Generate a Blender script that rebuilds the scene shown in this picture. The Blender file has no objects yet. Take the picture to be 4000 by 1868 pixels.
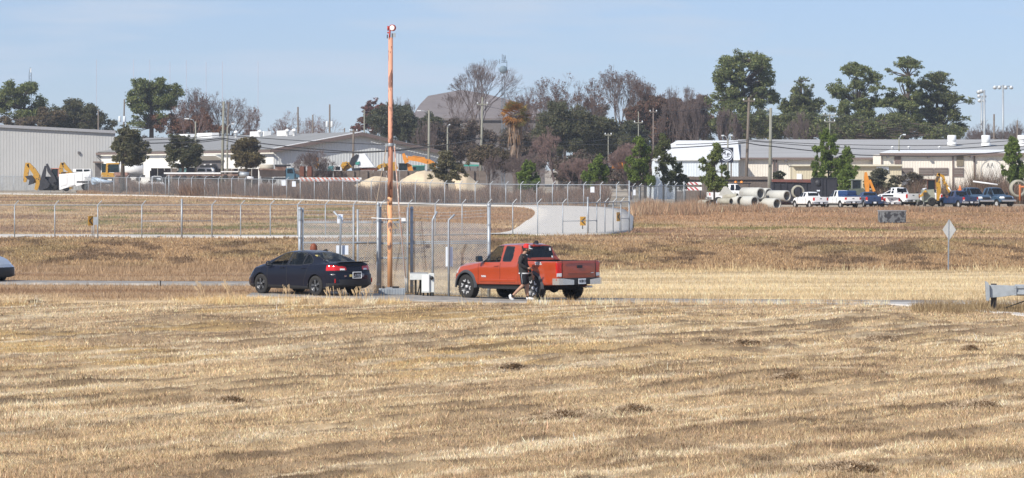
import bpy, bmesh, math, random
import numpy as np
from mathutils import Vector, Matrix, noise as mnoise
R = math.radians
sc = bpy.context.scene
C = sc.collection
F = 13000.0; YH = 661.0; CH = 4.07          # focal length in photo pixels, horizon row, eye height
# ---------------------------------------------------------------- camera, sky, sun, exposure
cam = bpy.data.cameras.new('camera'); camo = bpy.data.objects.new('camera', cam); C.objects.link(camo)
camo.location = (0, 0, CH); camo.rotation_euler = (R(90), 0, 0)
cam.sensor_width = 36; cam.lens = 36 * F / 4000; cam.shift_y = -(934 - YH) / 4000
cam.clip_start = 1; cam.clip_end = 20000
sc.camera = camo
SUN_EL, SUN_AZ = 37.0, 221.0
w = bpy.data.worlds.new('World'); sc.world = w; w.use_nodes = True
nt = w.node_tree; bgn = nt.nodes['Background']
sky = nt.nodes.new('ShaderNodeTexSky'); sky.sky_type = 'NISHITA'; sky.sun_disc = False
sky.sun_elevation = R(SUN_EL); sky.sun_rotation = R(SUN_AZ); sky.air_density = 1.0; sky.dust_density = 0.0; sky.ozone_density = 3.5
tint = nt.nodes.new('ShaderNodeMix'); tint.data_type = 'RGBA'; tint.blend_type = 'MULTIPLY'; tint.inputs[0].default_value = 1
tint.inputs[7].default_value = (0.475, 0.585, 0.90, 1)
nt.links.new(sky.outputs[0], tint.inputs[6])
tc = nt.nodes.new('ShaderNodeTexCoord'); mp = nt.nodes.new('ShaderNodeMapping'); mp.inputs[3].default_value = (9, 9, 75)
ns = nt.nodes.new('ShaderNodeTexNoise'); ns.inputs['Scale'].default_value = 1.6; ns.inputs['Detail'].default_value = 5
rmp = nt.nodes.new('ShaderNodeMapRange'); rmp.inputs[1].default_value = 0.48; rmp.inputs[2].default_value = 0.70; rmp.inputs[3].default_value = 0.35; rmp.inputs[4].default_value = 0.95
cl = nt.nodes.new('ShaderNodeMix'); cl.data_type = 'RGBA'; cl.inputs[7].default_value = (4.45, 5.3, 6.5, 1)
nt.links.new(tc.outputs['Generated'], mp.inputs[0]); nt.links.new(mp.outputs[0], ns.inputs[0])
nt.links.new(ns.outputs[0], rmp.inputs[0]); nt.links.new(rmp.outputs[0], cl.inputs[0])
nt.links.new(tint.outputs[2], cl.inputs[6]); nt.links.new(cl.outputs[2], bgn.inputs[0])
bgn.inputs[1].default_value = 0.09
sun = bpy.data.lights.new('sun', 'SUN'); sun.energy = 3.7; sun.angle = R(0.5); sun.color = (1, 0.94, 0.85)
suno = bpy.data.objects.new('sun', sun); C.objects.link(suno)
sdir = Vector((math.sin(R(SUN_AZ)) * math.cos(R(SUN_EL)), math.cos(R(SUN_AZ)) * math.cos(R(SUN_EL)), math.sin(R(SUN_EL))))
suno.rotation_euler = sdir.to_track_quat('Z', 'Y').to_euler(); suno.location = (-60, -40, 80)
sc.view_settings.view_transform = 'Standard'; sc.view_settings.look = 'None'; sc.view_settings.exposure = 0.55; sc.view_settings.gamma = 1

# ---------------------------------------------------------------- small tools
rnd = random.Random(11); rng = np.random.default_rng(7)
def lerp(a, b, t): return a + (b - a) * t
def sstep(a, b, x):
    t = np.clip((np.asarray(x, float) - a) / (b - a), 0, 1); return t * t * (3 - 2 * t)
def _hash(ix, iy, s):
    h = (ix * 374761393 + iy * 668265263 + s * 974634777) & 0xffffffff
    h = ((h ^ (h >> 13)) * 1274126177) & 0xffffffff
    return ((h ^ (h >> 16)) & 0xffff) / 65535.0
def vnoise(x, y, s=0):
    x = np.asarray(x, float); y = np.asarray(y, float)
    ix = np.floor(x).astype(np.int64); iy = np.floor(y).astype(np.int64); fx = x - ix; fy = y - iy
    fx = fx * fx * (3 - 2 * fx); fy = fy * fy * (3 - 2 * fy)
    a = _hash(ix, iy, s); b = _hash(ix + 1, iy, s); c = _hash(ix, iy + 1, s); d = _hash(ix + 1, iy + 1, s)
    return lerp(lerp(a, b, fx), lerp(c, d, fx), fy)
def fbm(x, y, s=0, o=4):
    v = 0; a = 0.5; t = 0
    for k in range(o):
        v = v + a * vnoise(x * 2 ** k, y * 2 ** k, s + k * 17); t += a; a *= 0.5
    return v / t

# terrain: rows of height by distance, for the land behind the gate (left) and the mown verge (right)
PD = np.array([0, 40, 96, 100, 111, 120, 141, 150, 160, 172, 190, 205, 237, 246, 300, 350, 420, 550, 800, 6000.])
PL = np.array([0, 0, 0, 0, 0, -.02, -.25, -.30, -1.3, -1.9, -2.0, -1.85, -.92, -.90, -.35, .15, .45, .5, .5, .5])
PR = np.array([0, 0, 0, 0, -.2, -.2, -.2, -.9, -1.6, -1.9, -1.95, -1.8, -.92, -.88, -.45, 0, 0, .2, .5, .5])
def gz0(X, D):
    t = sstep(-6, 0, np.asarray(X, float) * 110 / np.maximum(np.asarray(D, float), 1))
    return lerp(np.interp(D, PD, PL), np.interp(D, PD, PR), t)
SA = R(53)
def stripes(X, D):                         # mowing direction in the near field
    u = X * math.cos(SA) + D * math.sin(SA); v = -X * math.sin(SA) + D * math.cos(SA)
    return u, v
def row(u, v):                             # raked rows left by the mower: narrow, broken ridges
    f = v / 1.5 + 1.3 * fbm(u / 11, v / 4, 301, 3); f = f - np.floor(f)
    return np.exp(-((f - .5) / .13) ** 2) * sstep(.40, .62, fbm(u / 3.2, v / 1.6, 305, 3))
def gz(X, D):
    X = np.asarray(X, float); D = np.asarray(D, float)
    u, v = stripes(X, D)
    near = 1 - sstep(90, 98, D)
    b = (row(u, v) * .075 + (fbm(X / 2.2, D / 2.2, 9, 3) - .5) * .12 + (fbm(X / .3, D / .3, 13, 2) - .5) * .07) * near
    far = sstep(122, 135, D) * (fbm(X / 5, D / 9, 5, 3) - .5) * .22 * (1 - sstep(330, 350, D))
    return gz0(X, D) + b + far
def gzf(X, D): return float(gz(X, D))
def at(x, y, D): return Vector(((x - 2000) / F * D, D, CH - (y - YH) / F * D))   # where the sight line through a photo point meets distance D
def PX(x, D): return (x - 2000) / F * D
def ZY(y, D): return CH - (y - YH) / F * D

def A(*c): return np.array(c, float)
def gcol(X, D):
    """albedo of the ground and its grass, by place"""
    X = np.asarray(X, float); D = np.asarray(D, float); u, v = stripes(X, D)
    def mix(c, k, t): return c + (k - c) * np.clip(t, 0, 1)[:, None]
    straw, grey, gold, dark, pale = A(.63, .465, .275), A(.47, .335, .20), A(.55, .375, .165), A(.17, .115, .068), A(.76, .605, .40)
    c = np.ones((len(X), 3)) * straw
    n0 = fbm(X / 9, D / 14, 21, 3); n1 = fbm(u / 6, v / 1.0, 31, 4); n2 = fbm(u / 5, v / .45, 41, 3); n3 = fbm(X / .9, D / 1.4, 51, 3)
    rt = sstep(-1, 5, X)
    c = mix(c, grey, sstep(.40, .60, n1 * .5 + n0 * .5) * .85)
    c = mix(c, gold, sstep(.50, .66, fbm(X / 4, D / 5, 61, 4)) * sstep(56, 72, D) * (1 - .7 * rt) * .75)
    c = mix(c, pale, sstep(.54, .68, n2) * .85)
    c = mix(c, dark * 1.15, row(u, v) * (.25 + .55 * sstep(.4, .6, fbm(X / .7, D / .9, 311, 3))))
    c = mix(c, dark, sstep(.60, .74, fbm(u / 2.5, v / .4, 71, 4)) * .6)
    c = mix(c, dark * 1.25, sstep(.58, .72, n3) * (.30 + .35 * rt))
    # mown verge beyond the road, right
    ver = mix(mix(np.ones((len(X), 3)) * A(.56, .43, .25), A(.66, .52, .32), sstep(.42, .62, fbm(X / 14, D / 1.6, 81, 3))), A(.38, .28, .165), sstep(.54, .70, fbm(X / 12, D / 1.3, 83, 3)) * .8)
    # left strip beyond the road
    stp = mix(np.ones((len(X), 3)) * A(.37, .255, .155), A(.27, .17, .10), sstep(.45, .65, fbm(X / 12, D / 2.4, 85, 3)))
    # ditch bank
    bnk = mix(mix(np.ones((len(X), 3)) * A(.35, .23, .125), A(.25, .19, .09), sstep(.50, .68, fbm(X / 8, D / 14, 91, 3)) * .6), A(.11, .07, .042), sstep(.53, .68, fbm(X / 1.6, D / 4, 93, 4)) * .75)
    # wide field behind the fence
    fld = mix(mix(np.ones((len(X), 3)) * A(.385, .26, .15), A(.48, .345, .20), sstep(.45, .62, fbm(X / 26, D / 7, 101, 3))), A(.22, .13, .085), sstep(.52, .66, fbm(X / 16, D / 6, 103, 4)) * .75)
    fld = mix(fld, A(.17, .16, .055), sstep(.62, .72, fbm(X / 9, D / 10, 107, 3)) * .8)
    lot = mix(np.ones((len(X), 3)) * A(.42, .36, .28), A(.27, .22, .16), sstep(.45, .65, fbm(X / 10, D / 12, 111, 3)))
    side = sstep(-7, -1, X * 110 / np.maximum(D, 1))
    mid = stp + (ver - stp) * side[:, None]
    t1 = sstep(103, 108, D + (fbm(X / 3, D / 3, 121, 2) - .5) * 6)
    c = mix(c, mid, t1)
    edge = 148 - 8 * side
    c = mix(c, bnk, sstep(edge - 2, edge + 2, D)); c = mix(c, fld, sstep(233, 241, D))
    c = mix(c, A(.34, .205, .115) * (0.8 + .5 * fbm(X / 4, D / 8, 123, 3))[:, None], sstep(262, 300, D) * side * (1 - sstep(346, 354, D)) * .8)
    c = mix(c, lot, sstep(352, 362, D) * (side) + sstep(470, 500, D) * (1 - side))
    return c

# ---------------------------------------------------------------- materials
MATS = {}
def mat(name, col=(.5, .5, .5), rough=.6, metal=0.0, var=.12, scale=3.0, bump=0.0, attr=False, coat=0.0, spec=.5, trans=0.0, emit=None, obj=True, stretch=(1, 1, 1), col2=None, lo=.45, hi=.65):
    """procedural material: base colour with noise variation (or mixed towards col2), optional bump"""
    if name in MATS: return MATS[name]
    m = bpy.data.materials.new(name); m.use_nodes = True; t = m.node_tree; n = t.nodes; L = t.links
    p = n['Principled BSDF']
    p.inputs['Roughness'].default_value = rough; p.inputs['Metallic'].default_value = metal
    p.inputs['Specular IOR Level'].default_value = spec
    if coat: p.inputs['Coat Weight'].default_value = coat; p.inputs['Coat Roughness'].default_value = .04
    tcn = n.new('ShaderNodeTexCoord'); mpn = n.new('ShaderNodeMapping'); mpn.inputs[3].default_value = stretch
    L.new(tcn.outputs['Object'], mpn.inputs[0])
    nz = n.new('ShaderNodeTexNoise'); nz.inputs['Scale'].default_value = scale; nz.inputs['Detail'].default_value = 6; nz.inputs['Roughness'].default_value = .62
    L.new(mpn.outputs[0], nz.inputs['Vector'])
    if attr:
        a = n.new('ShaderNodeAttribute'); a.attribute_name = 'col'; src = a.outputs['Color']
    else:
        rgb = n.new('ShaderNodeRGB'); rgb.outputs[0].default_value = (*col, 1); src = rgb.outputs[0]
    if col2 is not None:
        mr = n.new('ShaderNodeMapRange'); mr.inputs[1].default_value = lo; mr.inputs[2].default_value = hi
        L.new(nz.outputs[0], mr.inputs[0])
        mx = n.new('ShaderNodeMix'); mx.data_type = 'RGBA'; mx.inputs[7].default_value = (*col2, 1)
        L.new(mr.outputs[0], mx.inputs[0]); L.new(src, mx.inputs[6]); src = mx.outputs[2]
    if var:
        hs = n.new('ShaderNodeHueSaturation'); mr = n.new('ShaderNodeMapRange'); mr.inputs[1].default_value = .3; mr.inputs[2].default_value = .7
        mr.inputs[3].default_value = 1 - var; mr.inputs[4].default_value = 1 + var
        L.new(nz.outputs[0], mr.inputs[0]); L.new(mr.outputs[0], hs.inputs['Value']); L.new(src, hs.inputs['Color']); src = hs.outputs[0]
    L.new(src, p.inputs['Base Color'])
    if bump:
        b = n.new('ShaderNodeBump'); b.inputs['Strength'].default_value = bump; b.inputs['Distance'].default_value = .05
        L.new(nz.outputs[0], b.inputs['Height']); L.new(b.outputs[0], p.inputs['Normal'])
    if trans:
        tr = n.new('ShaderNodeBsdfTranslucent'); L.new(src, tr.inputs[0]); ms = n.new('ShaderNodeMixShader'); ms.inputs[0].default_value = trans
        L.new(p.outputs[0], ms.inputs[1]); L.new(tr.outputs[0], ms.inputs[2]); L.new(ms.outputs[0], n['Material Output'].inputs[0])
    MATS[name] = m
    return m
def glass(name, tint=(.55, .6, .62), see=.5, rough=.03):
    if name in MATS: return MATS[name]
    m = bpy.data.materials.new(name); m.use_nodes = True; t = m.node_tree; n = t.nodes; L = t.links
    p = n['Principled BSDF']; p.inputs['Base Color'].default_value = (.012, .016, .02, 1); p.inputs['Roughness'].default_value = rough
    tr = n.new('ShaderNodeBsdfTransparent'); tr.inputs[0].default_value = (*tint, 1)
    ms = n.new('ShaderNodeMixShader'); ms.inputs[0].default_value = see
    L.new(p.outputs[0], ms.inputs[1]); L.new(tr.outputs[0], ms.inputs[2]); L.new(ms.outputs[0], n['Material Output'].inputs[0])
    MATS[name] = m
    return m

# ---------------------------------------------------------------- mesh building
def link(o, parent=None):
    C.objects.link(o)
    if parent is not None: o.parent = parent
    return o
def tag(o, label=None, cat=None, group=None, kind=None):
    if label: o['label'] = label
    if cat: o['category'] = cat
    if group: o['group'] = group
    if kind: o['kind'] = kind
    return o
def thing(name, label, cat, loc=(0, 0, 0), rz=0.0, group=None, rx=0.0, ry=0.0):
    o = bpy.data.objects.new(name, None); o.empty_display_size = .2; C.objects.link(o)
    o.location = loc; o.rotation_euler = (rx, ry, rz)
    return tag(o, label, cat, group)
def npmesh(name, V, Fq, m, parent=None, col=None, smooth=False, mi=None):
    """mesh from numpy arrays; Fq (n,3) or (n,4)"""
    me = bpy.data.meshes.new(name); V = np.asarray(V, np.float32); Fq = np.asarray(Fq, np.int32)
    me.vertices.add(len(V)); me.vertices.foreach_set('co', V.ravel())
    k = Fq.shape[1]; me.loops.add(Fq.size); me.loops.foreach_set('vertex_index', Fq.ravel())
    me.polygons.add(len(Fq)); me.polygons.foreach_set('loop_start', np.arange(0, Fq.size, k, dtype=np.int32))
    if smooth: me.polygons.foreach_set('use_smooth', np.ones(len(Fq), bool))
    for mm in (m if isinstance(m, (list, tuple)) else [m]): me.materials.append(mm)
    if mi is not None: me.polygons.foreach_set('material_index', np.asarray(mi, np.int32))
    if col is not None:
        ca = me.color_attributes.new('col', 'FLOAT_COLOR', 'POINT')
        ca.data.foreach_set('color', np.hstack([np.asarray(col, np.float32), np.ones((len(V), 1), np.float32)]).ravel())
    me.update(calc_edges=True)
    o = bpy.data.objects.new(name, me)
    return link(o, parent)
class MB:
    """collects boxes, tubes, prisms and lathes into one mesh"""
    def __init__(s): s.v = []; s.f = []; s.sm = []
    def add(s, vs, fs, smooth=False):
        n = len(s.v); s.v += [tuple(v) for v in vs]; s.f += [tuple(i + n for i in f) for f in fs]; s.sm += [smooth] * len(fs)
        return s
    def box(s, c, d, rz=0.0, ry=0.0, rx=0.0, M=None):
        hx, hy, hz = d[0] / 2, d[1] / 2, d[2] / 2
        P = [Vector((x, y, z)) for x in (-hx, hx) for y in (-hy, hy) for z in (-hz, hz)]
        if M is None: M = Matrix.Rotation(rz, 3, 'Z') @ Matrix.Rotation(ry, 3, 'Y') @ Matrix.Rotation(rx, 3, 'X')
        return s.add([M @ p + Vector(c) for p in P], [(0, 1, 3, 2), (4, 6, 7, 5), (0, 4, 5, 1), (2, 3, 7, 6), (0, 2, 6, 4), (1, 5, 7, 3)])
    def tube(s, pts, r, n=8, cap=True):
        pts = [Vector(p) for p in pts]; rs = r if isinstance(r, (list, tuple)) else [r] * len(pts)
        vs = []; up = None
        for i, p in enumerate(pts):
            d = (pts[min(i + 1, len(pts) - 1)] - pts[max(i - 1, 0)]).normalized()
            if up is None or abs(up.dot(d)) > .97: up = Vector((0, 0, 1)) if abs(d.z) < .9 else Vector((1, 0, 0))
            a = d.cross(up).normalized(); b = a.cross(d).normalized(); up = b
            vs += [p + (a * math.cos(2 * math.pi * k / n) + b * math.sin(2 * math.pi * k / n)) * rs[i] for k in range(n)]
        fs = [(i * n + k, i * n + (k + 1) % n, (i + 1) * n + (k + 1) % n, (i + 1) * n + k) for i in range(len(pts) - 1) for k in range(n)]
        if cap: fs += [tuple(range(n))[::-1], tuple((len(pts) - 1) * n + k for k in range(n))]
        return s.add(vs, fs, n > 5)
    def prism(s, poly, y0, y1, M=None, off=(0, 0, 0)):
        """polygon in (x, z) pushed from y0 to y1"""
        n = len(poly); vs = [Vector((a, y0, b)) for a, b in poly] + [Vector((a, y1, b)) for a, b in poly]
        if M is not None: vs = [M @ v for v in vs]
        vs = [v + Vector(off) for v in vs]
        return s.add(vs, [tuple(range(n)), tuple(range(2 * n - 1, n - 1, -1))] + [(i, i + n, (i + 1) % n + n, (i + 1) % n) for i in range(n)])
    def lathe(s, prof, n=24, M=None, off=(0, 0, 0), axis='Z'):
        """profile of (radius, height)"""
        vs = []
        for r, h in prof:
            for k in range(n):
                c, q = math.cos(2 * math.pi * k / n) * r, math.sin(2 * math.pi * k / n) * r
                v = Vector((c, q, h)) if axis == 'Z' else (Vector((c, h, q)) if axis == 'Y' else Vector((h, c, q)))
                if M is not None: v = M @ v
                vs.append(v + Vector(off))
        fs = [(i * n + k, i * n + (k + 1) % n, (i + 1) * n + (k + 1) % n, (i + 1) * n + k) for i in range(len(prof) - 1) for k in range(n)]
        return s.add(vs, fs, True)
    def quad(s, *p): return s.add(p, [tuple(range(len(p)))])
    def sheet(s, poly, t):
        """flat polygon (3D points) given thickness t along its normal"""
        P = [Vector(p) for p in poly]; nr = (P[1] - P[0]).cross(P[2] - P[0]).normalized() * t; n = len(P)
        return s.add(P + [p + nr for p in P], [tuple(range(n))[::-1], tuple(range(n, 2 * n))] + [(i, (i + 1) % n, (i + 1) % n + n, i + n) for i in range(n)])
    def build(s, name, m, parent=None, bevel=0.0):
        me = bpy.data.meshes.new(name); me.from_pydata(s.v, [], s.f); me.materials.append(m)
        me.polygons.foreach_set('use_smooth', s.sm); me.update()
        bm = bmesh.new(); bm.from_mesh(me); bmesh.ops.recalc_face_normals(bm, faces=bm.faces)
        if bevel: bmesh.ops.bevel(bm, geom=[e for e in bm.edges if len(e.link_faces) == 2 and e.calc_face_angle(0) > .5], offset=bevel, segments=2, affect='EDGES', profile=.6)
        bm.to_mesh(me); bm.free()
        o = bpy.data.objects.new(name, me)
        return link(o, parent)
def copy_tree(o, parent=None):
    c = o.copy(); C.objects.link(c); c.parent = parent
    for ch in [x for x in C.objects if x.parent == o]: copy_tree(ch, c)
    return c
# ---------------------------------------------------------------- ground, roads, grass
M_ground = mat('ground', attr=True, rough=.95, var=.22, scale=.9, bump=.5, spec=.1)
M_grass = mat('grass', attr=True, rough=.9, var=0, spec=.15, trans=.15)
M_asphalt = mat('asphalt', (.27, .255, .235), .95, var=.2, scale=2, bump=.2, col2=(.36, .33, .29), spec=.15)
M_conc = mat('concrete', (.60, .56, .50), .9, var=.08, scale=.25, col2=(.54, .50, .43), bump=.1)
M_line = mat('road_paint', (.75, .75, .72), .7, var=.12, scale=2)
def ground():
    inv = np.concatenate([np.linspace(1 / 6, 1 / 40, 60), np.linspace(1 / 40.3, 1 / 900, 760), np.linspace(1 / 950, 1 / 9000, 30)])
    D = 1 / inv
    a = np.concatenate([np.linspace(-6000, -800, 24), np.linspace(-700, 4700, 560), np.linspace(4800, 10000, 24)])
    AA, DD = np.meshgrid((a - 2000) / F, D); X = (AA * DD).ravel(); Y = DD.ravel()
    Z = gz(X, Y); c = gcol(X, Y); c[Y < 101] *= .74  # near soil and thatch darkened; shade between the blades put into the colour
    n, k = AA.shape; i = np.arange((n - 1) * (k - 1)); r = i // (k - 1); q = i % (k - 1); b = r * k + q
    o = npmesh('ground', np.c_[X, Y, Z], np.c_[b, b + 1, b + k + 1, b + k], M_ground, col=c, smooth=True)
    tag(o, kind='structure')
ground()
def sheet_on_ground(name, m, left, right, h=.03, n=60, thick=.25):
    """road surface between two edge polylines of (X, D) points, draped a little above the ground"""
    def res(P):
        P = np.array(P, float); s = np.r_[0, np.cumsum(np.hypot(*np.diff(P, axis=0).T))]; t = np.linspace(0, s[-1], n)
        return np.c_[np.interp(t, s, P[:, 0]), np.interp(t, s, P[:, 1])]
    l, r = res(left), res(right); mcount = 7
    P = np.stack([lerp(l, r, k / (mcount - 1)) for k in range(mcount)], 1).reshape(-1, 2)
    Z = np.maximum(gz0(P[:, 0], P[:, 1]), gz(P[:, 0], P[:, 1]) if thick > .3 else -9) + h
    V = np.c_[P, Z]; V2 = V.copy(); V2[:, 2] -= thick
    N = len(V); i = np.arange((n - 1) * (mcount - 1)); b = (i // (mcount - 1)) * mcount + i % (mcount - 1)
    top = np.c_[b, b + 1, b + mcount + 1, b + mcount]
    e = np.arange(n - 1) * mcount; e2 = e + mcount - 1
    sides = np.r_[np.c_[e, e + mcount, e + mcount + N, e + N], np.c_[e2, e2 + N, e2 + mcount + N, e2 + mcount]]
    o = npmesh(name, np.r_[V, V2], np.r_[top, sides], m); tag(o, kind='structure'); return o
# the lane the truck stands on, and its run past the gate to the left
sheet_on_ground('road', M_asphalt, [(-8.5, 106.2), (-6, 105.2), (-3.6, 103.2), (0, 102.3), (8, 100.5), (14, 99), (30, 97)], [(-8.5, 109.0), (-6, 109.2), (-3.6, 109.2), (0, 109.2), (8, 106.3), (14, 104.5), (30, 102.5)], .03, 80, .2)
sheet_on_ground('road', M_asphalt, [(-40, 121.5), (-26, 119.2), (-18, 117.6), (-12, 116.6), (-6, 116.5)], [(-40, 125), (-26, 122.4), (-18, 120.6), (-12, 119.4), (-6, 119.2)], .07, 60, .25)
sheet_on_ground('road_marking', M_line, [(3.5, 102.6), (8, 101.6), (14, 100.2), (15.5, 99.8)], [(3.5, 102.9), (8, 101.95), (14, 100.5), (15.5, 100.1)], .036, 30, .004)
sheet_on_ground('concrete_edge', M_conc, [(11.2, 100), (12.9, 96.2), (13.9, 93), (14.6, 89)], [(11.6, 100.4), (13.4, 96.4), (14.5, 93.2), (15.3, 89)], .03, 30, .3)
# perimeter road: along the fence, round the bend on the right, and back along the far fence
def hit(x, y):
    for k in range(4000):
        D = 150 + k * .15
        if ZY(y, D) <= gz0(PX(x, D), D): return (PX(x, D), D)
    return (PX(x, 700), 700)
FO = [(-200, 926), (700, 928), (1300, 929), (1950, 926), (2100, 922), (2250, 918), (2380, 915), (2470, 902), (2475, 850), (2440, 822), (2380, 813), (2200, 806), (2000, 802), (1500, 791.5), (1000, 776), (500, 763), (-100, 757)]
FI = [(-200, 931), (700, 933), (1300, 934), (1950, 915), (1990, 908), (2010, 900), (2040, 880), (2070, 860), (2088, 845), (2090, 830), (2080, 820), (2060, 813), (2000, 807), (1500, 794.2), (1000, 778.4), (500, 765), (-100, 758.6)]
def hitD(x, y):
    D = 255 if y > 925 else None
    return hit(x, y) if D is None else (PX(x, 242 + (933 - y) * 1.0), 242 + (933 - y) * 1.0)
sheet_on_ground('perimeter_road', M_conc, [hitD(*p) for p in FO], [hitD(*p) for p in FI], .10, 240, .35)

# grass blades; every blade is a real triangle with its own lean, coloured like the ground it grows from
def tri_blades(name, X, D, h, wd, col, lean=.5, label=None, base=None):
    n = len(X); Z = gz(X, D) - .01 if base is None else base
    ang = rng.uniform(0, 2 * math.pi, n); q = rng.uniform(0, 2 * math.pi, n); l = h * lean * rng.random(n)
    dx, dy = np.cos(ang) * wd / 2, np.sin(ang) * wd / 2 * .4
    V = np.empty((n, 3, 3)); V[:, 0] = np.c_[X - dx, D - dy, Z]; V[:, 1] = np.c_[X + dx, D + dy, Z]
    V[:, 2] = np.c_[X + np.cos(q) * l, D + np.sin(q) * l, Z + h]
    cc = np.repeat(col, 3, 0)
    o = npmesh(name, V.reshape(-1, 3), np.arange(3 * n).reshape(-1, 3), M_grass, col=cc)
    return tag(o, label, 'grass' if label else None, kind='stuff')
def sample(n, d0, d1, x0=-350, x1=4350):
    D = 1 / rng.uniform(1 / d1, 1 / d0, n); return PX(rng.uniform(x0, x1, n), D), D
def on_road(X, D):
    r1 = (D > np.interp(X, [-8.5, -6, -3.6, 0, 8, 14, 30], [106.2, 105.2, 103.2, 102.3, 100.5, 99, 97]) - .1) & (D < np.interp(X, [-8.5, -6, 0, 8, 14, 30], [109, 109.2, 109.2, 106.3, 104.5, 102.5])) & (X > -8.5)
    r2 = (D > np.interp(X, [-40, -26, -18, -12, -6], [121.5, 119.2, 117.6, 116.6, 116.5]) - .1) & (D < np.interp(X, [-40, -26, -18, -12, -6], [125, 122.4, 120.6, 119.4, 119.2])) & (X < -6)
    return r1 | r2
FARF0 = [(-60, 552), (500, 466), (1000, 416), (1500, 384), (2000, 366), (2460, 352)]
# near field stubble
X, D = sample(930000, 40, 101.5, -760, 4760)
k = ~on_road(X, D); X, D = X[k], D[k]; n = len(X)
c = gcol(X, D) * np.exp(rng.normal(0, .33, n))[:, None] * (1 + rng.normal(0, .04, (n, 3))); c[rng.random(n) < .12] *= .45
hh = rng.gamma(4, .0115, n) * (.45 + 1.0 * fbm(X / 1.5, D / 1.5, 201, 2)); ww = rng.uniform(.008, .021, n) * (D / 55) ** .8
tri_blades('mown_grass', X, D, hh, ww, np.clip(c, .01, .9), 1.15, 'dry straw coloured mown grass of the near field')
# lane edge tufts that stand up in front of the cars
X, D = sample(16000, 99.6, 102.2, -200, 4200); k = vnoise(X / 1.3, D / 2, 7) > .42; X, D = X[k], D[k]; n = len(X)
c = gcol(X, D * 0 + 96) * 1.15 * np.exp(rng.normal(0, .3, n))[:, None]
tri_blades('verge_grass', X, D, rng.gamma(4, .035, n), rng.uniform(.01, .02, n), np.clip(c, .01, .8), .6, 'taller dry grass tufts along the near edge of the lane')
# verge and bank beyond the lane
X, D = sample(180000, 103, 150, -600, 4600); k = ~on_road(X, D); X, D = X[k], D[k]; n = len(X)
c = gcol(X, D) * np.exp(rng.normal(0, .24, n))[:, None]
tri_blades('verge_grass', X, D, rng.gamma(4, .02, n), rng.uniform(.014, .03, n), np.clip(c, .01, .8), .8, 'pale dry grass between the lane and the ditch')
X, D = sample(26000, 137, 152); n = len(X); k = (vnoise(X / 2.5, D / 2, 17) > .45); X, D = X[k], D[k]; n = len(X)
c = gcol(X, D * 0 + 130) * .95 * np.exp(rng.normal(0, .25, n))[:, None]
tri_blades('ditch_grass', X, D, rng.gamma(4, .055, n), rng.uniform(.02, .04, n), np.clip(c, .01, .8), .8, 'ragged tall grass on the lip of the ditch')
X, D = sample(150000, 185, 239); n = len(X); c = gcol(X, D) * np.exp(rng.normal(0, .35, n))[:, None]
tri_blades('bank_grass', X, D, rng.gamma(4, .026, n), rng.uniform(.04, .10, n), np.clip(c, .01, .7), .9, 'brown and olive rough grass on the ditch bank')
X, D = sample(190000, 239, 500); kk = (D < 352) | ((X * 110 / D < -4) & (D < np.interp(2000 + X / D * F, [f[0] for f in FARF0], [f[1] for f in FARF0]))); X, D = X[kk], D[kk]; n = len(X)
road = np.zeros(n, bool)
poly = [hitD(*p) for p in FO] + [hitD(*p) for p in FI[::-1]]
j = len(poly) - 1
for i in range(len(poly)):
    (xi, yi), (xj, yj) = poly[i], poly[j]
    if yi != yj: road ^= ((yi > D) != (yj > D)) & (X < (xj - xi) * (D - yi) / (yj - yi) + xi)
    j = i
X, D = X[~road], D[~road]; n = len(X); c = gcol(X, D) * np.exp(rng.normal(0, .25, n))[:, None]
tri_blades('field_grass', X, D, rng.gamma(4, .03, n), rng.uniform(.05, .12, n), np.clip(c, .01, .7), .9, 'tan dry grass of the wide field behind the fence')
# dead brush: brown weeds along the far fence and round the yard
def brush(name, label, spans, n, hmin, hmax, cols):
    X = []; D = []; H = []
    for (x0, x1, d0a, d1a, d0b, d1b, hs) in spans:
        m_ = int(n * abs(x1 - x0) / sum(abs(s[1] - s[0]) for s in spans)); t = rng.random(m_); x = lerp(x0, x1, t); q = rng.random(m_)
        d = lerp(lerp(d0a, d0b, t), lerp(d1a, d1b, t), q); X.append(PX(x, d)); D.append(d)
        H.append(hs * rng.uniform(hmin, hmax, m_) * (.45 + 1.0 * vnoise(PX(x, d) / 1.4, d / 6, 77)))
    X = np.concatenate(X); D = np.concatenate(D); H = np.concatenate(H); m_ = len(X)
    cc = np.array(cols)[rng.integers(0, len(cols), m_)] * np.exp(rng.normal(0, .3, m_))[:, None]
    return tri_blades(name, X, D, H, rng.uniform(.03, .09, m_), np.clip(cc, .01, .7), .55, label)
PURP = [(.16, .105, .085), (.22, .145, .11), (.12, .085, .07), (.27, .18, .12)]
TANS = [(.42, .27, .165), (.36, .22, .135), (.27, .17, .11), (.48, .34, .22), (.22, .17, .12)]
FARF = [(-60, 552, 747), (500, 466, 758.0), (1000, 416, 772), (1500, 384, 790), (2000, 366, 803), (2460, 352, 811)]   # px, distance, base row of the far fence
def farD(x): return float(np.interp(x, [f[0] for f in FARF], [f[1] for f in FARF]))
brush('brush', 'brown dead weeds standing thick behind the long far fence', [(700, 1000, 445, 452, 418, 426, 1), (1000, 1500, 418, 426, 386, 396, 1.0), (1500, 2372, 386, 396, 360, 372, 1.0), (330, 700, 494, 500, 448, 455, .9)], 95000, .8, 2.2, PURP)
brush('brush', 'low tan weeds at the foot of the far fence', [(300, 1000, 492, 494, 414.5, 417, .5), (1000, 2372, 414.5, 417, 356, 358.5, .5)], 22000, .3, 1.1, TANS)
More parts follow.
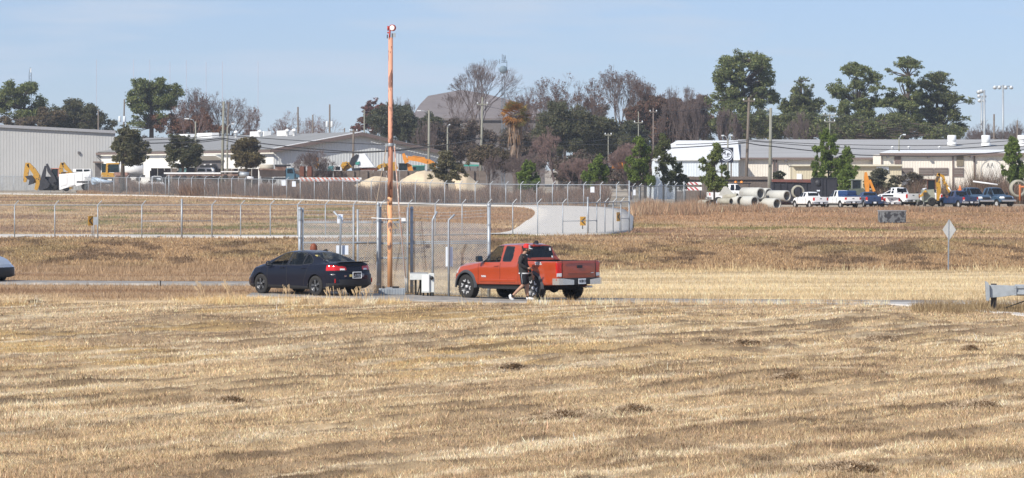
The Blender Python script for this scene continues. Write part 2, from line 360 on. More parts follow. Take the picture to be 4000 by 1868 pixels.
brush('brush', 'thick reddish tan weeds beside the corner of the fence and the pipe yard', [(2470, 2760, 310, 345, 315, 345, .85), (2560, 3000, 332, 346, 330, 345, .5), (2980, 3420, 326, 342, 326, 340, .28), (3420, 4100, 328, 342, 328, 342, .36)], 42000, .35, 1.5, TANS)
brush('brush', 'dark dead undergrowth in front of the cream warehouse', [(3180, 3560, 385, 400, 385, 400, 1), (3560, 4100, 385, 405, 385, 405, 1.2), (3800, 3960, 395, 415, 395, 415, 1.7), (2730, 3180, 400, 410, 400, 410, .7)], 26000, .8, 2.6, [(.12, .085, .065), (.17, .11, .085), (.09, .08, .045), (.22, .14, .10)])
X, D = sample(9000, 94.0, 98.8, 3560, 4300); n = len(X); X, D = X[X > 11.2], D[X > 11.2]; n = len(X)
c = np.array([(.30, .215, .115), (.38, .285, .16), (.20, .14, .08)])[rng.integers(0, 3, n)] * np.exp(rng.normal(0, .25, n))[:, None]
tri_blades('verge_grass', X, D, rng.gamma(4, .045, n) * (.4 + 1.1 * vnoise(X / .7, D / .9, 55)), rng.uniform(.012, .025, n), np.clip(c, .01, .7), .7, 'longer brown grass round the foot of the guardrail')
# ---------------------------------------------------------------- vehicles: lofted bodies cut into named panels
def chaikin(P, it):
    for _ in range(it):
        a, b = P[:, :-1], P[:, 1:]
        q = .75 * a + .25 * b; r = .25 * a + .75 * b
        mid = np.empty((P.shape[0], 2 * q.shape[1], P.shape[2])); mid[:, 0::2] = q; mid[:, 1::2] = r
        P = np.concatenate([P[:, :1], mid, P[:, -1:]], 1)
    return P
def loft_cells(xs, half, it=3, caps=(10, 10), bulge=(.05, .05), deform=None):
    """half: (nu, m, 2) of (y, z) from bottom centre to top centre; returns grid points (n, ring, 3)"""
    H = chaikin(half, it); ring = np.concatenate([H, (H * np.array([-1, 1]))[:, -2:0:-1]], 1)
    P = np.concatenate([np.repeat(xs[:, None, None], ring.shape[1], 1), ring], 2)
    def cap(Q, nx, sgn, bl):
        zc = .5 * (Q[:, 2].min() + Q[:, 2].max()); out = []
        for k in range(1, nx + 1):
            f = 1 - k / nx; f = max(f, .004)
            S = Q.copy(); S[:, 1] *= f; S[:, 2] = zc + (S[:, 2] - zc) * f; S[:, 0] += sgn * bl * (1 - f * f); out.append(S)
        return out
    rows = [*cap(P[0], caps[0], -1, bulge[0])[::-1], *P, *cap(P[-1], caps[1], 1, bulge[1])]
    P = np.array(rows)
    if deform is not None: P = deform(P)
    return P
def cells_to_parts(P, classify, names, mats, root, smooth=True):
    n, k, _ = P.shape
    V = P.reshape(-1, 3); i, j = np.meshgrid(np.arange(n - 1), np.arange(k), indexing='ij'); j2 = (j + 1) % k
    Q = np.stack([i * k + j, i * k + j2, (i + 1) * k + j2, (i + 1) * k + j], -1).reshape(-1, 4)
    c = V[Q].mean(1); d1 = V[Q[:, 2]] - V[Q[:, 0]]; d2 = V[Q[:, 3]] - V[Q[:, 1]]; nn = np.cross(d1, d2)
    nn /= np.maximum(np.linalg.norm(nn, axis=1, keepdims=True), 1e-9)
    ids = classify(c, -nn if (np.sum(nn * (c - c.mean(0)), 1).mean() < 0) else nn)
    byname = {}
    for p, nm in enumerate(names): byname.setdefault(nm, []).append(p)
    for nm, ps in byname.items():
        sel = np.isin(ids, ps)
        if not sel.any(): continue
        q = Q[sel]; pid = ids[sel]
        groups = [np.ones(len(q), bool)]
        if nm in SPLIT:
            u, inv = np.unique(q.ravel(), return_inverse=True); f = inv.reshape(-1, 4); lab = np.arange(len(u))
            while True:
                mn = lab[f].min(1); new = lab.copy(); np.minimum.at(new, f.ravel(), np.repeat(mn, 4)); new = new[new]
                if (new == lab).all(): break
                lab = new
            fl = lab[f[:, 0]]; ul, cnt = np.unique(fl, return_counts=True)
            big = ul[cnt >= max(3, .12 * cnt.max())]; groups = [fl == b for b in big]
        for g in groups:
            u, inv = np.unique(q[g].ravel(), return_inverse=True)
            npmesh(nm, V[u], inv.reshape(-1, 4)[:, ::-1], [mats[p] for p in ps], root, smooth=smooth, mi=[ps.index(k) for k in pid[g]])
SPLIT = {'front_door', 'rear_door', 'tail_light', 'reverse_light', 'headlight', 'side_window', 'bed_side', 'rear_window'}
def inpoly(x, z, poly):
    r = np.zeros(len(x), bool); j = len(poly) - 1
    for i in range(len(poly)):
        (xi, zi), (xj, zj) = poly[i], poly[j]
        if zi != zj: r ^= ((zi > z) != (zj > z)) & (x < (xj - xi) * (z - zi) / (zj - zi) + xi)
        j = i
    return r
M_tyre = mat('rubber', (.022, .021, .02), .85, var=.25, scale=8)
M_black = mat('black_plastic', (.018, .018, .02), .55, var=.2, scale=6)
M_dark = mat('dark_interior', (.02, .02, .022), .8, var=.2)
M_under = mat('underbody', (.012, .012, .012), .9, var=.3)
M_chrome = mat('chrome', (.72, .72, .72), .18, metal=.9, var=.05)
M_alloy = mat('alloy', (.62, .62, .62), .35, metal=.3, var=.05)
M_dkalloy = mat('dark_alloy', (.045, .046, .05), .35, metal=.6, var=.1)
M_red = mat('tail_lens', (.55, .012, .01), .12, var=.15, coat=.6)
M_clear = mat('clear_lens', (.75, .75, .75), .15, var=.05, coat=.6)
M_amber = mat('amber_lens', (.75, .25, .02), .2, var=.1)
M_white = mat('white_paint', (.80, .80, .79), .35, var=.04, coat=.3)
M_plate = mat('plate_white', (.72, .74, .76), .4, var=.04)
M_galv = mat('galvanised', (.36, .39, .41), .5, metal=.35, var=.18, scale=4)
M_glass = glass('window_glass', (.66, .72, .73), .58); M_glasso = glass('lowered_window_glass', (.9, .92, .92), .85)
M_glassd = glass('tinted_glass', (.25, .28, .3), .18)
M_seat = mat('seat_fabric', (.05, .05, .055), .9, var=.2)
M_sticker = mat('sticker', (.80, .80, .78), .5, var=.1)
M_yel = mat('sticker_yellow', (.75, .6, .2), .5, var=.1)
def wheel(root, x, y, r, wd, side, rim, spoke, spokes=6, style='bar'):
    """side -1 = right, +1 = left (outer face direction along y)"""
    W = thing('wheel', None, None, (x, y, r)); W.parent = root
    h = wd / 2; b = MB()
    b.lathe([(r * .62, -h * .9), (r * .80, -h), (r * .95, -h * .93), (r, -h * .75), (r, h * .75), (r * .95, h * .93), (r * .80, h), (r * .62, h * .9)], 40, axis='Y'); b.build('tyre', M_tyre, W)
    if r > .36:
        t = MB()
        for k in range(36):
            for q in (-1, 1):
                a = 2 * math.pi * (k + .5 * (q > 0)) / 36
                t.box((math.cos(a) * (r - .004), q * h * .62, math.sin(a) * (r - .004)), (.022, h * .62, .045), ry=-a)
        t.build('tread', M_tyre, W)
    o = side * h
    b = MB(); b.lathe([(r * .64, -h * .9), (r * .64, o * .92), (r * .60, o * .95), (r * .58, o * .5), (r * .2, o * .35), (.001, o * .35)], 32, axis='Y'); b.build('rim', rim, W)
    b = MB()
    for k in range(spokes):
        a = 2 * math.pi * k / spokes + .2
        if style == 'bar':
            for da in (-.11, .11):
                M = Matrix.Rotation(-(a + da), 3, 'Y'); b.prism([(r * .16, -.016), (r * .6, -.020 - .01), (r * .6, .010), (r * .16, .016)], o * .62, o * .86, M)
        else:
            M = Matrix.Rotation(-a, 3, 'Y')
            b.prism([(r * .42, -r * .07), (r * .60, -r * .19), (r * .62, -r * .12), (r * .50, 0), (r * .62, r * .12), (r * .60, r * .19), (r * .42, r * .07)], o * .55, o * .98, M)
    b.lathe([(r * .13, o * .4), (r * .13, o * .9), (.001, o * .92)], 14, axis='Y')
    b.build('spokes', spoke, W)
    return W
def arch_fill(root, x, y, r, side, name='wheel_well'):
    b = MB(); n = 20
    a = [math.pi * k / n for k in range(n + 1)]
    vs = []; fs = []
    for k, t in enumerate(a):
        vs += [(x + r * math.cos(t), side * .50, max(.16, r * .92 + r * math.sin(t) * 1.0 - r * .05)), (x + r * math.cos(t), y, max(.16, r * .92 + r * math.sin(t) - r * .05))]
    fs = [(2 * k, 2 * k + 1, 2 * k + 3, 2 * k + 2) for k in range(n)]
    fs.append(tuple(2 * k for k in range(n + 1)))
    b.add(vs, fs); b.build(name, M_under, root)
def seat(root, x, y, z):
    b = MB(); b.box((x + .22, y, z + .05), (.5, .5, .16)); b.box((x - .08, y, z + .40), (.16, .48, .62), ry=-.2); b.box((x - .18, y, z + .80), (.10, .27, .18), ry=-.15)
    b.build('seat', M_seat, root, .04)
def text_strokes(b, s, ox, oz, hgt, y, fn, wd=.16):
    """letters as thin raised strokes on a face; fn maps (u, v) to a 3D point"""
    G = {'A': [(0, 0, .5, 1), (.5, 1, 1, 0), (.2, .4, .8, .4)], 'L': [(0, 1, 0, 0), (0, 0, 1, 0)], '1': [(.5, 0, .5, 1), (.25, .75, .5, 1)], '0': [(0, 0, 0, 1), (0, 1, 1, 1), (1, 1, 1, 0), (1, 0, 0, 0)],
         '3': [(0, 1, 1, 1), (1, 1, 1, 0), (1, 0, 0, 0), (.2, .5, 1, .5)], '4': [(0, 1, 0, .5), (0, .5, 1, .5), (1, 1, 1, 0)], '6': [(1, 1, 0, 1), (0, 1, 0, 0), (0, 0, 1, 0), (1, 0, 1, .5), (1, .5, 0, .5)], '8': [(0, 0, 0, 1), (0, 1, 1, 1), (1, 1, 1, 0), (1, 0, 0, 0), (0, .5, 1, .5)],
         'B': [(0, 0, 0, 1), (0, 1, 1, 1), (1, 1, 1, 0), (1, 0, 0, 0), (0, .5, 1, .5)], 'J': [(1, 1, 1, 0), (1, 0, 0, 0), (0, 0, 0, .3)], 'Y': [(0, 1, .5, .5), (1, 1, .5, .5), (.5, .5, .5, 0)], 'T': [(0, 1, 1, 1), (.5, 1, .5, 0)],
         'R': [(0, 0, 0, 1), (0, 1, 1, 1), (1, 1, 1, .5), (1, .5, 0, .5), (.4, .5, 1, 0)], 'D': [(0, 0, 0, 1), (0, 1, .7, 1), (.7, 1, 1, .5), (1, .5, .7, 0), (.7, 0, 0, 0)], 'C': [(1, 1, 0, 1), (0, 1, 0, 0), (0, 0, 1, 0)], 'O': [(0, 0, 0, 1), (0, 1, 1, 1), (1, 1, 1, 0), (1, 0, 0, 0)],
         'M': [(0, 0, 0, 1), (0, 1, .5, .4), (.5, .4, 1, 1), (1, 1, 1, 0)], 'E': [(1, 1, 0, 1), (0, 1, 0, 0), (0, 0, 1, 0), (0, .5, .8, .5)], 'N': [(0, 0, 0, 1), (0, 1, 1, 0), (1, 0, 1, 1)], 'S': [(1, 1, 0, 1), (0, 1, 0, .5), (0, .5, 1, .5), (1, .5, 1, 0), (1, 0, 0, 0)],
         'W': [(0, 1, .25, 0), (.25, 0, .5, .6), (.5, .6, .75, 0), (.75, 0, 1, 1)], 'G': [(1, 1, 0, 1), (0, 1, 0, 0), (0, 0, 1, 0), (1, 0, 1, .5), (1, .5, .6, .5)], 'F': [(0, 0, 0, 1), (0, 1, 1, 1), (0, .5, .8, .5)], 'I': [(.5, 0, .5, 1)], 'P': [(0, 0, 0, 1), (0, 1, 1, 1), (1, 1, 1, .5), (1, .5, 0, .5)], '<': [(1, 1, 0, .5), (0, .5, 1, 0)], '*': [(.5, 0, 1, .5), (1, .5, .5, 1), (.5, 1, 0, .5), (0, .5, .5, 0)], ' ': []}
    cw = hgt * .62; t = hgt * wd / 2; u = ox
    for ch in s:
        for (a, p, c, q) in G[ch]:
            x0, z0, x1, z1 = u + a * cw, oz + p * hgt, u + c * cw, oz + q * hgt
            L = math.hypot(x1 - x0, z1 - z0); ex, ez = (x1 - x0) / L * t, (z1 - z0) / L * t
            x0 -= ex; z0 -= ez; x1 += ex; z1 += ez; nx, nz = -ez, ex
            b.quad(fn(x0 + nx, z0 + nz), fn(x1 + nx, z1 + nz), fn(x1 - nx, z1 - nz), fn(x0 - nx, z0 - nz))
        u += cw * 1.4
    return u

def sedan(label, loc, rz, paint, group=None):
    root = thing('sedan', label, 'car', loc, rz, group)
    xs = np.unique(np.concatenate([np.linspace(-2.30, 2.24, 210)]))
    I = lambda px, pz: np.interp(xs, px, pz)
    def sm(a, k=9):
        ke = np.ones(k) / k; return np.convolve(np.pad(a, k // 2, 'edge'), ke, 'valid')
    zb = sm(I([-2.3, -2.0, -1.7, 1.7, 2.0, 2.24], [.33, .24, .19, .19, .2, .25]))
    zt = sm(I([-2.30, -2.22, -2.1, -1.72, -1.3, -.85, -.5, -.1, .25, .48, .8, 1.1, 1.32, 1.7, 2.0, 2.15, 2.24], [1.055, 1.085, 1.085, 1.08, 1.245, 1.375, 1.42, 1.435, 1.42, 1.385, 1.245, 1.105, 1.01, .935, .83, .745, .68]), 7)
    zs = sm(I([-2.30, -2.2, -1.72, -1.0, 0, 1.0, 1.32, 1.7, 2.0, 2.24], [1.0, 1.025, 1.03, 1.005, .965, .925, .90, .85, .76, .60]))
    wM = sm(I([-2.30, -2.15, -1.9, -1.35, 0, 1.35, 1.8, 2.05, 2.24], [.74, .83, .87, .885, .875, .885, .865, .82, .72]))
    wB = sm(I([-2.30, -2.0, -1.35, 0, 1.0, 1.35, 1.8, 2.05, 2.24], [.68, .78, .80, .82, .81, .82, .78, .70, .56]))
    wR = sm(I([-2.30, -1.75, -1.3, -.8, -.2, .45, .8, 1.1, 1.35, 2.0, 2.24], [.60, .66, .60, .56, .565, .565, .62, .68, .70, .62, .50]))
    zr = zt - sm(I([-2.30, -1.75, -.9, .4, 1.2, 1.4, 2.24], [.02, .02, .055, .055, .02, .03, .03]))
    zs = np.minimum(zs, zr - .012)
    h = []
    for i in range(len(xs)):
        m_ = zb[i] * .45 + zs[i] * .55
        h.append([(0, zb[i]), (wM[i] * .80, zb[i]), (wM[i] - .05, zb[i] + .02), (wM[i] - .012, zb[i] + .10), (wM[i], m_), (wM[i] - .01, zs[i] - .13), (wB[i] + .035, zs[i] - .03), (wB[i], zs[i]),
                  (lerp(wB[i], wR[i], .5), lerp(zs[i], zr[i], .5)), (wR[i] + .012, zr[i] - .03), (wR[i] - .035, zr[i] + .012), (wR[i] * .6, zt[i] - .006), (0, zt[i])])
    def deform(P):
        x, y, z = P[..., 0], P[..., 1], P[..., 2]
        k = sstep(-1.95, -2.32, x) * .0 + np.clip((-x - 1.95) / .37, 0, 1.2)
        P[..., 0] = x + k * (.10 * np.clip((z - .68) / .35, -.9, 1.0) * np.where(z > .68, 1, .35) + .16 * (np.abs(y) / .8) ** 3 + np.where((z < .70) & (z > .35), -.045, 0))
        k2 = np.clip((x - 1.7) / .55, 0, 1.2); P[..., 0] -= k2 * (.15 * (np.abs(y) / .75) ** 2.6 + .10 * np.clip((z - .55) / .3, 0, 1))
        return P
    P = loft_cells(xs, np.array(h), 4, (26, 20), (.03, .06), deform)
    FD = [(1.0, .955), (.97, .98), (.40, 1.355), (.10, 1.385), (.06, 1.36), (.12, .97)]
    RD = [(.02, .975), (-.02, 1.37), (-.30, 1.375), (-.62, 1.335), (-.66, 1.03), (-.66, .985)]
    QG = [(-.69, 1.00), (-.69, 1.32), (-.86, 1.265), (-1.08, 1.12), (-1.12, 1.045)]
    names = ['body', 'trunk_lid', 'hood', 'front_door', 'rear_door', 'roof', 'windscreen', 'rear_window', 'side_window', 'rear_bumper', 'lower_trim', 'tail_light', 'reverse_light', 'headlight', 'body', 'side_window', 'body', 'front_grille', 'side_window']
    pb = paint
    ms = [pb, pb, pb, pb, pb, pb, M_glass, M_glass, M_glass, pb, M_black, M_red, M_clear, M_clear, M_under, M_glass, M_black, M_black, M_glasso]
    def classify(c, nn):
        x, y, z = c.T; nx, ny, nz = nn.T; ay = np.abs(y); k = np.zeros(len(x), int)
        sg = y > 0
        rr = np.interp(x, xs, wR); zsh = np.interp(x, xs, zs); zro = np.interp(x, xs, zr)
        k[(x < -1.78) & (z > .80)] = 1
        k[(x > 1.25) & (nz > .4) & (ay < .74)] = 2
        side = (ay > .5) & (np.abs(nx) < .75)
        k[side & (x < 1.02) & (x > .06) & (z < zsh + .02) & (z > .30)] = 3
        k[side & (x < .06) & (x > -1.0) & (z < zsh + .02) & (z > .30)] = 4
        for xx in (1.02, .06): k[side & (np.abs(x - xx) < .011) & (z < zsh) & (z > .3)] = 14
        k[side & (np.abs(x + 1.0 - .22 * np.clip((.95 - z) / .5, 0, 1)) < .011) & (z < zsh) & (z > .3)] = 14
        k[side & (np.abs(z - .30) < .010) & (x < 1.02) & (x > -.8)] = 14
        k[(z > 1.30) & (nz > .55) & (x > -.75) & (x < .45)] = 5
        k[(x > .46) & (x < 1.22) & (ay < rr - .05) & (z > zsh + .05)] = 6
        k[(x > -1.66) & (x < -.86) & (ay < rr - .07) & (nz > .3)] = 7
        k[(x > -1.70) & (x < -.82) & (ay < rr - .03) & (nz > .3) & (k != 7)] = 16
        sw = (ay > .5) & (np.abs(ny) > .35)
        for poly, g in ((FD, .035), (RD, .035), (QG, .03)):
            k[sw & inpoly(x, z, poly)] = 15
        k[sw & inpoly(x, z, FD)] = 18
        allw = np.zeros(len(x), bool)
        for (gx, gz_) in ((.02, 0), (-.02, 0), (0, .022), (0, -.022)):
            for poly in (FD, RD, QG): allw |= inpoly(x + gx, z + gz_, poly)
        k[sw & allw & (k != 15) & (k != 18)] = 16
        k[sw & (x > -.66) & (x < .05) & (x > .0) & (z > .97) & (z < 1.36)] = 16
        rear = x < -1.86
        k[rear & (z < .80) & (z > .28)] = 9
        k[rear & (z < .54) & (ay < .66 - .25 * np.clip((.54 - z) / .3, 0, 1) * 0)] = 10
        k[rear & (z < .42)] = 10
        k[(z < .30) & (x > -1.9) & (ay > .4)] = 10
        k[(z < .33) & (x > 1.6)] = 10
        tl = rear & (z > .835 - .03 * (ay - .4)) & (z < .945 + .05 * np.clip((ay - .35) / .4, 0, 1)) & (ay > .34)
        k[tl] = 11
        k[rear & (z > .835) & (z < .885) & (ay > .40) & (ay < .56)] = 12
        k[rear & (z > .96) & (z < .985) & (ay < .62) & (nx < -.3)] = 14
        k[rear & (np.abs(z - .80) < .008)] = 14
        k[(x > 1.93) & (z > .60) & (z < .72) & (ay > .38)] = 13
        k[(x > 2.05) & (z < .58) & (ay < .6)] = 17
        for wx in (-1.35, 1.35): k[(ay > .55) & ((x - wx) ** 2 + (z - .33) ** 2 < .365 ** 2)] = -1
        k[(nz < -.6) & (ay < .6) & (z < .36)] = 10
        return k
    cells_to_parts(P, classify, names, ms, root)
    for wx in (-1.35, 1.35):
        for s in (-1, 1):
            wheel(root, wx, s * .765, .325, .215, s, M_dkalloy, M_alloy if False else M_dkal2, 5, 'bar'); arch_fill(root, wx, s * .86, .37, s)
    # inside
    b = MB(); b.box((0, 0, .55), (2.6, 1.5, .1)); b.box((.95, 0, .86), (.45, 1.45, .22)); b.box((-1.4, 0, .98), (.75, 1.3, .12)); b.build('interior', M_dark, root)
    for x, y in ((.15, .36), (.15, -.36), (-.75, .36), (-.75, -.36)): seat(root, x, y, .44)
    b = MB(); b.tube([(.62 + .04 * math.sin(a), .36 + .18 * math.cos(a), .93 + .17 * math.sin(a)) for a in np.linspace(0, 6.283, 17)], .014, 6, False); b.build('steering_wheel', M_black, root)
    for s in (-1, 1):
        mi = MB(); mi.lathe([(.001, -.05), (.07, -.045), (.085, 0), (.075, .05), (.001, .055)], 12, Matrix.Diagonal((1.25, .85, 1)), axis='X', off=(.86, s * .95, 1.0)); mi.tube([(.9, s * .84, .95), (.88, s * .92, .97)], .025, 6)
        mo = mi.build('wing_mirror', paint, root); g = MB(); g.box((.80, s * .955, 1.0), (.008, .15, .10)); g.build('mirror_glass', M_chrome, mo)
        for x in (.28, -.78):
            d = MB(); d.box((x, s * .877, .875), (.19, .035, .028)); d.build('door_handle', paint, root, .008)
    b = MB(); b.prism([(-.72, 1.425), (-.95, 1.40), (-.93, 1.475), (-.90, 1.475)], -.018, .018); b.build('antenna_fin', M_black, root)
    b = MB(); b.box((-2.19, 0, 1.088), (.15, 1.24, .018), ry=.08); b.build('spoiler', M_black, root, .006)
    b = MB(); b.box((-2.39, 0, .67), (.012, .36, .19)); pl = b.build('number_plate', M_black, root)
    b = MB(); fr = [(-.18, -.095), (.18, -.095), (.18, .095), (-.18, .095)]
    for (a, c_) in zip(fr, fr[1:] + fr[:1]): b.tube([(-2.398, a[0], .67 + a[1]), (-2.398, c_[0], .67 + c_[1])], .012, 4)
    b.build('plate_frame', M_plate, pl)
    b = MB(); text_strokes(b, 'J1T0161', -.135, -.045, .075, 0, lambda u, v: (-2.3985, -u, .67 + v), .2); b.build('plate_lettering', M_plate, pl)
    b = MB(); b.box((-2.385, .25, .66), (.012, .10, .07)); b.build('badge', M_yel, root)
    b = MB(); b.box((-2.36, .47, .65), (.012, .09, .05)); b.build('badge', M_chrome, root)
    for q in ((-1.07, .50, 1.275, M_yel), (-1.50, .53, 1.125, M_sticker)): b = MB(); b.box(q[:3], (.11, .16, .006), ry=-.39); b.build('sticker', q[3], root)
    for q in (-1, 1): b = MB(); b.box((-2.22, q * .775, .50), (.02, .03, .13)); b.build('reflector', M_red, root)
    return root
M_dkal2 = mat('alloy_spokes', (.16, .165, .17), .3, metal=.6, var=.1)

def pickup(name, label, loc, rz, paint, L=5.39, W=1.86, H=1.79, wb=3.236, cab=(-.92, 1.0), fine=True, group=None, rail=1.25, belt=1.17, flare=True, ext=True, chrome=True, glassm=None, wr=.385, bed=True, rack=False, ry=0.0, hide=()):
    """pickup truck; x forward, origin midway between the axles on the ground"""
    root = thing(name, label, 'pickup truck', loc, rz, group, ry=ry)
    seam = mat('panel_gap_' + paint.name, tuple(.30 * c for c in list(next(n for n in paint.node_tree.nodes if n.type == 'RGB').outputs[0].default_value)[:3]), .6)
    xf, xr = wb / 2 + .86 + (L - 5.39) * .4, wb / 2 - L + .86 + (L - 5.39) * .4 + .10
    cb, cf = cab      # back of the cab, foot of the windscreen
    nu = 230 if fine else 90
    xs = np.unique(np.concatenate([np.linspace(xr, xf, nu), np.linspace(cb - .1, cb + .16, 14 if fine else 6)]))
    I = lambda px, pz: np.interp(xs, px, pz)
    s = H / 1.79
    zb = I([xr, xr + .5, xf - .5, xf], [.50, .46, .44, .52]) * s
    zt = I([xr, cb - .07, cb - .02, cb + .13, cb + .4, cf - .75, cf - .62, cf, xf - .5, xf - .15, xf], [rail, rail, rail + .02, H - .045, H, H - .02, H - .055, belt + .045, belt - .02, belt - .10, belt - .22])
    zs = I([xr, cb, cb + .1, cf, xf - .3, xf], [rail - .02, rail - .02, belt, belt - .02, belt - .16, belt - .36])
    wM = I([xr, cb, cf, xf - .45, xf - .12, xf], [W / 2, W / 2, W / 2, W / 2 - .01, W / 2 - .09, W / 2 - .22])
    wB = wM - I([xr, cb, cb + .05, cf, xf], [.03, .03, .05, .06, .12])
    wR = I([xr, cb - .03, cb + .13, cf - .7, cf, cf + .1, xf], [W / 2 - .06, W / 2 - .06, W * .345, W * .345, W * .40, W * .41, W * .33])
    zr = zt - I([xr, cb - .03, cb + .12, cf - .6, cf, xf], [.012, .012, .055, .055, .03, .05])
    zs = np.minimum(zs, zr - .008)
    h = []
    for i in range(len(xs)):
        m_ = lerp(zb[i], zs[i], .5); tip = .0 if xs[i] < cb - .03 else .06
        h.append([(0, zb[i]), (wM[i] * .8, zb[i]), (wM[i] - .04, zb[i] + .01), (wM[i] - .012, zb[i] + .08), (wM[i] - .002, zb[i] + .16), (wM[i] - .02, m_), (wM[i] - .005, zs[i] - .14), (wB[i] + .02, zs[i] - .03), (wB[i], zs[i]),
                  (lerp(wB[i], wR[i], .5), lerp(zs[i], zr[i], .5)), (wR[i] + .012, zr[i] - .035), (wR[i] - .04, zr[i] + .012), (wR[i] * .6, zt[i] - .006), (0, zt[i])])
    def deform(P):
        x, y, z = P[..., 0], P[..., 1], P[..., 2]
        k2 = np.clip((x - (xf - .6)) / .6, 0, 1.2); P[..., 0] -= k2 * .20 * (np.abs(y) / (W / 2)) ** 2.4
        k = np.clip((xr + .25 - x) / .25, 0, 1.2); P[..., 0] += k * .05 * (np.abs(y) / (W / 2)) ** 4
        return P
    P = loft_cells(xs, np.array(h), 4 if fine else 3, (20, 12) if fine else (9, 6), (.015, .05), deform)
    gl = glassm or (M_glassd if fine else M_glassd)
    z0, z1 = belt + .035, H - .10
    if ext: FD = [(cf - .06, z0 - .01), (cf - .62, z1 - .01), (cf - .95, z1 + .01), (cf - 1.00, z0)]; RD = [(cf - 1.12, z0 + .02), (cf - 1.10, z1), (cf - 1.50, z1 - .02), (cf - 1.56, z0 + .12), (cf - 1.52, z0 + .02)]
    else: FD = [(cf - .06, z0 - .01), (cf - .62, z1 - .01), (cb + .28, z1 + .01), (cb + .25, z0)]; RD = None
    names = ['body', 'bed_side', 'hood', 'front_door', 'rear_door', 'roof', 'windscreen', 'rear_window', 'side_window', 'tailgate', 'tail_light', 'reverse_light', 'headlight', 'body', 'front_grille', 'bed_rail', 'body', 'side_window']
    ms = [paint, paint, paint, paint, paint, paint, M_glass, gl, gl, paint, M_red, M_clear, M_clear, seam, M_black, paint, M_black, M_glasso if fine else gl]
    tg = W / 2 - .235
    def classify(c, nn):
        x, y, z = c.T; nx, ny, nz = nn.T; ay = np.abs(y); k = np.zeros(len(x), int)
        rr = np.interp(x, xs, wR); zsh = np.interp(x, xs, zs)
        k[(x < cb - .01)] = 1
        k[(x > cf + .05) & (nz > .45) & (ay < W * .40)] = 2
        side = (ay > W * .36) & (np.abs(nx) < .75) & (z < zsh + .03) & (z > .5 * s)
        db = cf - 1.06 if ext else cb + .14
        k[side & (x < cf + .02) & (x > db)] = 3
        if ext: k[side & (x < db) & (x > cb + .14)] = 4
        g = .009 if fine else .02
        for xx in ((cf + .02, db, cb + .14, cb - .01) if ext else (cf + .02, db, cb - .01)): k[(ay > W * .36) & (np.abs(nx) < .75) & (np.abs(x - xx) < g) & (z < zsh) & (z > .5 * s)] = 13
        k[(z > H - .12) & (nz > .55) & (x > cb + .1) & (x < cf - .6)] = 5
        k[(x > cf - .60) & (x < cf - .02) & (ay < rr - .06) & (z > belt + .06)] = 6
        bw = (x > cb - .06) & (x < cb + .2) & (nx < -.3) & (z > rail + .06) & (z < H - .10)
        k[bw & (ay < W * .335)] = 7
        sw = (ay > W * .27) & (np.abs(ny) > .35)
        k[sw & inpoly(x, z, FD)] = 17
        if RD: k[sw & inpoly(x, z, RD)] = 8
        aw = np.zeros(len(x), bool)
        for gx, gq in ((.02, 0), (-.02, 0), (0, .02), (0, -.02)):
            aw |= inpoly(x + gx, z + gq, FD)
            if RD: aw |= inpoly(x + gx, z + gq, RD)
        if fine: k[sw & aw & (k != 17) & (k != 8)] = 16
        rear = (x < xr + .10) & (nx < -.3)
        k[rear & (z > .70 * s) & (ay < tg)] = 9
        k[(x < xr + .12) & (z > .78 * s) & (z < rail - .06) & (ay > tg + .03) & ((nx < -.3) | (x < xr + .09))] = 10
        k[rear & (z > .76 * s) & (z < .86 * s) & (ay > tg + .03)] = 11
        k[rear & (z > .70 * s) & (np.abs(ay - tg - .014) < .016)] = 13
        k[(x > xf - .42) & (z > belt - .34) & (z < belt - .16) & (ay > W * .27) & (nx > .15)] = 12
        k[(x > xf - .12) & (z < belt - .22) & (ay < W * .27) & (z > .6)] = 14
        if bed: k[(x < cb - .05) & (x > xr + .06) & (ay < W / 2 - .09) & (z > rail - .05) & (nz > .5)] = -1
        for wx in (-wb / 2, wb / 2): k[(ay > W * .3) & ((x - wx) ** 2 + (z - wr) ** 2 < (wr + .085) ** 2)] = -1
        k[(x > cb - .05) & (x < cf) & (nz < -.6)] = 13
        return k
    cells_to_parts(P, classify, names, ms, root)
    if bed:
        b = MB(); x0, x1, yy, zf = xr + .06, cb - .06, W / 2 - .09, rail - .45
        b.quad((x0, -yy, zf), (x1, -yy, zf), (x1, yy, zf), (x0, yy, zf)); b.quad((x0, -yy, zf), (x0, -yy, rail - .01), (x1, -yy, rail - .01), (x1, -yy, zf)); b.quad((x0, yy, zf), (x1, yy, zf), (x1, yy, rail - .01), (x0, yy, rail - .01))
        b.quad((x0, -yy, zf), (x0, yy, zf), (x0, yy, rail - .01), (x0, -yy, rail - .01)); b.quad((x1, -yy, zf), (x1, -yy, rail - .01), (x1, yy, rail - .01), (x1, yy, zf)); b.build('bed_liner', M_black, root)
    hide_w = hide
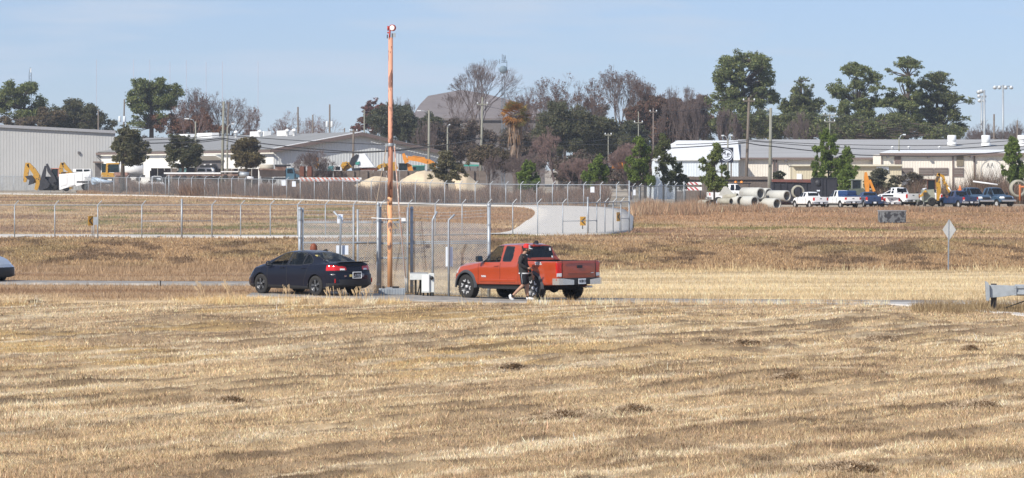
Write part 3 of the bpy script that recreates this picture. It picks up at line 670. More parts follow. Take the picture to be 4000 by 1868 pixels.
    for wx in (-wb / 2, wb / 2):
        for q in (-1, 1):
            if fine: wheel(root, wx, q * (W / 2 - .13), wr, .265, q, M_black, M_alloy, 6, 'fork'); arch_fill(root, wx, q * (W / 2 - .02), wr + .09, q)
            else:
                Wd = thing('wheel', None, None, (wx, q * (W / 2 - .14), wr)); Wd.parent = root
                b = MB(); b.lathe([(wr * .6, -.12), (wr * .93, -.12), (wr, -.09), (wr, .09), (wr * .93, .12), (wr * .6, .12)], 18, axis='Y'); b.build('tyre', M_tyre, Wd)
                b = MB(); b.lathe([(wr * .62, -.1), (wr * .62, q * .1), (wr * .3, q * .07), (.001, q * .08)], 14, axis='Y'); b.build('rim', M_alloy, Wd); arch_fill(root, wx, q * (W / 2 - .02), wr + .09, q)
            if flare:
                b = MB(); n = 26
                for r0, r1, y0, y1 in ((wr + .065, wr + .15, W / 2 - .02, W / 2 + .035),):
                    vs = []; zz = lambda r, a: max(wr + r * math.sin(a) * 1.02, .36)
                    for kk in range(n + 1):
                        a = R(-18) + (math.pi + R(36)) * kk / n
                        for r, y in ((r0, y0), (r0, y1), (r0 * .45 + r1 * .55, y1 + .006), (r1, y0)): vs.append((wx + r * math.cos(a), q * y, zz(r, a)))
                    b.add(vs, [(4 * kk + m_, 4 * kk + (m_ + 1) % 4, 4 * kk + 4 + (m_ + 1) % 4, 4 * kk + 4 + m_) for kk in range(n) for m_ in range(4)], False)
                b.build('wheel_arch_flare', M_flare, root)
    b = MB(); b.box((0, 0, .44 * s), (wb + 1.2, .9, .20)); b.box((-wb / 2, 0, wr), (.16, W - .4, .16)); b.lathe([(.001, -.17), (.13, -.12), (.17, 0), (.13, .12), (.001, .17)], 14, off=(-wb / 2, 0, wr), axis='X')
    b.box((0, W / 2 - .14, .42 * s), (wb - 1.0, .10, .10)); b.box((0, -W / 2 + .14, .42 * s), (wb - 1.0, .10, .10)); b.build('chassis', M_under, root)
    # rear bumper: dark middle with bright ends
    bx = xr - .06
    b = MB(); b.box((bx, 0, .60 * s), (.14, 1.0, .20)); b.box((bx + .04, 0, .68 * s), (.14, W - .25, .06)); bo = b.build('rear_bumper', M_black, root, .02)
    for q in (-1, 1):
        b = MB(); z0b, z1b = .50 * s, .70 * s
        pl = [(bx - .075, .34), (bx - .06, W / 2 - .14), (bx + .0, W / 2 - .02), (bx + .28, W / 2 + .01), (bx + .28, W / 2 - .05), (bx + .03, W / 2 - .10), (bx, .34)]
        vs = [(x, q * y, z0b) for x, y in pl] + [(x, q * y, z1b if y > W / 2 - .3 else z1b - .05) for x, y in pl]; n = len(pl)
        b.add(vs, [tuple(range(n)), tuple(range(2 * n - 1, n - 1, -1))] + [(i, (i + 1) % n, (i + 1) % n + n, i + n) for i in range(n)]); b.build('bumper_end', M_chrome if chrome else paint, bo)
    b = MB(); b.box((bx - .078, 0, .60 * s), (.012, .31, .17)); pl_ = b.build('number_plate', M_plate, root)
    if fine:
        b = MB(); fn = lambda u, v: (bx - .0855, -u, .60 * s + v)
        text_strokes(b, '804', -.125, -.03, .065, 0, fn, .2); text_strokes(b, '*', -.03, -.04, .085, 0, fn, .2); text_strokes(b, '034', .045, -.03, .065, 0, fn, .2); b.build('plate_lettering', M_black, pl_)
    tgz = rail - .19
    b = MB(); b.box((xr - .022, 0, tgz), (.03, .22, .085)); b.build('tailgate_handle', M_black, root, .01)
    if fine:
        b = MB(); b.box((xr - .018, 0, .865), (.02, 1.05, .015)); b.box((xr - .018, 0, rail - .075), (.02, 1.34, .014)); b.build('tailgate_crease', paint, root, .005)
        b = MB(); b.box((xr - .022, -.53, .86), (.012, .13, .02)); b.build('badge', M_chrome, root)
        for q in (-1, 1):
            mi = MB(); mi.box((cf - .16, q * (W / 2 + .10), belt + .12), (.12, .20, .19)); mi.tube([(cf - .14, q * (W / 2 - .06), belt + .06), (cf - .16, q * (W / 2 + .04), belt + .08)], .03, 6); mo = mi.build('wing_mirror', M_black, root, .035)
            g = MB(); g.box((cf - .245, q * (W / 2 + .10), belt + .12), (.008, .17, .16), ry=.22); g.build('mirror_glass', M_mirror, mo)
            d = MB(); d.box((cf - .88, q * (W / 2 - .005), belt - .10), (.20, .045, .035)); d.build('door_handle', paint, root, .01)
            t = MB(); t.box((cf - .75, q * (W / 2 - .01), .60), (1.35, .035, .09)); t.box((cf - 1.62, q * (W / 2 - .01), .60), (.34, .035, .09)); t.build('side_moulding', paint, root, .015)
            e = MB(); text_strokes(e, 'TACOMA', -.19, 0, .045, 0, (lambda u, v: (cf - .35 - u, W / 2 + .006, .71 + v)) if q > 0 else (lambda u, v: (cf - .35 + u, -W / 2 - .006, .71 + v)), .3); e.build('side_lettering', M_plate, root)
            e = MB(); fn = (lambda u, v: (-wb / 2 - .15 - u, W / 2 + .003, rail - .12 + v)) if q > 0 else (lambda u, v: (-wb / 2 - .15 + u, -W / 2 - .003, rail - .12 + v))
            text_strokes(e, 'TRD', 0, 0, .07, 0, fn, .34); text_strokes(e, 'OFF', .21, .042, .030, 0, fn, .3); text_strokes(e, 'ROAD', .21, 0, .030, 0, fn, .3); e.build('bed_lettering', M_plate, root)
            st = MB(); st.box((-.1, q * (W / 2 - .06), .36), (1.9, .07, .06)); st.build('side_step', M_black, root, .02)
        b = MB(); b.prism([(cb + .28, H - .015), (cb + .05, H - .03), (cb + .08, H + .075), (cb + .14, H + .085)], -.03, .03); b.build('antenna_fin', M_black, root)
        b = MB(); b.box((cb + .085, 0, H - .085), (.03, .34, .035)); b.build('brake_light', M_red, root)
        for q in ((.0, -.46, .34, .09), (-.03, -.53, .10, .06), (-.0, .50, .34, .08), (-.02, .55, .20, .07)): b = MB(); b.box((cb - .005 + q[0], q[1], rail + q[2]), (.008, .06, q[3]), ry=.28); b.build('sticker', M_sticker, root)
        b = MB(); b.tube([(xr + .5, -.45, .42), (xr - .02, -.52, .42)], .035, 10); b.build('exhaust', M_chrome, root)
        b = MB(); b.box((cf - .9, 0, .75), (2.0, 1.6, .1)); b.box((cf - .12, 0, 1.08), (.35, 1.5, .2)); b.build('interior', M_dark, root)
        for q in (-1, 1): seat(root, cf - 1.15, q * .4, .82)
        b = MB(); b.tube([(cf - .5 + .05 * math.sin(a), .4 + .18 * math.cos(a), 1.17 + .17 * math.sin(a)) for a in np.linspace(0, 6.283, 17)], .015, 6, False); b.build('steering_wheel', M_black, root)
    else:
        for q in (-1, 1):
            mi = MB(); mi.box((cf - .16, q * (W / 2 + .12), belt + .14), (.10, .22, .24)); mi.build('wing_mirror', paint if rack is None else M_black, root)
        b = MB(); b.box((xf + .02, 0, .62 * s), (.18, W - .1, .22)); b.build('front_bumper', M_chrome if chrome else M_black, root, .03)
        b = MB(); b.box((cf - .9, 0, .8), (1.8, 1.5, .1)); b.box((cb + .45, 0, 1.05), (.2, 1.4, .6)); b.build('interior', M_dark, root)
    return root
M_flare = mat('flare_plastic', (.055, .058, .065), .6, var=.15, scale=6)
M_mirror = mat('mirror_glass', (.25, .5, .75), .08, metal=.9, var=0)
P_navy = mat('navy_paint', (.010, .012, .022), .2, var=.05, coat=.15, spec=.18)
P_orange = mat('orange_paint', (.38, .057, .018), .28, var=.05, coat=.9)
P_silver = mat('silver_paint', (.50, .53, .56), .3, metal=.5, var=.04, coat=.8)
P_white = mat('dirty_white_paint', (.84, .84, .83), .4, var=.03, scale=1.2, col2=(.6, .58, .54), lo=.66, hi=.8, coat=.2)
P_blue = mat('blue_paint', (.022, .045, .11), .35, var=.1, coat=.5)
P_blue2 = mat('faded_blue_paint', (.045, .085, .14), .45, var=.2, coat=.2)
def place(px, D, lx, ly, rz, dz=0.0):
    """root position so that the local point (lx, ly) stands at photo column px and distance D"""
    c, s = math.cos(rz), math.sin(rz); X = PX(px, D) - (c * lx - s * ly); Y = D - (s * lx + c * ly)
    return X, Y
a = R(90 + 44.3); X, Y = place(1237, 106.3, -1.35, .80, a)
def seat_on(X, Y, rz, wb, extra=.03):
    """height and pitch so that both axles touch the ground or the lane"""
    fx, fy = X + math.cos(rz) * wb / 2, Y + math.sin(rz) * wb / 2; bx, by = X - math.cos(rz) * wb / 2, Y - math.sin(rz) * wb / 2
    zf, zb = float(gz0(fx, fy)) + extra, float(gz0(bx, by)) + extra
    return (zf + zb) / 2, -math.atan2(zf - zb, wb)
z, ry = seat_on(X, Y, a, 2.7, .02)
o = sedan('dark navy sedan stopped at the gate with its windows partly open', (X, Y, z), a, P_navy); o.rotation_euler.y = ry
a = R(90 + 41.2); X, Y = place(2080, 105.2, -1.618, .92, a); z, ry = seat_on(X, Y, a, 3.236)
o = pickup('pickup_truck', 'orange red pickup truck on the lane behind the walking man', (X, Y, z), a, P_orange); o.rotation_euler.y = ry
# silver car entering from the left
a = R(-28); X, Y = place(26, 119.2, 2.28, 0, a); z, ry = seat_on(X, Y, a, 2.7, .0)
o = sedan('silver car of which only the nose shows on the lane', (X, Y, z), a, P_silver)
# ---------------------------------------------------------------- people
def skin(name, pts, edges, m, parent, sub=2):
    """continuous surface grown round a skeleton; pts = [(x, y, z, rx, ry)]"""
    me = bpy.data.meshes.new(name); me.from_pydata([p[:3] for p in pts], edges, []); o = bpy.data.objects.new(name, me); C.objects.link(o)
    mo = o.modifiers.new('s', 'SKIN'); mo.use_smooth_shade = True
    for i, p in enumerate(pts):
        v = me.skin_vertices[0].data[i]; v.radius = (p[3], p[4] if len(p) > 4 else p[3]); v.use_root = i == 0
    sb = o.modifiers.new('u', 'SUBSURF'); sb.levels = sub; sb.render_levels = sub
    dg = bpy.context.evaluated_depsgraph_get(); nm = bpy.data.meshes.new_from_object(o.evaluated_get(dg)); o.modifiers.clear(); o.data = nm
    nm.materials.clear(); nm.materials.append(m); nm.polygons.foreach_set('use_smooth', [True] * len(nm.polygons)); o.name = name; o.parent = parent
    return o
M_skin = mat('skin', (.38, .21, .135), .55, var=.08, scale=12)
M_skin2 = mat('pale_skin', (.56, .34, .25), .55, var=.05)
M_sweater = mat('charcoal_knit', (.030, .029, .030), .95, var=.25, scale=20)
M_shorts = mat('black_cloth', (.012, .012, .016), .85, var=.2)
M_whitec = mat('white_cloth', (.75, .75, .74), .8, var=.06)
M_redc = mat('red_cloth', (.55, .02, .02), .75, var=.1)
M_hair = mat('dark_hair', (.012, .009, .008), .75, var=.3, scale=30)
M_auburn = mat('auburn_hair', (.20, .05, .018), .6, var=.35, scale=18)
def head(parent_name, h, sk, parent, hair):
    """face towards +x; h = centre; ellipsoid pulled into jaw, brow, nose"""
    b = MB(); n, k = 20, 14; vs = []
    for i in range(k + 1):
        t = math.pi * i / k
        for j in range(n):
            a = 2 * math.pi * j / n; x, y, z = math.sin(t) * math.cos(a), math.sin(t) * math.sin(a), math.cos(t)
            X = x * .100; Y = y * .076 * (1 - .18 * max(0, -z)); Z = z * .118
            if x > .8 and abs(y) < .3 and -.25 < z < .12: X += .022 * (1 - abs(z + .08) / .3)
            if x > .5 and z < -.5: X += .012
            vs.append((X, Y, Z))
    fs = [(i * n + j, i * n + (j + 1) % n, (i + 1) * n + (j + 1) % n, (i + 1) * n + j) for i in range(k) for j in range(n)]
    return vs, fs
def hand(b, wrist, d, up, side, curl, sc_=1.0):
    """palm and five bent fingers; d = pointing direction, up = back of the hand, side = towards the thumb"""
    d, up, side = Vector(d).normalized(), Vector(up).normalized(), Vector(side).normalized(); w_ = Vector(wrist)
    P = lambda a, s_, u: w_ + (d * a + side * s_ + up * u) * sc_
    b.tube([P(-.02, 0, 0), P(.03, 0, 0), P(.09, 0, 0), P(.10, 0, 0)], [.026, .036, .038, .02], 8)
    for k, (o, L) in enumerate(((.027, .072), (.009, .08), (-.009, .074), (-.026, .058))):
        p = P(.09, o, 0); pts = [p]; ang = 0
        for s_ in range(3):
            ang += curl; p = p + (d * math.cos(ang) - up * math.sin(ang)) * L / 3 * sc_ * 1.15; pts.append(p)
        b.tube(pts, [.0095, .009, .0085, .007], 6)
    b.tube([P(.02, .03, -.005), P(.05, .055, -.015), P(.085, .058, -.03)], [.013, .011, .008], 6)
zg = float(gz0(PX(2052, 104.6), 104.6)) + .03
man = thing('person', 'bearded man in red and white cap and black shorts walking past the orange pickup', 'person', (PX(2052, 104.6), 104.6, zg))
body = skin('body', [(-.06, 0, .93, .10, .12), (-.07, 0, 1.12, .09, .12), (-.07, 0, 1.30, .10, .14), (-.06, 0, 1.42, .07, .075), (-.01, 0, 1.49, .056, .056), (.03, 0, 1.57, .082, .072), (.04, 0, 1.63, .078, .068),
                  (-.10, -.19, 1.385, .062, .062), (-.185, -.235, 1.16, .05, .05), (-.02, -.22, 1.045, .038, .038), (.075, -.17, 1.01, .028, .028),
                  (-.04, .19, 1.385, .062, .062), (.02, .235, 1.13, .05, .05), (.17, .20, .90, .036, .036), (.215, .19, .80, .028, .028),
                  (-.07, -.09, .86, .095, .095), (-.05, -.095, .50, .062, .062), (-.20, -.10, .35, .056, .06), (-.37, -.10, .18, .04, .04), (-.425, -.10, .10, .042, .04), (-.40, -.10, .035, .035, .04),
                  (-.03, .09, .86, .095, .095), (.065, .095, .48, .062, .062), (.055, .095, .30, .058, .06), (.075, .095, .09, .04, .04), (.13, .095, .05, .04, .042), (.25, .095, .04, .03, .04)],
            [(0, 1), (1, 2), (2, 3), (3, 4), (4, 5), (5, 6), (2, 7), (7, 8), (8, 9), (9, 10), (2, 11), (11, 12), (12, 13), (13, 14), (0, 15), (15, 16), (16, 17), (17, 18), (18, 19), (19, 20), (0, 21), (21, 22), (22, 23), (23, 24), (24, 25), (25, 26)], M_skin, man)
# sharpen the head and add hands to the same body mesh
hv, hf = head('head', None, None, None, None); b = MB(); b.v = [tuple(v.co) for v in body.data.vertices]; b.f = [tuple(p.vertices) for p in body.data.polygons]; b.sm = [True] * len(b.f)
Mh = Matrix.Rotation(.12, 3, 'Y'); b.add([Mh @ Vector(v) + Vector((.052, 0, 1.60)) for v in hv], hf, True)
hand(b, (.085, -.165, 1.008), (1, .25, .05), (-.1, -.1, 1), (0, 1, .2), .35); hand(b, (.22, .19, .79), (.25, -.05, -1), (.3, 1, 0), (1, 0, .2), .3)
b.tube([(.035, -.075, 1.62), (.035, -.086, 1.60), (.03, -.075, 1.57)], [.016, .02, .012], 6); b.tube([(.035, .075, 1.62), (.035, .086, 1.60), (.03, .075, 1.57)], [.016, .02, .012], 6)
bpy.data.objects.remove(body); b.build('body', M_skin, man)
b = MB(); b.lathe([(.001, -.10), (.035, -.095), (.062, -.06), (.075, -.01), (.072, .03), (.05, .04)], 14, Matrix.Rotation(.30, 3, 'Y') @ Matrix.Diagonal((1.0, .95, 1.0)), off=(.085, 0, 1.535)); b.build('beard', M_hair, man)
b = MB(); b.lathe([(.06, -.07), (.102, -.03), (.104, .02), (.09, .05)], 16, Matrix.Diagonal((1, .78, 1)), off=(.03, 0, 1.60)); b.build('hair', M_hair, man)
cap = MB(); cap.lathe([(.112, -.02), (.112, .03), (.10, .085), (.06, .115), (.001, .12)], 20, Matrix.Rotation(.10, 3, 'Y') @ Matrix.Diagonal((1.0, .80, 1)), off=(.045, 0, 1.665)); cp = cap.build('cap', M_redc, man)
b = MB(); n = 10; vs = []
for i in range(n + 1):
    a = R(-58 + 116 * i / n)
    for r, z in ((1.015, -.02), (1.02, .045), (.96, .085)): vs.append((.045 + .113 * r * math.cos(a), .091 * r * math.sin(a), 1.665 + z - .012 * math.cos(a)))
b.add(vs, [(3 * i + q, 3 * i + q + 1, 3 * i + q + 4, 3 * i + q + 3) for i in range(n) for q in (0, 1)], True); b.build('cap_front', M_whitec, cp)
b = MB(); vs = []
for i in range(n + 1):
    a = R(-62 + 124 * i / n); x0, y0 = .045 + .108 * math.cos(a), .086 * math.sin(a)
    for dx, dz in ((0, -.022), (.085 * math.cos(a) ** .5 if math.cos(a) > 0 else 0, -.045), (.085 * math.cos(a) ** .5 if math.cos(a) > 0 else 0, -.053), (0, -.031)): vs.append((x0 + dx, y0 * (1 + dx), 1.665 + dz))
b.add(vs, [(4 * i + q, 4 * i + (q + 1) % 4, 4 * i + 4 + (q + 1) % 4, 4 * i + 4 + q) for i in range(n) for q in range(4)], True); b.build('cap_brim', M_whitec, cp)
sw = skin('sweater', [(-.055, 0, .875, .15, .175), (-.07, 0, 1.12, .145, .175), (-.075, 0, 1.30, .145, .19), (-.045, 0, 1.43, .08, .09), (-.03, 0, 1.46, .066, .07),
                 (-.10, -.195, 1.385, .08, .08), (-.19, -.24, 1.16, .068, .068), (-.02, -.222, 1.045, .05, .05), (.06, -.18, 1.015, .04, .04),
                 (-.04, .195, 1.385, .08, .08), (.02, .24, 1.13, .066, .066), (.15, .205, .93, .048, .048), (.19, .197, .86, .04, .04)],
     [(0, 1), (1, 2), (2, 3), (3, 4), (2, 5), (5, 6), (6, 7), (7, 8), (2, 9), (9, 10), (10, 11), (11, 12)], M_sweater, man)
b = MB(); b.v = [tuple(v.co) for v in sw.data.vertices]; b.f = [tuple(p.vertices) for p in sw.data.polygons]; b.sm = [True] * len(b.f)
for q in ((.150, .85, -.055, 1.13), (.148, .95, -.06, 1.13), (.140, 1.10, -.068, 1.18), (.150, 1.28, -.072, 1.22), (.132, 1.38, -.072, 1.30), (.075, 1.45, -.05, 1.1), (.06, 1.465, -.04, 1.05)): pass
vs = []; Q = ((.152, .85, -.055, 1.14), (.148, .95, -.06, 1.14), (.142, 1.10, -.068, 1.18), (.150, 1.28, -.072, 1.24), (.128, 1.38, -.072, 1.35), (.072, 1.45, -.05, 1.1), (.058, 1.47, -.035, 1.05))
for (r_, z_, x_, k_) in Q:
    for j in range(18): a = 2 * math.pi * j / 18; vs.append((x_ + r_ * math.cos(a), r_ * k_ * math.sin(a), z_))
b.add(vs, [(i * 18 + j, i * 18 + (j + 1) % 18, (i + 1) * 18 + (j + 1) % 18, (i + 1) * 18 + j) for i in range(len(Q) - 1) for j in range(18)], True)
bpy.data.objects.remove(sw); b.build('sweater', M_sweater, man)
b = MB(); b.lathe([(.150, -.018), (.156, -.012), (.156, .012), (.15, .018)], 18, Matrix.Diagonal((1, 1.18, 1)), off=(-.055, 0, .850)); b.build('shirt_hem', M_whitec, man)
sh = skin('shorts', [(-.055, 0, .93, .145, .165), (-.06, 0, .84, .14, .15), (-.07, -.095, .78, .115, .11), (-.055, -.10, .64, .108, .10), (-.045, -.10, .47, .105, .095), (-.03, .095, .78, .115, .11), (.02, .10, .64, .108, .10), (.05, .10, .47, .105, .095)],
          [(0, 1), (1, 2), (2, 3), (3, 4), (1, 5), (5, 6), (6, 7)], M_shorts, man)
b = MB(); b.tube([(-.11, -.185, .86), (-.115, -.205, .74), (-.10, -.205, .62), (-.095, -.20, .52)], .011, 6); b.build('shorts_stripe', M_galv, sh)
for (p, q, s_) in (((-.385, -.10, .17), (-.43, -.10, .12), 0), ((.075, .095, .14), (.075, .095, .06), 1)):
    b = MB(); b.tube([p, q], [.05, .048], 10); b.build('sock', M_shorts, man)
b = MB(); b.tube([(-.44, -.10, .17), (-.475, -.10, .15), (-.46, -.10, .08), (-.40, -.10, .03), (-.35, -.10, .022)], [.045, .052, .052, .045, .028], 10); b.build('shoe', M_whitec, man)
b = MB(); b.tube([(.03, .095, .055), (.08, .095, .06), (.16, .095, .045), (.25, .095, .035), (.285, .095, .03)], [.045, .055, .05, .042, .022], 10); b.build('shoe', M_whitec, man)
ph = MB(); ph.box((.215, -.135, 1.035), (.15, .075, .010), ry=-.1, rz=.25); o = ph.build('phone', M_black, None, .003); o.location = man.location
tag(o, 'dark phone lying in the hand of the walking man', 'phone')
# woman on the far side of the navy sedan
X, D = PX(1225, 109.5), 109.5
wo = thing('person', 'person with auburn hair standing behind the navy sedan, hair above its roof', 'person', (X, D, float(gz0(X, D)) + .01), R(115))
skin('body', [(0, 0, .88, .11, .15), (0, 0, 1.05, .10, .13), (0, 0, 1.2, .105, .15), (.01, 0, 1.31, .06, .065), (.02, 0, 1.38, .048, .048), (.03, 0, 1.46, .082, .07), (.03, 0, 1.52, .07, .065), (0, -.16, 1.27, .05, .05), (.0, -.19, 1.02, .04, .04), (.14, -.15, .90, .03, .03), (.2, -.13, .88, .03, .02), (0, .16, 1.27, .05, .05), (.0, .19, 1.02, .04, .04), (.14, .15, .90, .03, .03), (.2, .13, .88, .03, .02),
              (0, -.08, .78, .09, .09), (.01, -.085, .44, .058, .058), (-.01, -.085, .08, .04, .04), (.12, -.085, .04, .035, .04), (0, .08, .78, .09, .09), (.01, .085, .44, .058, .058), (-.01, .085, .08, .04, .04), (.12, .085, .04, .035, .04)],
     [(0, 1), (1, 2), (2, 3), (3, 4), (4, 5), (5, 6), (2, 7), (7, 8), (8, 9), (9, 10), (2, 11), (11, 12), (12, 13), (13, 14), (0, 15), (15, 16), (16, 17), (17, 18), (0, 19), (19, 20), (20, 21), (21, 22)], M_skin2, wo)
b = MB(); b.lathe([(.001, .175), (.05, .165), (.092, .125), (.112, .05), (.118, -.06), (.125, -.20), (.10, -.30), (.03, -.31)], 18, Matrix.Diagonal((1, 1.05, 1)), off=(-.005, 0, 1.445)); b.build('hair', M_auburn, wo)
skin('jacket', [(0, 0, .82, .13, .17), (0, 0, 1.05, .12, .15), (0, 0, 1.2, .125, .17), (.01, 0, 1.32, .07, .075), (0, -.165, 1.27, .065, .065), (.0, -.195, 1.02, .054, .054), (.12, -.16, .91, .042, .042), (0, .165, 1.27, .065, .065), (.0, .195, 1.02, .054, .054), (.12, .16, .91, .042, .042)], [(0, 1), (1, 2), (2, 3), (2, 4), (4, 5), (5, 6), (2, 7), (7, 8), (8, 9)], M_sweater, wo)
skin('trousers', [(0, 0, .86, .12, .15), (0, -.08, .76, .10, .10), (.01, -.085, .44, .072, .072), (-.01, -.085, .1, .062, .062), (0, .08, .76, .10, .10), (.01, .085, .44, .072, .072), (-.01, .085, .1, .062, .062)], [(0, 1), (1, 2), (2, 3), (0, 4), (4, 5), (5, 6)], M_shorts, wo)

# ---------------------------------------------------------------- chain link
M_wire = mat('fence_wire', (.46, .48, .49), .5, metal=.4, var=.1)
M_post = mat('fence_post', (.36, .39, .415), .5, metal=.3, var=.15, scale=6)
M_wiref = mat('far_fence_wire', (.22, .24, .25), .6, metal=.2, var=.1)
def wire_tri(b, p, q, r):
    d = (q - p).normalized(); a = d.cross(Vector((0, 1, .02))).normalized() * r; c = Vector((0, r, 0))
    k = [a - c * .5, -a - c * .5, c]
    b.add([p + x for x in k] + [q + x for x in k], [(0, 1, 4, 3), (1, 2, 5, 4), (2, 0, 3, 5)])
def link_mesh(b, p0, p1, z0, z1, pitch, r):
    """woven wire between two ground points, from height z0 to z1 (each a pair for the two ends)"""
    p0, p1 = Vector((p0[0], p0[1], 0)), Vector((p1[0], p1[1], 0)); L = (p1 - p0).length; H = z1[0] - z0[0]; st = pitch * 1.4142
    P = lambda u, v: p0.lerp(p1, u / L) + Vector((0, 0, lerp(z0[0], z0[1], u / L) + v))
    k = -H
    while k < L:
        u0, v0, u1, v1 = k, 0, k + H, H
        if u0 < 0: v0 = -u0; u0 = 0
        if u1 > L: v1 = H - (u1 - L); u1 = L
        if v1 > v0 + .01:
            wire_tri(b, P(u0, v0), P(u1, v1), r); wire_tri(b, P(u0, H - v0), P(u1, H - v1), r)
        k += st
def barbed(b, P, r=.004, step=.5):
    for p, q in zip(P[:-1], P[1:]):
        wire_tri(b, p, q, r); L = (q - p).length; k = step
        while k < L:
            c = p.lerp(q, k / L); b.box(c, (.05, .012, .014)); b.box(c, (.012, .012, .06)); k += step
def post(b, x, y, z0, z1, r, cap=True, n=10):
    b.tube([(x, y, z0 - .2), (x, y, z1)], r, n)
    if cap: b.lathe([(r * 1.25, -.01), (r * 1.25, .03), (r * .8, .07), (.001, .085)], n, off=(x, y, z1))
DG = 110.0
def GP(x, y, D=DG): p = at(x, y, D); return p
def gbase(x, D=DG): return float(gz0(PX(x, D), D))
# four big gate posts
for x, yt, r, lab in ((1171, 818, .055, 'thick round gate post with a domed cap behind the woman and the navy sedan'), (1477, 800, .052, 'thick round gate post between the navy sedan and the beacon pole'), (1608, 816, .052, 'thick round gate post with a domed cap above the white cabinets'), (1910, 804, .055, 'thick round gate post behind the nose of the orange pickup roof')):
    b = MB(); post(b, PX(x, DG), DG, gbase(x), ZY(yt, DG), r, True, 14)
    for q in (.3, 1.0, 1.8, 2.4): b.lathe([(r * 1.12, -.03), (r * 1.12, .03)], 14, off=(PX(x, DG), DG, gbase(x) + q))
    tag(b.build('gate_post', M_post), lab, 'gate post', 'gate posts of the chain link enclosure')
# double gate leaf
def leaf(name, lab, x0, x1, stiles, rails, ym, yb, barb, D=DG + .06, grp=None):
    t = thing(name, lab, 'gate', (0, 0, 0), 0, grp)
    for x, y0, y1 in stiles:
        b = MB(); b.tube([at(x, y0, D), at(x, y1, D)], .034, 8); b.build('gate_stile', M_post, t)
    for y, xa, xb in rails:
        b = MB(); b.tube([at(xa, y, D), at(xb, y, D)], .031, 8); b.build('gate_rail', M_post, t)
    b = MB(); link_mesh(b, (PX(x0, D), D - .03), (PX(x1, D), D - .03), (ZY(yb, D),) * 2, (ZY(ym, D),) * 2, .055, .0058); b.build('chain_link_mesh', M_wire, t)
    for y in barb:
        b = MB(); barbed(b, [at(x0, y, D), at(.5 * (x0 + x1), y + 2, D), at(x1, y, D)]); b.build('barbed_wire', M_wire, t)
    return t
leaf('gate_leaf', 'wide chain link gate leaf half hidden behind the navy sedan', 1184, 1381, [(1183, 812, 1145), (1381, 808, 1145)], [(869, 1184, 1381), (948, 1173, 1475), (1142, 1184, 1381)], 860, 1142, (822, 838, 854))
leaf('gate_leaf', 'chain link gate leaf between the sign post and the beacon pole', 1397, 1475, [(1397, 818, 1145), (1484, 812, 1145)], [(869, 1397, 1475), (1142, 1397, 1475)], 860, 1142, (820, 830, 840, 853), D=DG + .10)
leaf('walk_gate', 'narrow chain link walk gate behind the orange beacon pole', 1484, 1592, [(1486, 808, 1146), (1592, 810, 1146)], [(869, 1486, 1592), (951, 1480, 1605), (1008, 1486, 1592), (1138, 1486, 1592)], 862, 1140, (830, 848), D=DG + .14)
t = thing('fence_panel', 'chain link fence panel with barbed wire between the white cabinets and the pickup', 'fence')
b = MB(); link_mesh(b, (PX(1610, DG), DG), (PX(1906, DG), DG), (gbase(1610) + .05, gbase(1906) + .05), (ZY(864, DG), ZY(864, DG)), .055, .0060); b.build('chain_link_mesh', M_wire, t)
for y, ya in ((945, 942), (952, 950)):
    b = MB(); b.tube([at(1610, y, DG + .03), at(1906, ya, DG + .03)], .022, 8); b.build('rail', M_post, t)
for y in (826, 838, 850):
    b = MB(); barbed(b, [at(1610, y, DG), at(1700, y + 6, DG), at(1760, y + 4, DG), at(1906, y - 6, DG)]); b.build('barbed_wire', M_wire, t)
for x, ax, ay, D in ((1690, 1707, 826, 108.9), (1753, 1776, 838, 108.6)):
    b = MB(); b.tube([at(x, 1152, D) - Vector((0, 0, .2)), at(x, 860, D), at(ax, ay, D)], .036, 8); b.build('post', M_post, t)
# enclosure behind: angled post carrying two signs
t = thing('sign_post', 'fence post with a bent arm carrying two white signs behind the sedan roof', 'sign')
b = MB(); b.tube([at(1303, 826, 108.6), at(1331, 856, 108.6), at(1326, 1150, 108.6)], .034, 8); b.build('post', M_post, t)
M_sign = mat('sign_white', (.70, .74, .80), .5, var=.08); M_signt = mat('sign_print', (.25, .33, .48), .6, var=.1)
b = MB(); b.box(at(1328, 855, 108.7), (.19, .012, .30)); s1 = b.build('sign_plate', M_sign, t)
b = MB(); b.box(at(1328, 850, 108.69), (.15, .012, .06)); b.box(at(1328, 844, 108.69), (.04, .012, .06)); b.build('sign_print', M_signt, s1)
b = MB(); b.box(at(1337, 977, 108.72), (.40, .012, .30)); b.build('sign_plate', M_sign, t)
b = MB(); b.box(at(1755, 1003, 108.7), (.235, .012, .64)); o = b.build('sign', M_sign); tag(o, 'tall blank white sign fixed to the fence post in front of the pickup', 'sign')

# ---------------------------------------------------------------- beacon pole
M_opole = mat('orange_pole_paint', (.72, .36, .17), .6, var=.10, scale=1.8, col2=(.14, .085, .065), lo=.545, hi=.575, stretch=(2, 2, .9), bump=.15)
M_pinkp = mat('faded_pink_pole_paint', (.64, .31, .20), .6, var=.10, scale=2.2, col2=(.20, .09, .06), lo=.505, hi=.535, stretch=(2.2, 2.2, .8), bump=.15)
M_beacon = mat('beacon_red', (.42, .035, .02), .45, var=.15); M_lens = mat('beacon_lens', (.85, .85, .83), .15, var=.03, coat=.5)
DP = 109.2; px = PX(1523, DP); zb = ZY(1136, DP)
t = thing('beacon_pole', 'tall flaking orange pole with a round red beacon on top', 'pole', (px, DP, zb))
zz = lambda y: ZY(y, DP) - zb
b = MB(); b.tube([(0, 0, .08), (0, 0, zz(800))], .083, 20); b.tube([(0, 0, zz(800)), (0, 0, zz(770))], [.083, .082], 20); b.build('pole', M_opole, t)
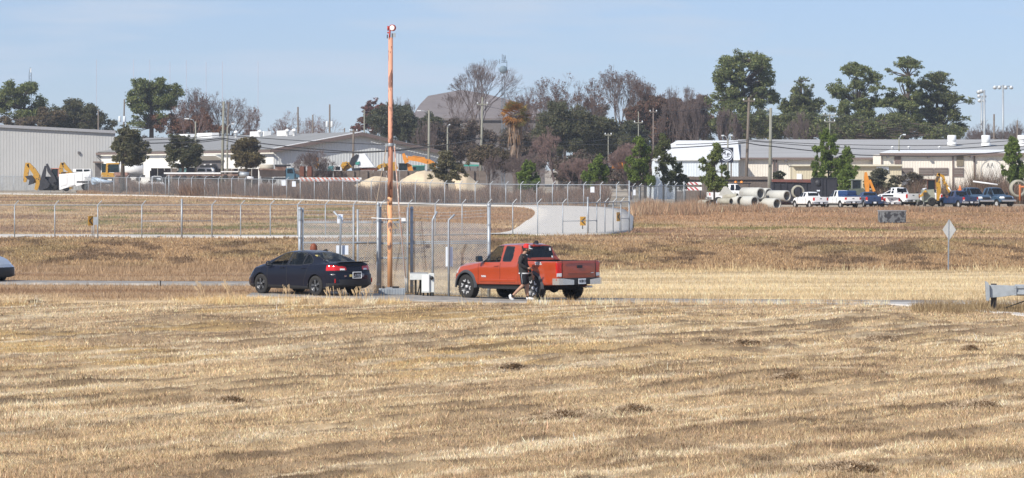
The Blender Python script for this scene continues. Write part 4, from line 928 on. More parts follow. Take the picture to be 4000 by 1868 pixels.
b = MB(); b.tube([(.012, 0, zz(772)), (.02, 0, zz(560)), (.025, 0, zz(147))], [.082, .080, .075], 20); b.build('upper_pole', M_pinkp, t)
b = MB(); b.lathe([(.095, -.05), (.10, -.04), (.10, .04), (.095, .05)], 18, off=(.02, 0, zz(566))); b.box((-.12, 0, zz(568)), (.06, .04, .12)); b.box((.16, 0, zz(568)), (.05, .04, .10)); b.build('collar', M_galv, t)
b = MB(); b.tube([(-.60, -.09, zz(851)), (0, -.09, zz(856)), (.48, -.09, zz(852))], .013, 8); b.box((.45, -.09, zz(858)), (.14, .03, .10)); b.build('cross_arm', M_white, t)
b = MB(); b.box((0, 0, .05), (.24, .24, .14)); b.box((.08, -.05, -.04), (.14, .1, .16)); b.build('base_plate', M_galv, t)
b = MB(); b.tube([(-.11, -.02, zz(570)), (-.45, -.05, zz(800)), (-.84, -.1, zz(1020)), (-.98, -.12, .02)], .014, 5); b.build('guy_rope', mat('rope', (.42, .33, .24), .9, var=.3, scale=8), t)
b = MB(); b.tube([(.15, -.02, zz(570)), (.30, -.05, zz(800)), (.52, -.08, zz(1085))], .018, 6); b.build('guy_rope', mat('faded_rope', (.55, .30, .22), .9, var=.3, scale=6, col2=(.6, .55, .45)), t)
b = MB(); b.tube([(.13, .03, zz(572)), (.34, 0, zz(900)), (.54, -.08, .05)], .010, 5); b.tube([(.50, -.08, zz(1080)), (.52, -.08, .0)], .016, 6); b.tube([(.56, -.08, zz(1085)), (.57, -.08, .0)], .012, 6); b.build('guy_wire', M_wire, t)
hb = MB(); hb.tube([(-.01, 0, zz(150)), (0, 0, zz(118))], .03, 10); hb.tube([(-.055, 0, zz(120)), (-.06, 0, zz(102))], .03, 8); hb.box((-.06, 0, zz(128)), (.05, .06, .05)); hd = hb.build('beacon_bracket', M_beacon, t)
Mb = Matrix.Rotation(-.25, 3, 'Z')
b = MB(); b.lathe([(.085, -.06), (.105, -.055), (.108, .06), (.06, .10), (.001, .11)], 22, Mb, off=(.085, 0, zz(109)), axis='Y'); b.build('beacon_housing', M_beacon, t)
b = MB(); b.lathe([(.001, -.062), (.05, -.058), (.088, -.045)], 22, Mb, off=(.085, 0, zz(109)), axis='Y'); b.build('beacon_lens', M_lens, t)
b = MB(); b.box((.07, -.04, zz(139)), (.05, .06, .13)); b.box((.13, -.03, zz(138)), (.12, .08, .13)); b.build('junction_box', M_galv, t)
b = MB(); b.box((-.085, 0, zz(143)), (.03, .06, .12)); b.build('bracket', M_black, t)
t = thing('steel_trough', 'low grey steel trough at the foot of the beacon pole', 'trough', (PX(1532, 108.6), 108.6, gbase(1532, 108.6)))
b = MB(); b.box((0, 0, .12), (.86, .5, .20)); b.build('trough_body', M_galv, t, .01)
b = MB()
for k in range(9): b.box((-.36 + .09 * k, -.26, .13), (.03, .03, .17))
b.build('ribs', M_post, t); b = MB(); b.box((-.28, -.1, .25), (.08, .08, .08)); b.box((.12, -.1, .26), (.22, .1, .06)); b.build('fitting', M_black, t)
# cabinets by the gate
M_cab = mat('cabinet_paint', (.62, .64, .62), .5, var=.10, scale=3, col2=(.4, .42, .40), lo=.55, hi=.75)
t = thing('utility_box', 'flat pale grey utility box on legs beside the thick gate post', 'utility box', (PX(1636, 108.8), 108.8, gbase(1636, 108.8)))
b = MB(); b.box((0, 0, .64), (.58, .32, .22)); b.build('box', M_cab, t, .012)
b = MB(); b.box((0, 0, .758), (.60, .34, .012)); b.build('lid', M_galv, t)
for x in (-.10, .06): b = MB(); b.box((x, 0, .26), (.06, .06, .56)); b.build('leg', M_under, t)
b = MB(); b.tube([(-.05, -.05, .02), (.02, -.05, .3), (.04, -.05, .52)], .02, 6); b.tube([(-.2, -.05, .0), (-.1, -.05, .06), (.0, -.05, .02)], .02, 6); b.build('cable', M_black, t)
t = thing('meter_cabinet', 'white metal cabinet with a round black meter beside the gate', 'cabinet', (PX(1671, 108.2), 108.2, gbase(1671, 108.2)))
b = MB(); b.box((-.07, 0, .44), (.26, .28, .60)); b.build('box', M_cab, t, .012)
b = MB(); b.box((.12, .04, .46), (.18, .22, .62)); b.build('side_box', M_cab, t, .01)
b = MB(); b.lathe([(.001, -.13), (.055, -.125), (.06, -.08), (.06, 0)], 16, off=(.13, -.02, .62), axis='Y'); b.build('meter', M_black, t)
b = MB(); b.box((-.07, -.143, .45), (.22, .006, .52)); b.build('door', M_white, t)
for x in (-.14, .0, .10, .17): b = MB(); b.box((x, 0, .06), (.05, .1, .16)); b.build('leg', M_under, t)

# ---------------------------------------------------------------- long fences
def long_fence(lab, runs, postpx, rail, pitch, r, pr, arm, thick=(), braces=()):
    """runs = [(px, D)] polyline; rail = rail height"""
    t = thing('chain_link_fence', lab, 'fence'); xs_ = [q[0] for q in runs]; ds = [q[1] for q in runs]
    Dp = lambda x: float(np.interp(x, xs_, ds))
    G = lambda x, h=0, dx=0: Vector((PX(x, Dp(x)) + dx, Dp(x), float(gz0(PX(x, Dp(x)), Dp(x))) + h))
    for x in postpx:
        b = MB(); tk = x in thick; p = G(x); b.tube([p - Vector((0, 0, .2)), G(x, rail + (.45 if tk else .02))], pr * (1.6 if tk else 1), 6)
        if not tk: b.tube([G(x, rail), G(x, rail + .32) + Vector((.30 * arm, 0, 0))], pr * .75, 5)
        b.build('post', M_post, t)
    full = sorted(set([x for x in postpx] + [q[0] for q in runs]))
    b = MB(); b.tube([G(x, rail) for x in full], pr * .8, 6); b.build('top_rail', M_post, t)
    b = MB()
    for xa, xb in zip(full[:-1], full[1:]):
        a, c = G(xa), G(xb); link_mesh(b, a[:2], c[:2], (a.z + .04, c.z + .04), (a.z + rail, c.z + rail), pitch, r)
    b.build('chain_link_mesh', M_wiref, t)
    for k in (1, 2, 3):
        b = MB()
        for xa, xb in zip(full[:-1], full[1:]): wire_tri(b, G(xa, rail + .105 * k, .10 * k * arm), G(xb, rail + .105 * k, .10 * k * arm), .004)
        b.build('barbed_wire', M_wiref, t)
    for xa, xb, h in braces:
        b = MB(); b.tube([G(xa, h), G(xb, h)], pr * .7, 6); b.build('brace_rail', M_post, t)
    return t
long_fence('middle chain link fence running across the tan field above the ditch bank', [(-260, 241), (710, 241), (2296, 250), (2458, 256)],
           [-105, 57, 214, 382, 554, 710, 828, 940, 1056, 1163, 1271, 1381, 1488, 1595, 1700, 1805, 1905, 2003, 2100, 2198, 2296, 2331, 2363, 2395, 2425, 2458], 2.38, .10, .0030, .045, 1, (710, 2296, 2458), ((554, 828, 1.22), (2198, 2331, 1.02), (2425, 2458, 1.1)))
FP = [8, 54, 102, 150, 197, 248, 297, 345, 394, 445, 495, 544, 595, 646, 660, 698, 748, 800, 853, 905, 957, 1011, 1065, 1120, 1173, 1228, 1284, 1339, 1395, 1450, 1508, 1565, 1622, 1680, 1737, 1797, 1856, 1915, 1976, 2034, 2097, 2158, 2218, 2280, 2345, 2408, 2458]
long_fence('long chain link fence in front of the brown weeds and the equipment yard', [(q[0], q[1]) for q in FARF], [-40] + FP, 2.4, .14, .0040, .05, 1, (660, 2458))
long_fence('short chain link fence turning off behind the tan weeds towards the striped boards', [(2462, 352), (2680, 372)], [2472, 2497, 2536, 2570, 2602, 2636, 2672], 2.25, .12, .0055, .05, 1, (2672,))
for (x, y, w_, h_, D, lab) in ((620, 706, .55, .85, 474, 'small white notice on the far fence in front of the white pickup cabs'), (1108, 715, .5, .65, 404, 'small white notice on the far fence below the blue dump truck cab'), (1148, 719, .45, .65, 401, 'white notice on the far fence just beside the rusty plates'), (2314, 741, .42, .6, 353, 'white notice on the far fence between young pines'), (2478, 752, .25, .6, 352.5, 'narrow white notice by the thick corner post')):
    b = MB(); b.box(at(x, y, D - .12), (w_, .02, h_)); tag(b.build('notice', M_sign), lab, 'notice', 'white notices on the far fence')
# chevron signs
M_yel2 = mat('sign_yellow', (.85, .42, .02), .5, var=.06)
def chevron(px_, yc, D, rz, lab, postdx=.0, hgt=.70):
    X = PX(px_, D); z0 = float(gz0(X, D)); zc = ZY(yc, D) - z0
    t = thing('chevron_sign', lab, 'road sign', (X, D, z0), rz, 'yellow chevron signs round the bend')
    b = MB(); b.box((0, 0, zc), (hgt * .78, .015, hgt)); p = b.build('sign_plate', M_yel2, t)
    b = MB(); h = hgt * .40; b.prism([(.16, zc + h), (.26, zc + h), (-.06, zc), (.26, zc - h), (.16, zc - h), (-.20, zc)], -.022, -.010); b.build('chevron_mark', M_black, p)
    b = MB(); b.tube([(postdx, .04, -.2), (postdx, .04, zc + .2)], .035, 6); b.build('post', M_under if postdx == 0 else M_post, t)
chevron(354, 863, 240.2, R(58), 'yellow chevron sign beside the grey back of another sign', .22)
chevron(2277, 864, 262, R(35), 'yellow chevron sign standing against the pale concrete bend')
chevron(2417, 847, 258, R(50), 'yellow chevron sign near the thick corner of the fence', .15)
chevron(1546, 875, 247, R(40), 'yellow chevron sign seen through the walk gate beside the beacon pole')
t = thing('road_sign', 'grey back of a square sign on two posts in front of the middle fence', 'road sign', (PX(374, 240.0), 240.0, float(gz0(PX(374, 240), 240))))
b = MB(); b.box((0, 0, ZY(865, 240) + .95), (.36, .015, .56)); b.build('sign_plate', M_post, t)
for q in (-.14, .12): b = MB(); b.tube([(q, .03, -.2), (q, .03, ZY(850, 240) + .95)], .035, 6); b.build('post', M_post, t)
# diamond sign, seen from behind
X = PX(3704, 165); z0 = float(gz0(X, 165))
t = thing('road_sign', 'bare metal back of a diamond sign on a leaning post by the ditch', 'road sign', (X, 165, z0), R(-57), None, 0, R(.8))
zc = ZY(898, 165) - z0
b = MB(); b.prism([(-.52, zc), (0, zc - .52), (.52, zc), (0, zc + .52)], -.006, .006, None, (.0, .035, 0)); b.build('sign_plate', mat('bare_aluminium', (.38, .39, .38), .6, metal=0, var=.1), t)
b = MB(); b.box((0, 0, zc / 2 + .25), (.05, .05, zc + .5)); b.build('post', M_post, t)
# guardrail
D = 95.0; X = PX(3852, D); z0 = float(gz0(X, D))
t = thing('guardrail', 'galvanised guardrail with a square end terminal at the lane side', 'guardrail', (X, D, z0), R(-6))
Z = lambda y: ZY(y, D) - z0
b = MB(); b.prism([(-.03, Z(1099)), (.05, Z(1104)), (.09, Z(1115)), (.10, Z(1160)), (.08, Z(1174)), (.0, Z(1174))], -.22, .22); b.build('end_plate', M_galv, t, .008)
b = MB(); b.prism([(.10, Z(1113)), (.84, Z(1116)), (.84, Z(1152)), (.40, Z(1160)), (.10, Z(1163))], -.09, .09); b.build('terminal_head', M_galv, t, .01)
b = MB(); b.box((.75, -.10, Z(1134)), (.20, .02, .28)); 
for zq in (.06, 0, -.06): b.lathe([(.001, -.018), (.014, -.015), (.014, 0)], 8, off=(.80, -.11, Z(1134) + zq), axis='Y')
b.build('splice_plate', M_galv, t)
b = MB(); pr = [(.16, 0), (.12, .05), (.06, .05), (.03, 0), (-.03, 0), (-.06, .05), (-.12, .05), (-.16, 0)]; zc = Z(1133); n = len(pr)
b.add([(.8, -q - .02, zc + h) for h, q in pr] + [(9.0, -q - .02, zc + h) for h, q in pr], [(i, i + 1, i + 1 + n, i + n) for i in range(n - 1)]); b.build('rail_beam', M_galv, t)
for x, m_ in ((.22, M_under), (1.95, M_under), (3.9, M_under), (5.8, M_under)):
    b = MB(); b.box((x, .1, .30), (.16, .16, 1.0)); b.build('post', mat('creosote_wood', (.06, .05, .045), .9, var=.3), t)
b = MB(); b.tube([(.5, -.05, .1), (1.6, -.03, Z(1150))], .018, 6); b.build('anchor_cable', M_under, t)
# mottled block in the field
D = 288; X = PX(3484, D); z0 = float(gz0(X, D))
t = thing('concrete_block', 'square block of weathered mottled grey concrete standing in the tan field', 'block', (X, D, z0), R(14))
M_mott = mat('mottled_concrete', (.20, .21, .215), .9, var=.3, scale=2.4, col2=(.04, .04, .045), lo=.46, hi=.54)
b = MB(); b.box((0, 0, .48), (2.0, 1.6, .98)); b.build('block', M_mott, t, .03); b = MB(); b.box((0, 0, 1.01), (2.06, 1.66, .09)); b.build('lid', mat('pale_cap', (.26, .26, .26), .9, var=.2), t, .01)
# raked heaps of clippings
M_heap = mat('clippings', attr=True, rough=.95, var=0, spec=.1)
def heap(px_, y, wpx, hpx, lab, seed):
    D = F * CH / (y - YH); s = F / D; X = PX(px_, D); rx, rz_ = wpx / s / 2, hpx / s * .62; r = np.random.default_rng(seed); n = int(900 + wpx * 16)
    a = r.uniform(0, 6.283, n); q = r.random(n) ** .6 * (1 + 1.2 * (r.random(n) < .35)) ; x = X + np.cos(a) * q * rx; d = D + np.sin(a) * q * rx * 1.1
    top = rz_ * np.maximum(0, 1 - q ** 2) * (.55 + .8 * vnoise(x * 5, d * 5, seed)); z = gz(x, d) + top * r.uniform(.7, 1.0, n)
    L = r.uniform(.05, .16, n); t = r.uniform(0, 6.283, n); u = r.normal(0, .35, n); w_ = r.uniform(.006, .013, n)
    V = np.empty((n, 3, 3)); ux, uy, uz = np.cos(t) * np.cos(u), np.sin(t) * np.cos(u), np.sin(u)
    V[:, 0] = np.c_[x - uy * w_, d + ux * w_, z]; V[:, 1] = np.c_[x + uy * w_, d - ux * w_, z + .004]; V[:, 2] = np.c_[x + ux * L, d + uy * L, z + uz * L + .01]
    cc = np.array([(.42, .31, .20), (.50, .38, .25), (.30, .215, .14), (.60, .47, .32)])[r.integers(0, 4, n)] * np.exp(r.normal(0, .2, n))[:, None]
    m_ = 14; k = []; th = np.linspace(0, 6.283, 25)[:-1]
    dv = [(X, D, gzf(X, D) + rz_ * .6)] + [(X + math.cos(p) * rx * f, D + math.sin(p) * rx * 1.1 * f, gzf(X + math.cos(p) * rx * f, D + math.sin(p) * rx * 1.1 * f) + rz_ * .6 * (1 - f * f) * (.6 + .8 * float(vnoise(math.cos(p) * 2 * f + seed, math.sin(p) * 2 * f, 5))) - .01) for f in (.35, .7, 1.0) for p in th]
    df = [(0, 1 + i, 1 + (i + 1) % 24) for i in range(24)]
    for ring in range(2):
        o_ = 1 + ring * 24
        for i in range(24): j = (i + 1) % 24; df += [(o_ + i, o_ + 24 + i, o_ + 24 + j), (o_ + i, o_ + 24 + j, o_ + j)]
    VV = np.r_[V.reshape(-1, 3), np.array(dv)]; FF = np.r_[np.arange(3 * n).reshape(-1, 3), np.array(df) + 3 * n]
    CC = np.r_[np.repeat(cc, 3, 0), np.tile([[.36, .26, .17]], (len(dv), 1))]
    tag(npmesh('grass_heap', VV, FF, M_heap, col=CC), lab, 'grass heap', 'heaps of raked grass clippings')
for i, h in enumerate([(1988, 1442, 120, 26, 'dark heap of clippings in the middle of the mown field'), (2200, 1632, 150, 34, 'heap of clippings with a pointed top below the middle of the field'), (3440, 1332, 150, 34, 'broad brown heap of clippings below the concrete strip'),
                       (3665, 1266, 90, 16, 'low heap of clippings nearest the guardrail'), (3067, 1482, 110, 26, 'rounded heap of clippings beside a pale bare streak'), (3790, 1372, 60, 26, 'small dark heap of clippings with upright stalks'), (3320, 1850, 230, 60, 'large heap of clippings at the bottom edge of the field'),
                       (3830, 1590, 150, 34, 'heap of clippings lying on the slope below the guardrail'), (130, 1182, 80, 16, 'small brown heap of clippings below the silver car'), (2470, 1610, 150, 26, 'flattened heap of clippings in the right half of the field'), (890, 1570, 130, 26, 'loose heap of clippings below the navy sedan'), (2900, 1350, 160, 18, 'long low heap of clippings below the lane')]): heap(*h, 300 + i)

D = 116.0; X = PX(626, D); b = MB(); b.tube([(X, D, float(gz0(X, D)) - .1), (X + .01, D, ZY(1096, D))], [.028, .022], 6); tag(b.build('stake', M_under), 'short dark stake in the grass before the lane, left of the navy sedan', 'stake')
def plume(px_, y0, y1, D, lean, lab, seed):
    r = random.Random(seed); X = PX(px_, D); g = gzf(X, D); H = ZY(y1, D) - g; b = MB()
    for k in range(9):
        a = r.uniform(-.12, .12); h = H * r.uniform(.65, 1.0); l = lean * h + r.uniform(-.08, .08); p = Vector((X + a, D + r.uniform(-.1, .1), g)); q = p + Vector((l * .35, 0, h * .6)); e = p + Vector((l, 0, h)); b.tube([p, q, e], [.006, .005, .003], 4)
        for j in range(5): f = .7 + .07 * j; c = q.lerp(e, (f - .6) / .4); b.box(c, (.016, .012, .035), ry=.3)
    tag(b.build('plume_grass', mat('plume_straw', (.56, .42, .25), .9, var=.2)), lab, 'grass clump')
plume(905, 1145, 1090, 104.5, -.35, 'tall straw plume of grass leaning beside the nose of the navy sedan', 1)
plume(790, 1140, 1098, 106, -.4, 'thin straw grass clump between the stake and the navy sedan', 2)
for i, (q, w_) in enumerate(((1120, 6), (1290, 8), (1345, 8), (1400, 9), (1440, 8))): plume(q, 1158, 1110 + (i * 7) % 16, 102.2, -.12, ['wispy grass clump before the front door of the navy sedan', 'wispy grass clump before the rear wheel of the navy sedan', 'wispy grass clump below the left tail light of the navy sedan', 'wispy grass clump below the number plate of the navy sedan', 'wispy grass clump below the right bumper corner of the navy sedan'][i], 10 + i)
# ---------------------------------------------------------------- buildings
M_wallA = mat('grey_siding', (.385, .385, .375), .55, var=.05, scale=.3)
M_wallB = mat('pale_siding', (.62, .64, .63), .55, var=.05, scale=.3)
M_wallW = mat('white_siding', (.80, .79, .74), .6, var=.05, scale=.3)
M_wallC = mat('cream_siding', (.76, .71, .62), .6, var=.06, scale=.5, col2=(.55, .48, .41), lo=.62, hi=.75)
M_beige = mat('beige_siding', (.56, .50, .36), .6, var=.07, scale=.5)
M_roofg = mat('grey_metal_roof', (.275, .275, .268), .75, var=.14, scale=.25, stretch=(.4, 3, 1), spec=.1)
M_roofl = mat('light_grey_roof', (.37, .365, .355), .75, var=.12, scale=.25, stretch=(.4, 3, 1), spec=.1)
M_roofw = mat('white_roof', (.82, .82, .80), .5, var=.04)
M_roofb = mat('brown_roof', (.20, .172, .162), .8, var=.12, scale=.4)
M_trim = mat('brown_trim', (.17, .125, .11), .7, var=.1); M_trimg = mat('grey_trim', (.27, .27, .28), .6, var=.1)
M_door = mat('dark_door', (.11, .10, .10), .7, var=.15); M_rust = mat('rust', (.14, .055, .035), .85, var=.3, scale=2)
M_wood = mat('weathered_timber', (.15, .12, .10), .9, var=.25, scale=.8, stretch=(1, 1, 4)); M_sand = mat('sand', (.64, .51, .34), .95, var=.06, scale=.8, bump=.3)
M_yell = mat('machine_yellow', (.50, .27, .03), .5, var=.2, scale=2, col2=(.06, .045, .035), lo=.56, hi=.62); M_oran = mat('machine_orange', (.66, .25, .03), .5, var=.12, scale=2)
M_blk = mat('machine_black', (.025, .025, .03), .6, var=.2); M_pipe = mat('concrete_pipe', (.50, .49, .44), .9, var=.10, scale=1.2, col2=(.33, .31, .27), lo=.58, hi=.72)
M_pipeo = mat('old_concrete_pipe', (.36, .34, .27), .9, var=.2, scale=2)
def ribs(b, p, q, zb, zt, pitch=.4, d=.025, out=1):
    """ribbed metal wall from p to q (x, y); zt is a height or a function of the position 0..1"""
    p, q = Vector((p[0], p[1], 0)), Vector((q[0], q[1], 0)); L = (q - p).length; t = (q - p) / L; n = Vector((t.y, -t.x, 0)) * out
    f = zt if callable(zt) else (lambda u: zt); us = []
    k = int(L / pitch)
    for i in range(k):
        for a, o in ((0, 0), (.62, 0), (.72, 1), (.9, 1)): us.append(((i + a) / k, o))
    us.append((1, 0)); vs = []
    for u, o in us:
        c = p + t * (L * u) + n * (d * o); vs += [c + Vector((0, 0, zb)), c + Vector((0, 0, f(u)))]
    b.add(vs, [(2 * i, 2 * i + 2, 2 * i + 3, 2 * i + 1) for i in range(len(us) - 1)])
def pp(pts, D): return [(PX(x, D), ZY(y, D)) for x, y in pts]
def pbox(b, x0, y0, x1, y1, D, t): b.prism(pp([(x0, y0), (x1, y0), (x1, y1), (x0, y1)], D), D, D + t)
# A: tall grey warehouse on the left
D = 560
A_ = thing('warehouse', 'tall grey ribbed metal warehouse standing behind the backhoes', 'warehouse')
xl, xr = PX(-420, D), PX(447, D); zl, zr_ = ZY(466, D), ZY(512, D)
b = MB(); ribs(b, (xl, D), (xr, D), 0, lambda u: lerp(zl, zr_, u), .5, .03); ribs(b, (xr, D), (PX(444, D + 60), D + 60), 0, zr_, .5, .03); b.build('wall', M_wallA, A_)
b = MB(); b.add([(xl, D - .3, zl), (xr + .3, D - .3, zr_), (PX(444, D + 60), D + 60, zr_), (xl, D + 60, zl)], [(0, 1, 2, 3)]); b.build('roof', M_roofl, A_)
b = MB(); b.sheet([(xl, D - .35, zl - .42), (xr + .35, D - .35, zr_ - .42), (xr + .35, D - .35, zr_ + .06), (xl, D - .35, zl + .06)], .25); b.build('fascia', M_trimg, A_)
b = MB(); b.box((xr + .02, D - .08, zr_ / 2), (.22, .12, zr_)); b.build('corner_trim', M_trimg, A_)
b = MB(); pbox(b, 371, 641, 398, 700, D - .12, .1); b.build('door', M_door, A_); b = MB(); pbox(b, 363, 631, 426, 636, D - 1.6, 1.6); b.build('door_canopy', M_trim, A_)
b = MB(); pbox(b, 303, 592, 311, 601, D - .5, .45); b.build('wall_lamp', M_door, A_)
for x in (377, 393): b = MB(); b.tube([at(x, 611, D - .05), at(x + .5, 610, D - .9)], .07, 6); b.box(at(x + .5, 611, D - .9), (.3, .3, .16)); b.build('wall_lamp', M_trimg, A_)
# B: gable warehouse, centre left
B_ = thing('warehouse', 'low gabled warehouse with a grey roof and white walls behind the sand piles', 'warehouse')
Ax, Ay, Cx, Cy = -34.4, 480., -10.0, 490.5; ux, uy = -10 / 25.08, 23 / 25.08; LB = 105.0
zA, zC, zAp = 6.95, 6.45, 9.33; mx, my = (Ax + Cx) / 2, (Ay + Cy) / 2
b = MB(); ribs(b, (Ax, Ay), (Cx, Cy), 0, lambda u: lerp(zA, zAp, u * 2) if u < .5 else lerp(zAp, zC, u * 2 - 1), .45, .03); b.build('gable_wall', M_wallB, B_)
b = MB(); ribs(b, (Ax + ux * LB, Ay + uy * LB), (Ax, Ay), 0, zA, .5, .03); b.build('side_wall', M_wallW, B_)
ov = .7
def bp(s, k, e=0): # s: across gable 0..1, k: metres back
    z = lerp(zA, zAp, s * 2) if s < .5 else lerp(zAp, zC, s * 2 - 1)
    return Vector((lerp(Ax, Cx, s) + ux * k, lerp(Ay, Cy, s) + uy * k, z + e))
b = MB(); b.sheet([bp(-.02, -ov, .05), bp(.5, -ov, .05), bp(.5, LB, .05), bp(-.02, LB, .05)], .12); b.sheet([bp(.5, -ov, .05), bp(1.02, -ov, .05), bp(1.02, LB, .05), bp(.5, LB, .05)], .12)
b.build('roof', M_roofg, B_)
b = MB()
for s0, s1 in ((-.02, .5), (.5, 1.02)): b.sheet([bp(s0, -ov - .12, -.38), bp(s1, -ov - .12, -.38), bp(s1, -ov - .12, .10), bp(s0, -ov - .12, .10)], .2)
b.build('gable_trim', M_trim, B_)
b = MB(); b.sheet([bp(-.022, -ov - .14, .12), bp(.5, -ov - .14, .12), bp(.5, -ov + .4, .12), bp(-.022, -ov + .4, .12)], .1); b.build('ridge_cap', M_roofw, B_)
b = MB(); b.sheet([bp(-.03, -ov, -.35), bp(-.03, LB, -.35), bp(-.03, LB, .02), bp(-.03, -ov, .02)], .15); b.build('gutter', M_trim, B_)
def kat(px_, s):  # metres back along the building for a photo column
    ax, ay = lerp(Ax, Cx, s), lerp(Ay, Cy, s); c = (px_ - 2000) / F; return (c * ay - ax) / (ux - c * uy)
ws = lambda px_, z, o=-.10: Vector((Ax + ux * kat(px_, 0) + o, Ay + uy * kat(px_, 0) + o * .4, z))
b = MB(); b.sheet([ws(772, .5), ws(872, .5), ws(872, 5.4), ws(772, 5.4)], .1); b.build('garage_door', M_door, B_)
b = MB(); b.sheet([ws(758, 5.5, -.12), ws(880, 5.5, -.12), ws(880, 6.2, -1.4), ws(758, 6.2, -1.4)], .12); b.build('canopy', M_wallW, B_)
b = MB(); b.sheet([ws(1018, .5), ws(1062, .5), ws(1062, 4.2), ws(1018, 4.2)], .1); b.build('garage_door', M_trimg, B_)
for x0, x1, h in ((736, 771, .55), (806, 866, .62), (1015, 1070, .6), (1121, 1166, .6)):
    k0, k1 = kat(x0, .5), kat(x1, .5); p, q = bp(.46, k0, .05), bp(.46, k1, .05); mid = (p + q) / 2
    b = MB(); b.box(mid + Vector((0, 0, h / 2)), ((q - p).length, 1.2, h + .4), rz=math.atan2(uy, ux)); b.build('roof_ventilator', M_roofw, B_)
for x in (947, 1040, 1148, 1175):
    p = bp(.42, kat(x, .46), .1); b = MB(); b.lathe([(.22, -.3), (.22, .7), (.4, .75), (.4, .95), (.1, 1.15), (.001, 1.2)], 10, off=p); b.build('roof_vent', M_roofw, B_)
# white-roofed shed and long cream warehouse on the right
S_ = thing('shed', 'white roofed shed with a pale blue front behind the young pines', 'shed'); D = 446
b = MB(); ribs(b, (PX(2556, D), D), (PX(2885, D), D), 0, ZY(624, D), .35, .022); ribs(b, (PX(2556, D), D + 24), (PX(2556, D), D), 0, ZY(624, D), .35, .022); b.build('wall', mat('pale_blue_siding', (.62, .68, .72), .6, var=.12, scale=.3, stretch=(3, 1, .4)), S_)
zr2 = ZY(549, D + 22); b = MB(); P1, P2, P3, P4 = Vector((PX(2552, D), D - .4, ZY(624, D))), Vector((PX(2890, D), D - .4, ZY(622, D))), Vector((PX(2882, D + 22), D + 22, zr2)), Vector((PX(2646, D + 22), D + 22, zr2))
b.sheet([P1, P2, P3, P4], -.14); b.sheet([Vector((P1.x, D + 46, P1.z)), P1, P4], -.14); b.build('roof', M_roofw, S_)
W_ = thing('warehouse', 'long cream warehouse with a light grey roof behind the row of pickups', 'warehouse'); D = 450
ze = ZY(619, D)
b = MB(); ribs(b, (PX(2868, D), D), (PX(3020, D), D), 0, ze, .35, .022); ribs(b, (PX(3020, D), D), (PX(4250, D), D), 0, ze, .35, .022); b.build('wall', M_wallC, W_)
zr3 = ZY(545, D + 26); b = MB(); b.sheet([(PX(2862, D), D - .5, ze + .1), (PX(4260, D), D - .5, ze + .1), (PX(4260, D + 26), D + 26, zr3), (PX(2882, D + 26), D + 26, zr3)], -.14); b.sheet([(PX(2882, D + 26), D + 26, zr3), (PX(4260, D + 26), D + 26, zr3), (PX(4260, D + 26), D + 60, ze), (PX(2882, D + 26), D + 60, ze)], -.14); b.build('roof', M_roofl, W_)
b = MB(); b.box(((PX(3016, D) + PX(3440, D)) / 2, D - .62, ze - .02), (PX(3440, D) - PX(3016, D), .2, .28)); b.build('gutter', M_trim, W_)
b = MB(); b.box(((PX(2868, D) + PX(3016, D)) / 2, D - .6, ze + .0), (PX(3012, D) - PX(2868, D), .2, .2)); b.build('gutter', M_trim, W_)
for x in (3020, 3032): b = MB(); b.box((PX(x, D), D - .2, ze / 2), (.18, .2, ze - .1)); b.build('downpipe', M_trim, W_)
for x, y in ((2975, 560), (3000, 588), (3060, 590), (3110, 570)): pass
D2 = 440; zt2 = ZY(604, D2)
b = MB(); ribs(b, (PX(3440, D2), D2), (PX(4250, D2), D2), 0, zt2, .35, .022); ribs(b, (PX(3440, D2), D2 + 9.4), (PX(3440, D2), D2), 0, zt2, .35, .022); b.build('front_wall', M_wallC, W_)
b = MB(); b.sheet([(PX(3436, D2), D2 - .5, zt2 + .25), (PX(4260, D2), D2 - .5, zt2 + .25), (PX(4260, D2 + 14), D2 + 14, ZY(585, D2 + 14)), (PX(3480, D2 + 14), D2 + 14, ZY(585, D2 + 14))], -.12); b.build('front_roof', M_roofw, W_)
b = MB(); b.box(((PX(3434, D2) + PX(4250, D2)) / 2, D2 - .6, zt2 + .02), (PX(4250, D2) - PX(3434, D2), .2, .36)); b.build('gutter', M_trim, W_)
for x in (3444, 3517, 3722, 3806): b = MB(); b.box((PX(x, D2), D2 - .12, zt2 / 2), (.16, .14, zt2 - .2)); b.build('downpipe', M_trim, W_)
def panel(nm, x0, y0, x1, y1, m, D=D2): b = MB(); pbox(b, x0, y0, x1, y1, D - .16, .1); return b.build(nm, m, W_)
panel('shuttered_window', 3494, 607, 3516, 641, M_trim); panel('shuttered_window', 3737, 607, 3764, 649, mat('olive_shutter', (.20, .17, .12), .8, var=.1))
for x0, x1, y1 in ((3524, 3565, 676), (3590, 3646, 684), (3650, 3704, 684), (3726, 3764, 690)):
    o = panel('louvre_window', x0, 656, x1, y1, M_trim)
    b = MB()
    for k in range(4): pbox(b, x0 + 2, 659 + k * 6, x1 - 2, 661 + k * 6, D2 - .22, .05)
    b.build('louvre', mat('louvre_grey', (.30, .27, .24), .8, var=.1), o)
for x in (3468, 3628, 3795, 3070): b = MB(); b.box(at(x, 613 if x > 3400 else 628, (D2 if x > 3400 else 450) - .5), (.3, .6, .3)); b.build('wall_lamp', M_door, W_)
for x in (3718, 3851, 3992): b = MB(); b.lathe([(.65, 0), (.65, .5), (.55, .5), (.55, .55), (.62, .6), (.62, 1.45), (.5, 1.5), (.001, 1.5)], 18, off=(PX(x, 466), 466, ZY(570, 466))); b.build('roof_ventilator', M_roofw, W_)
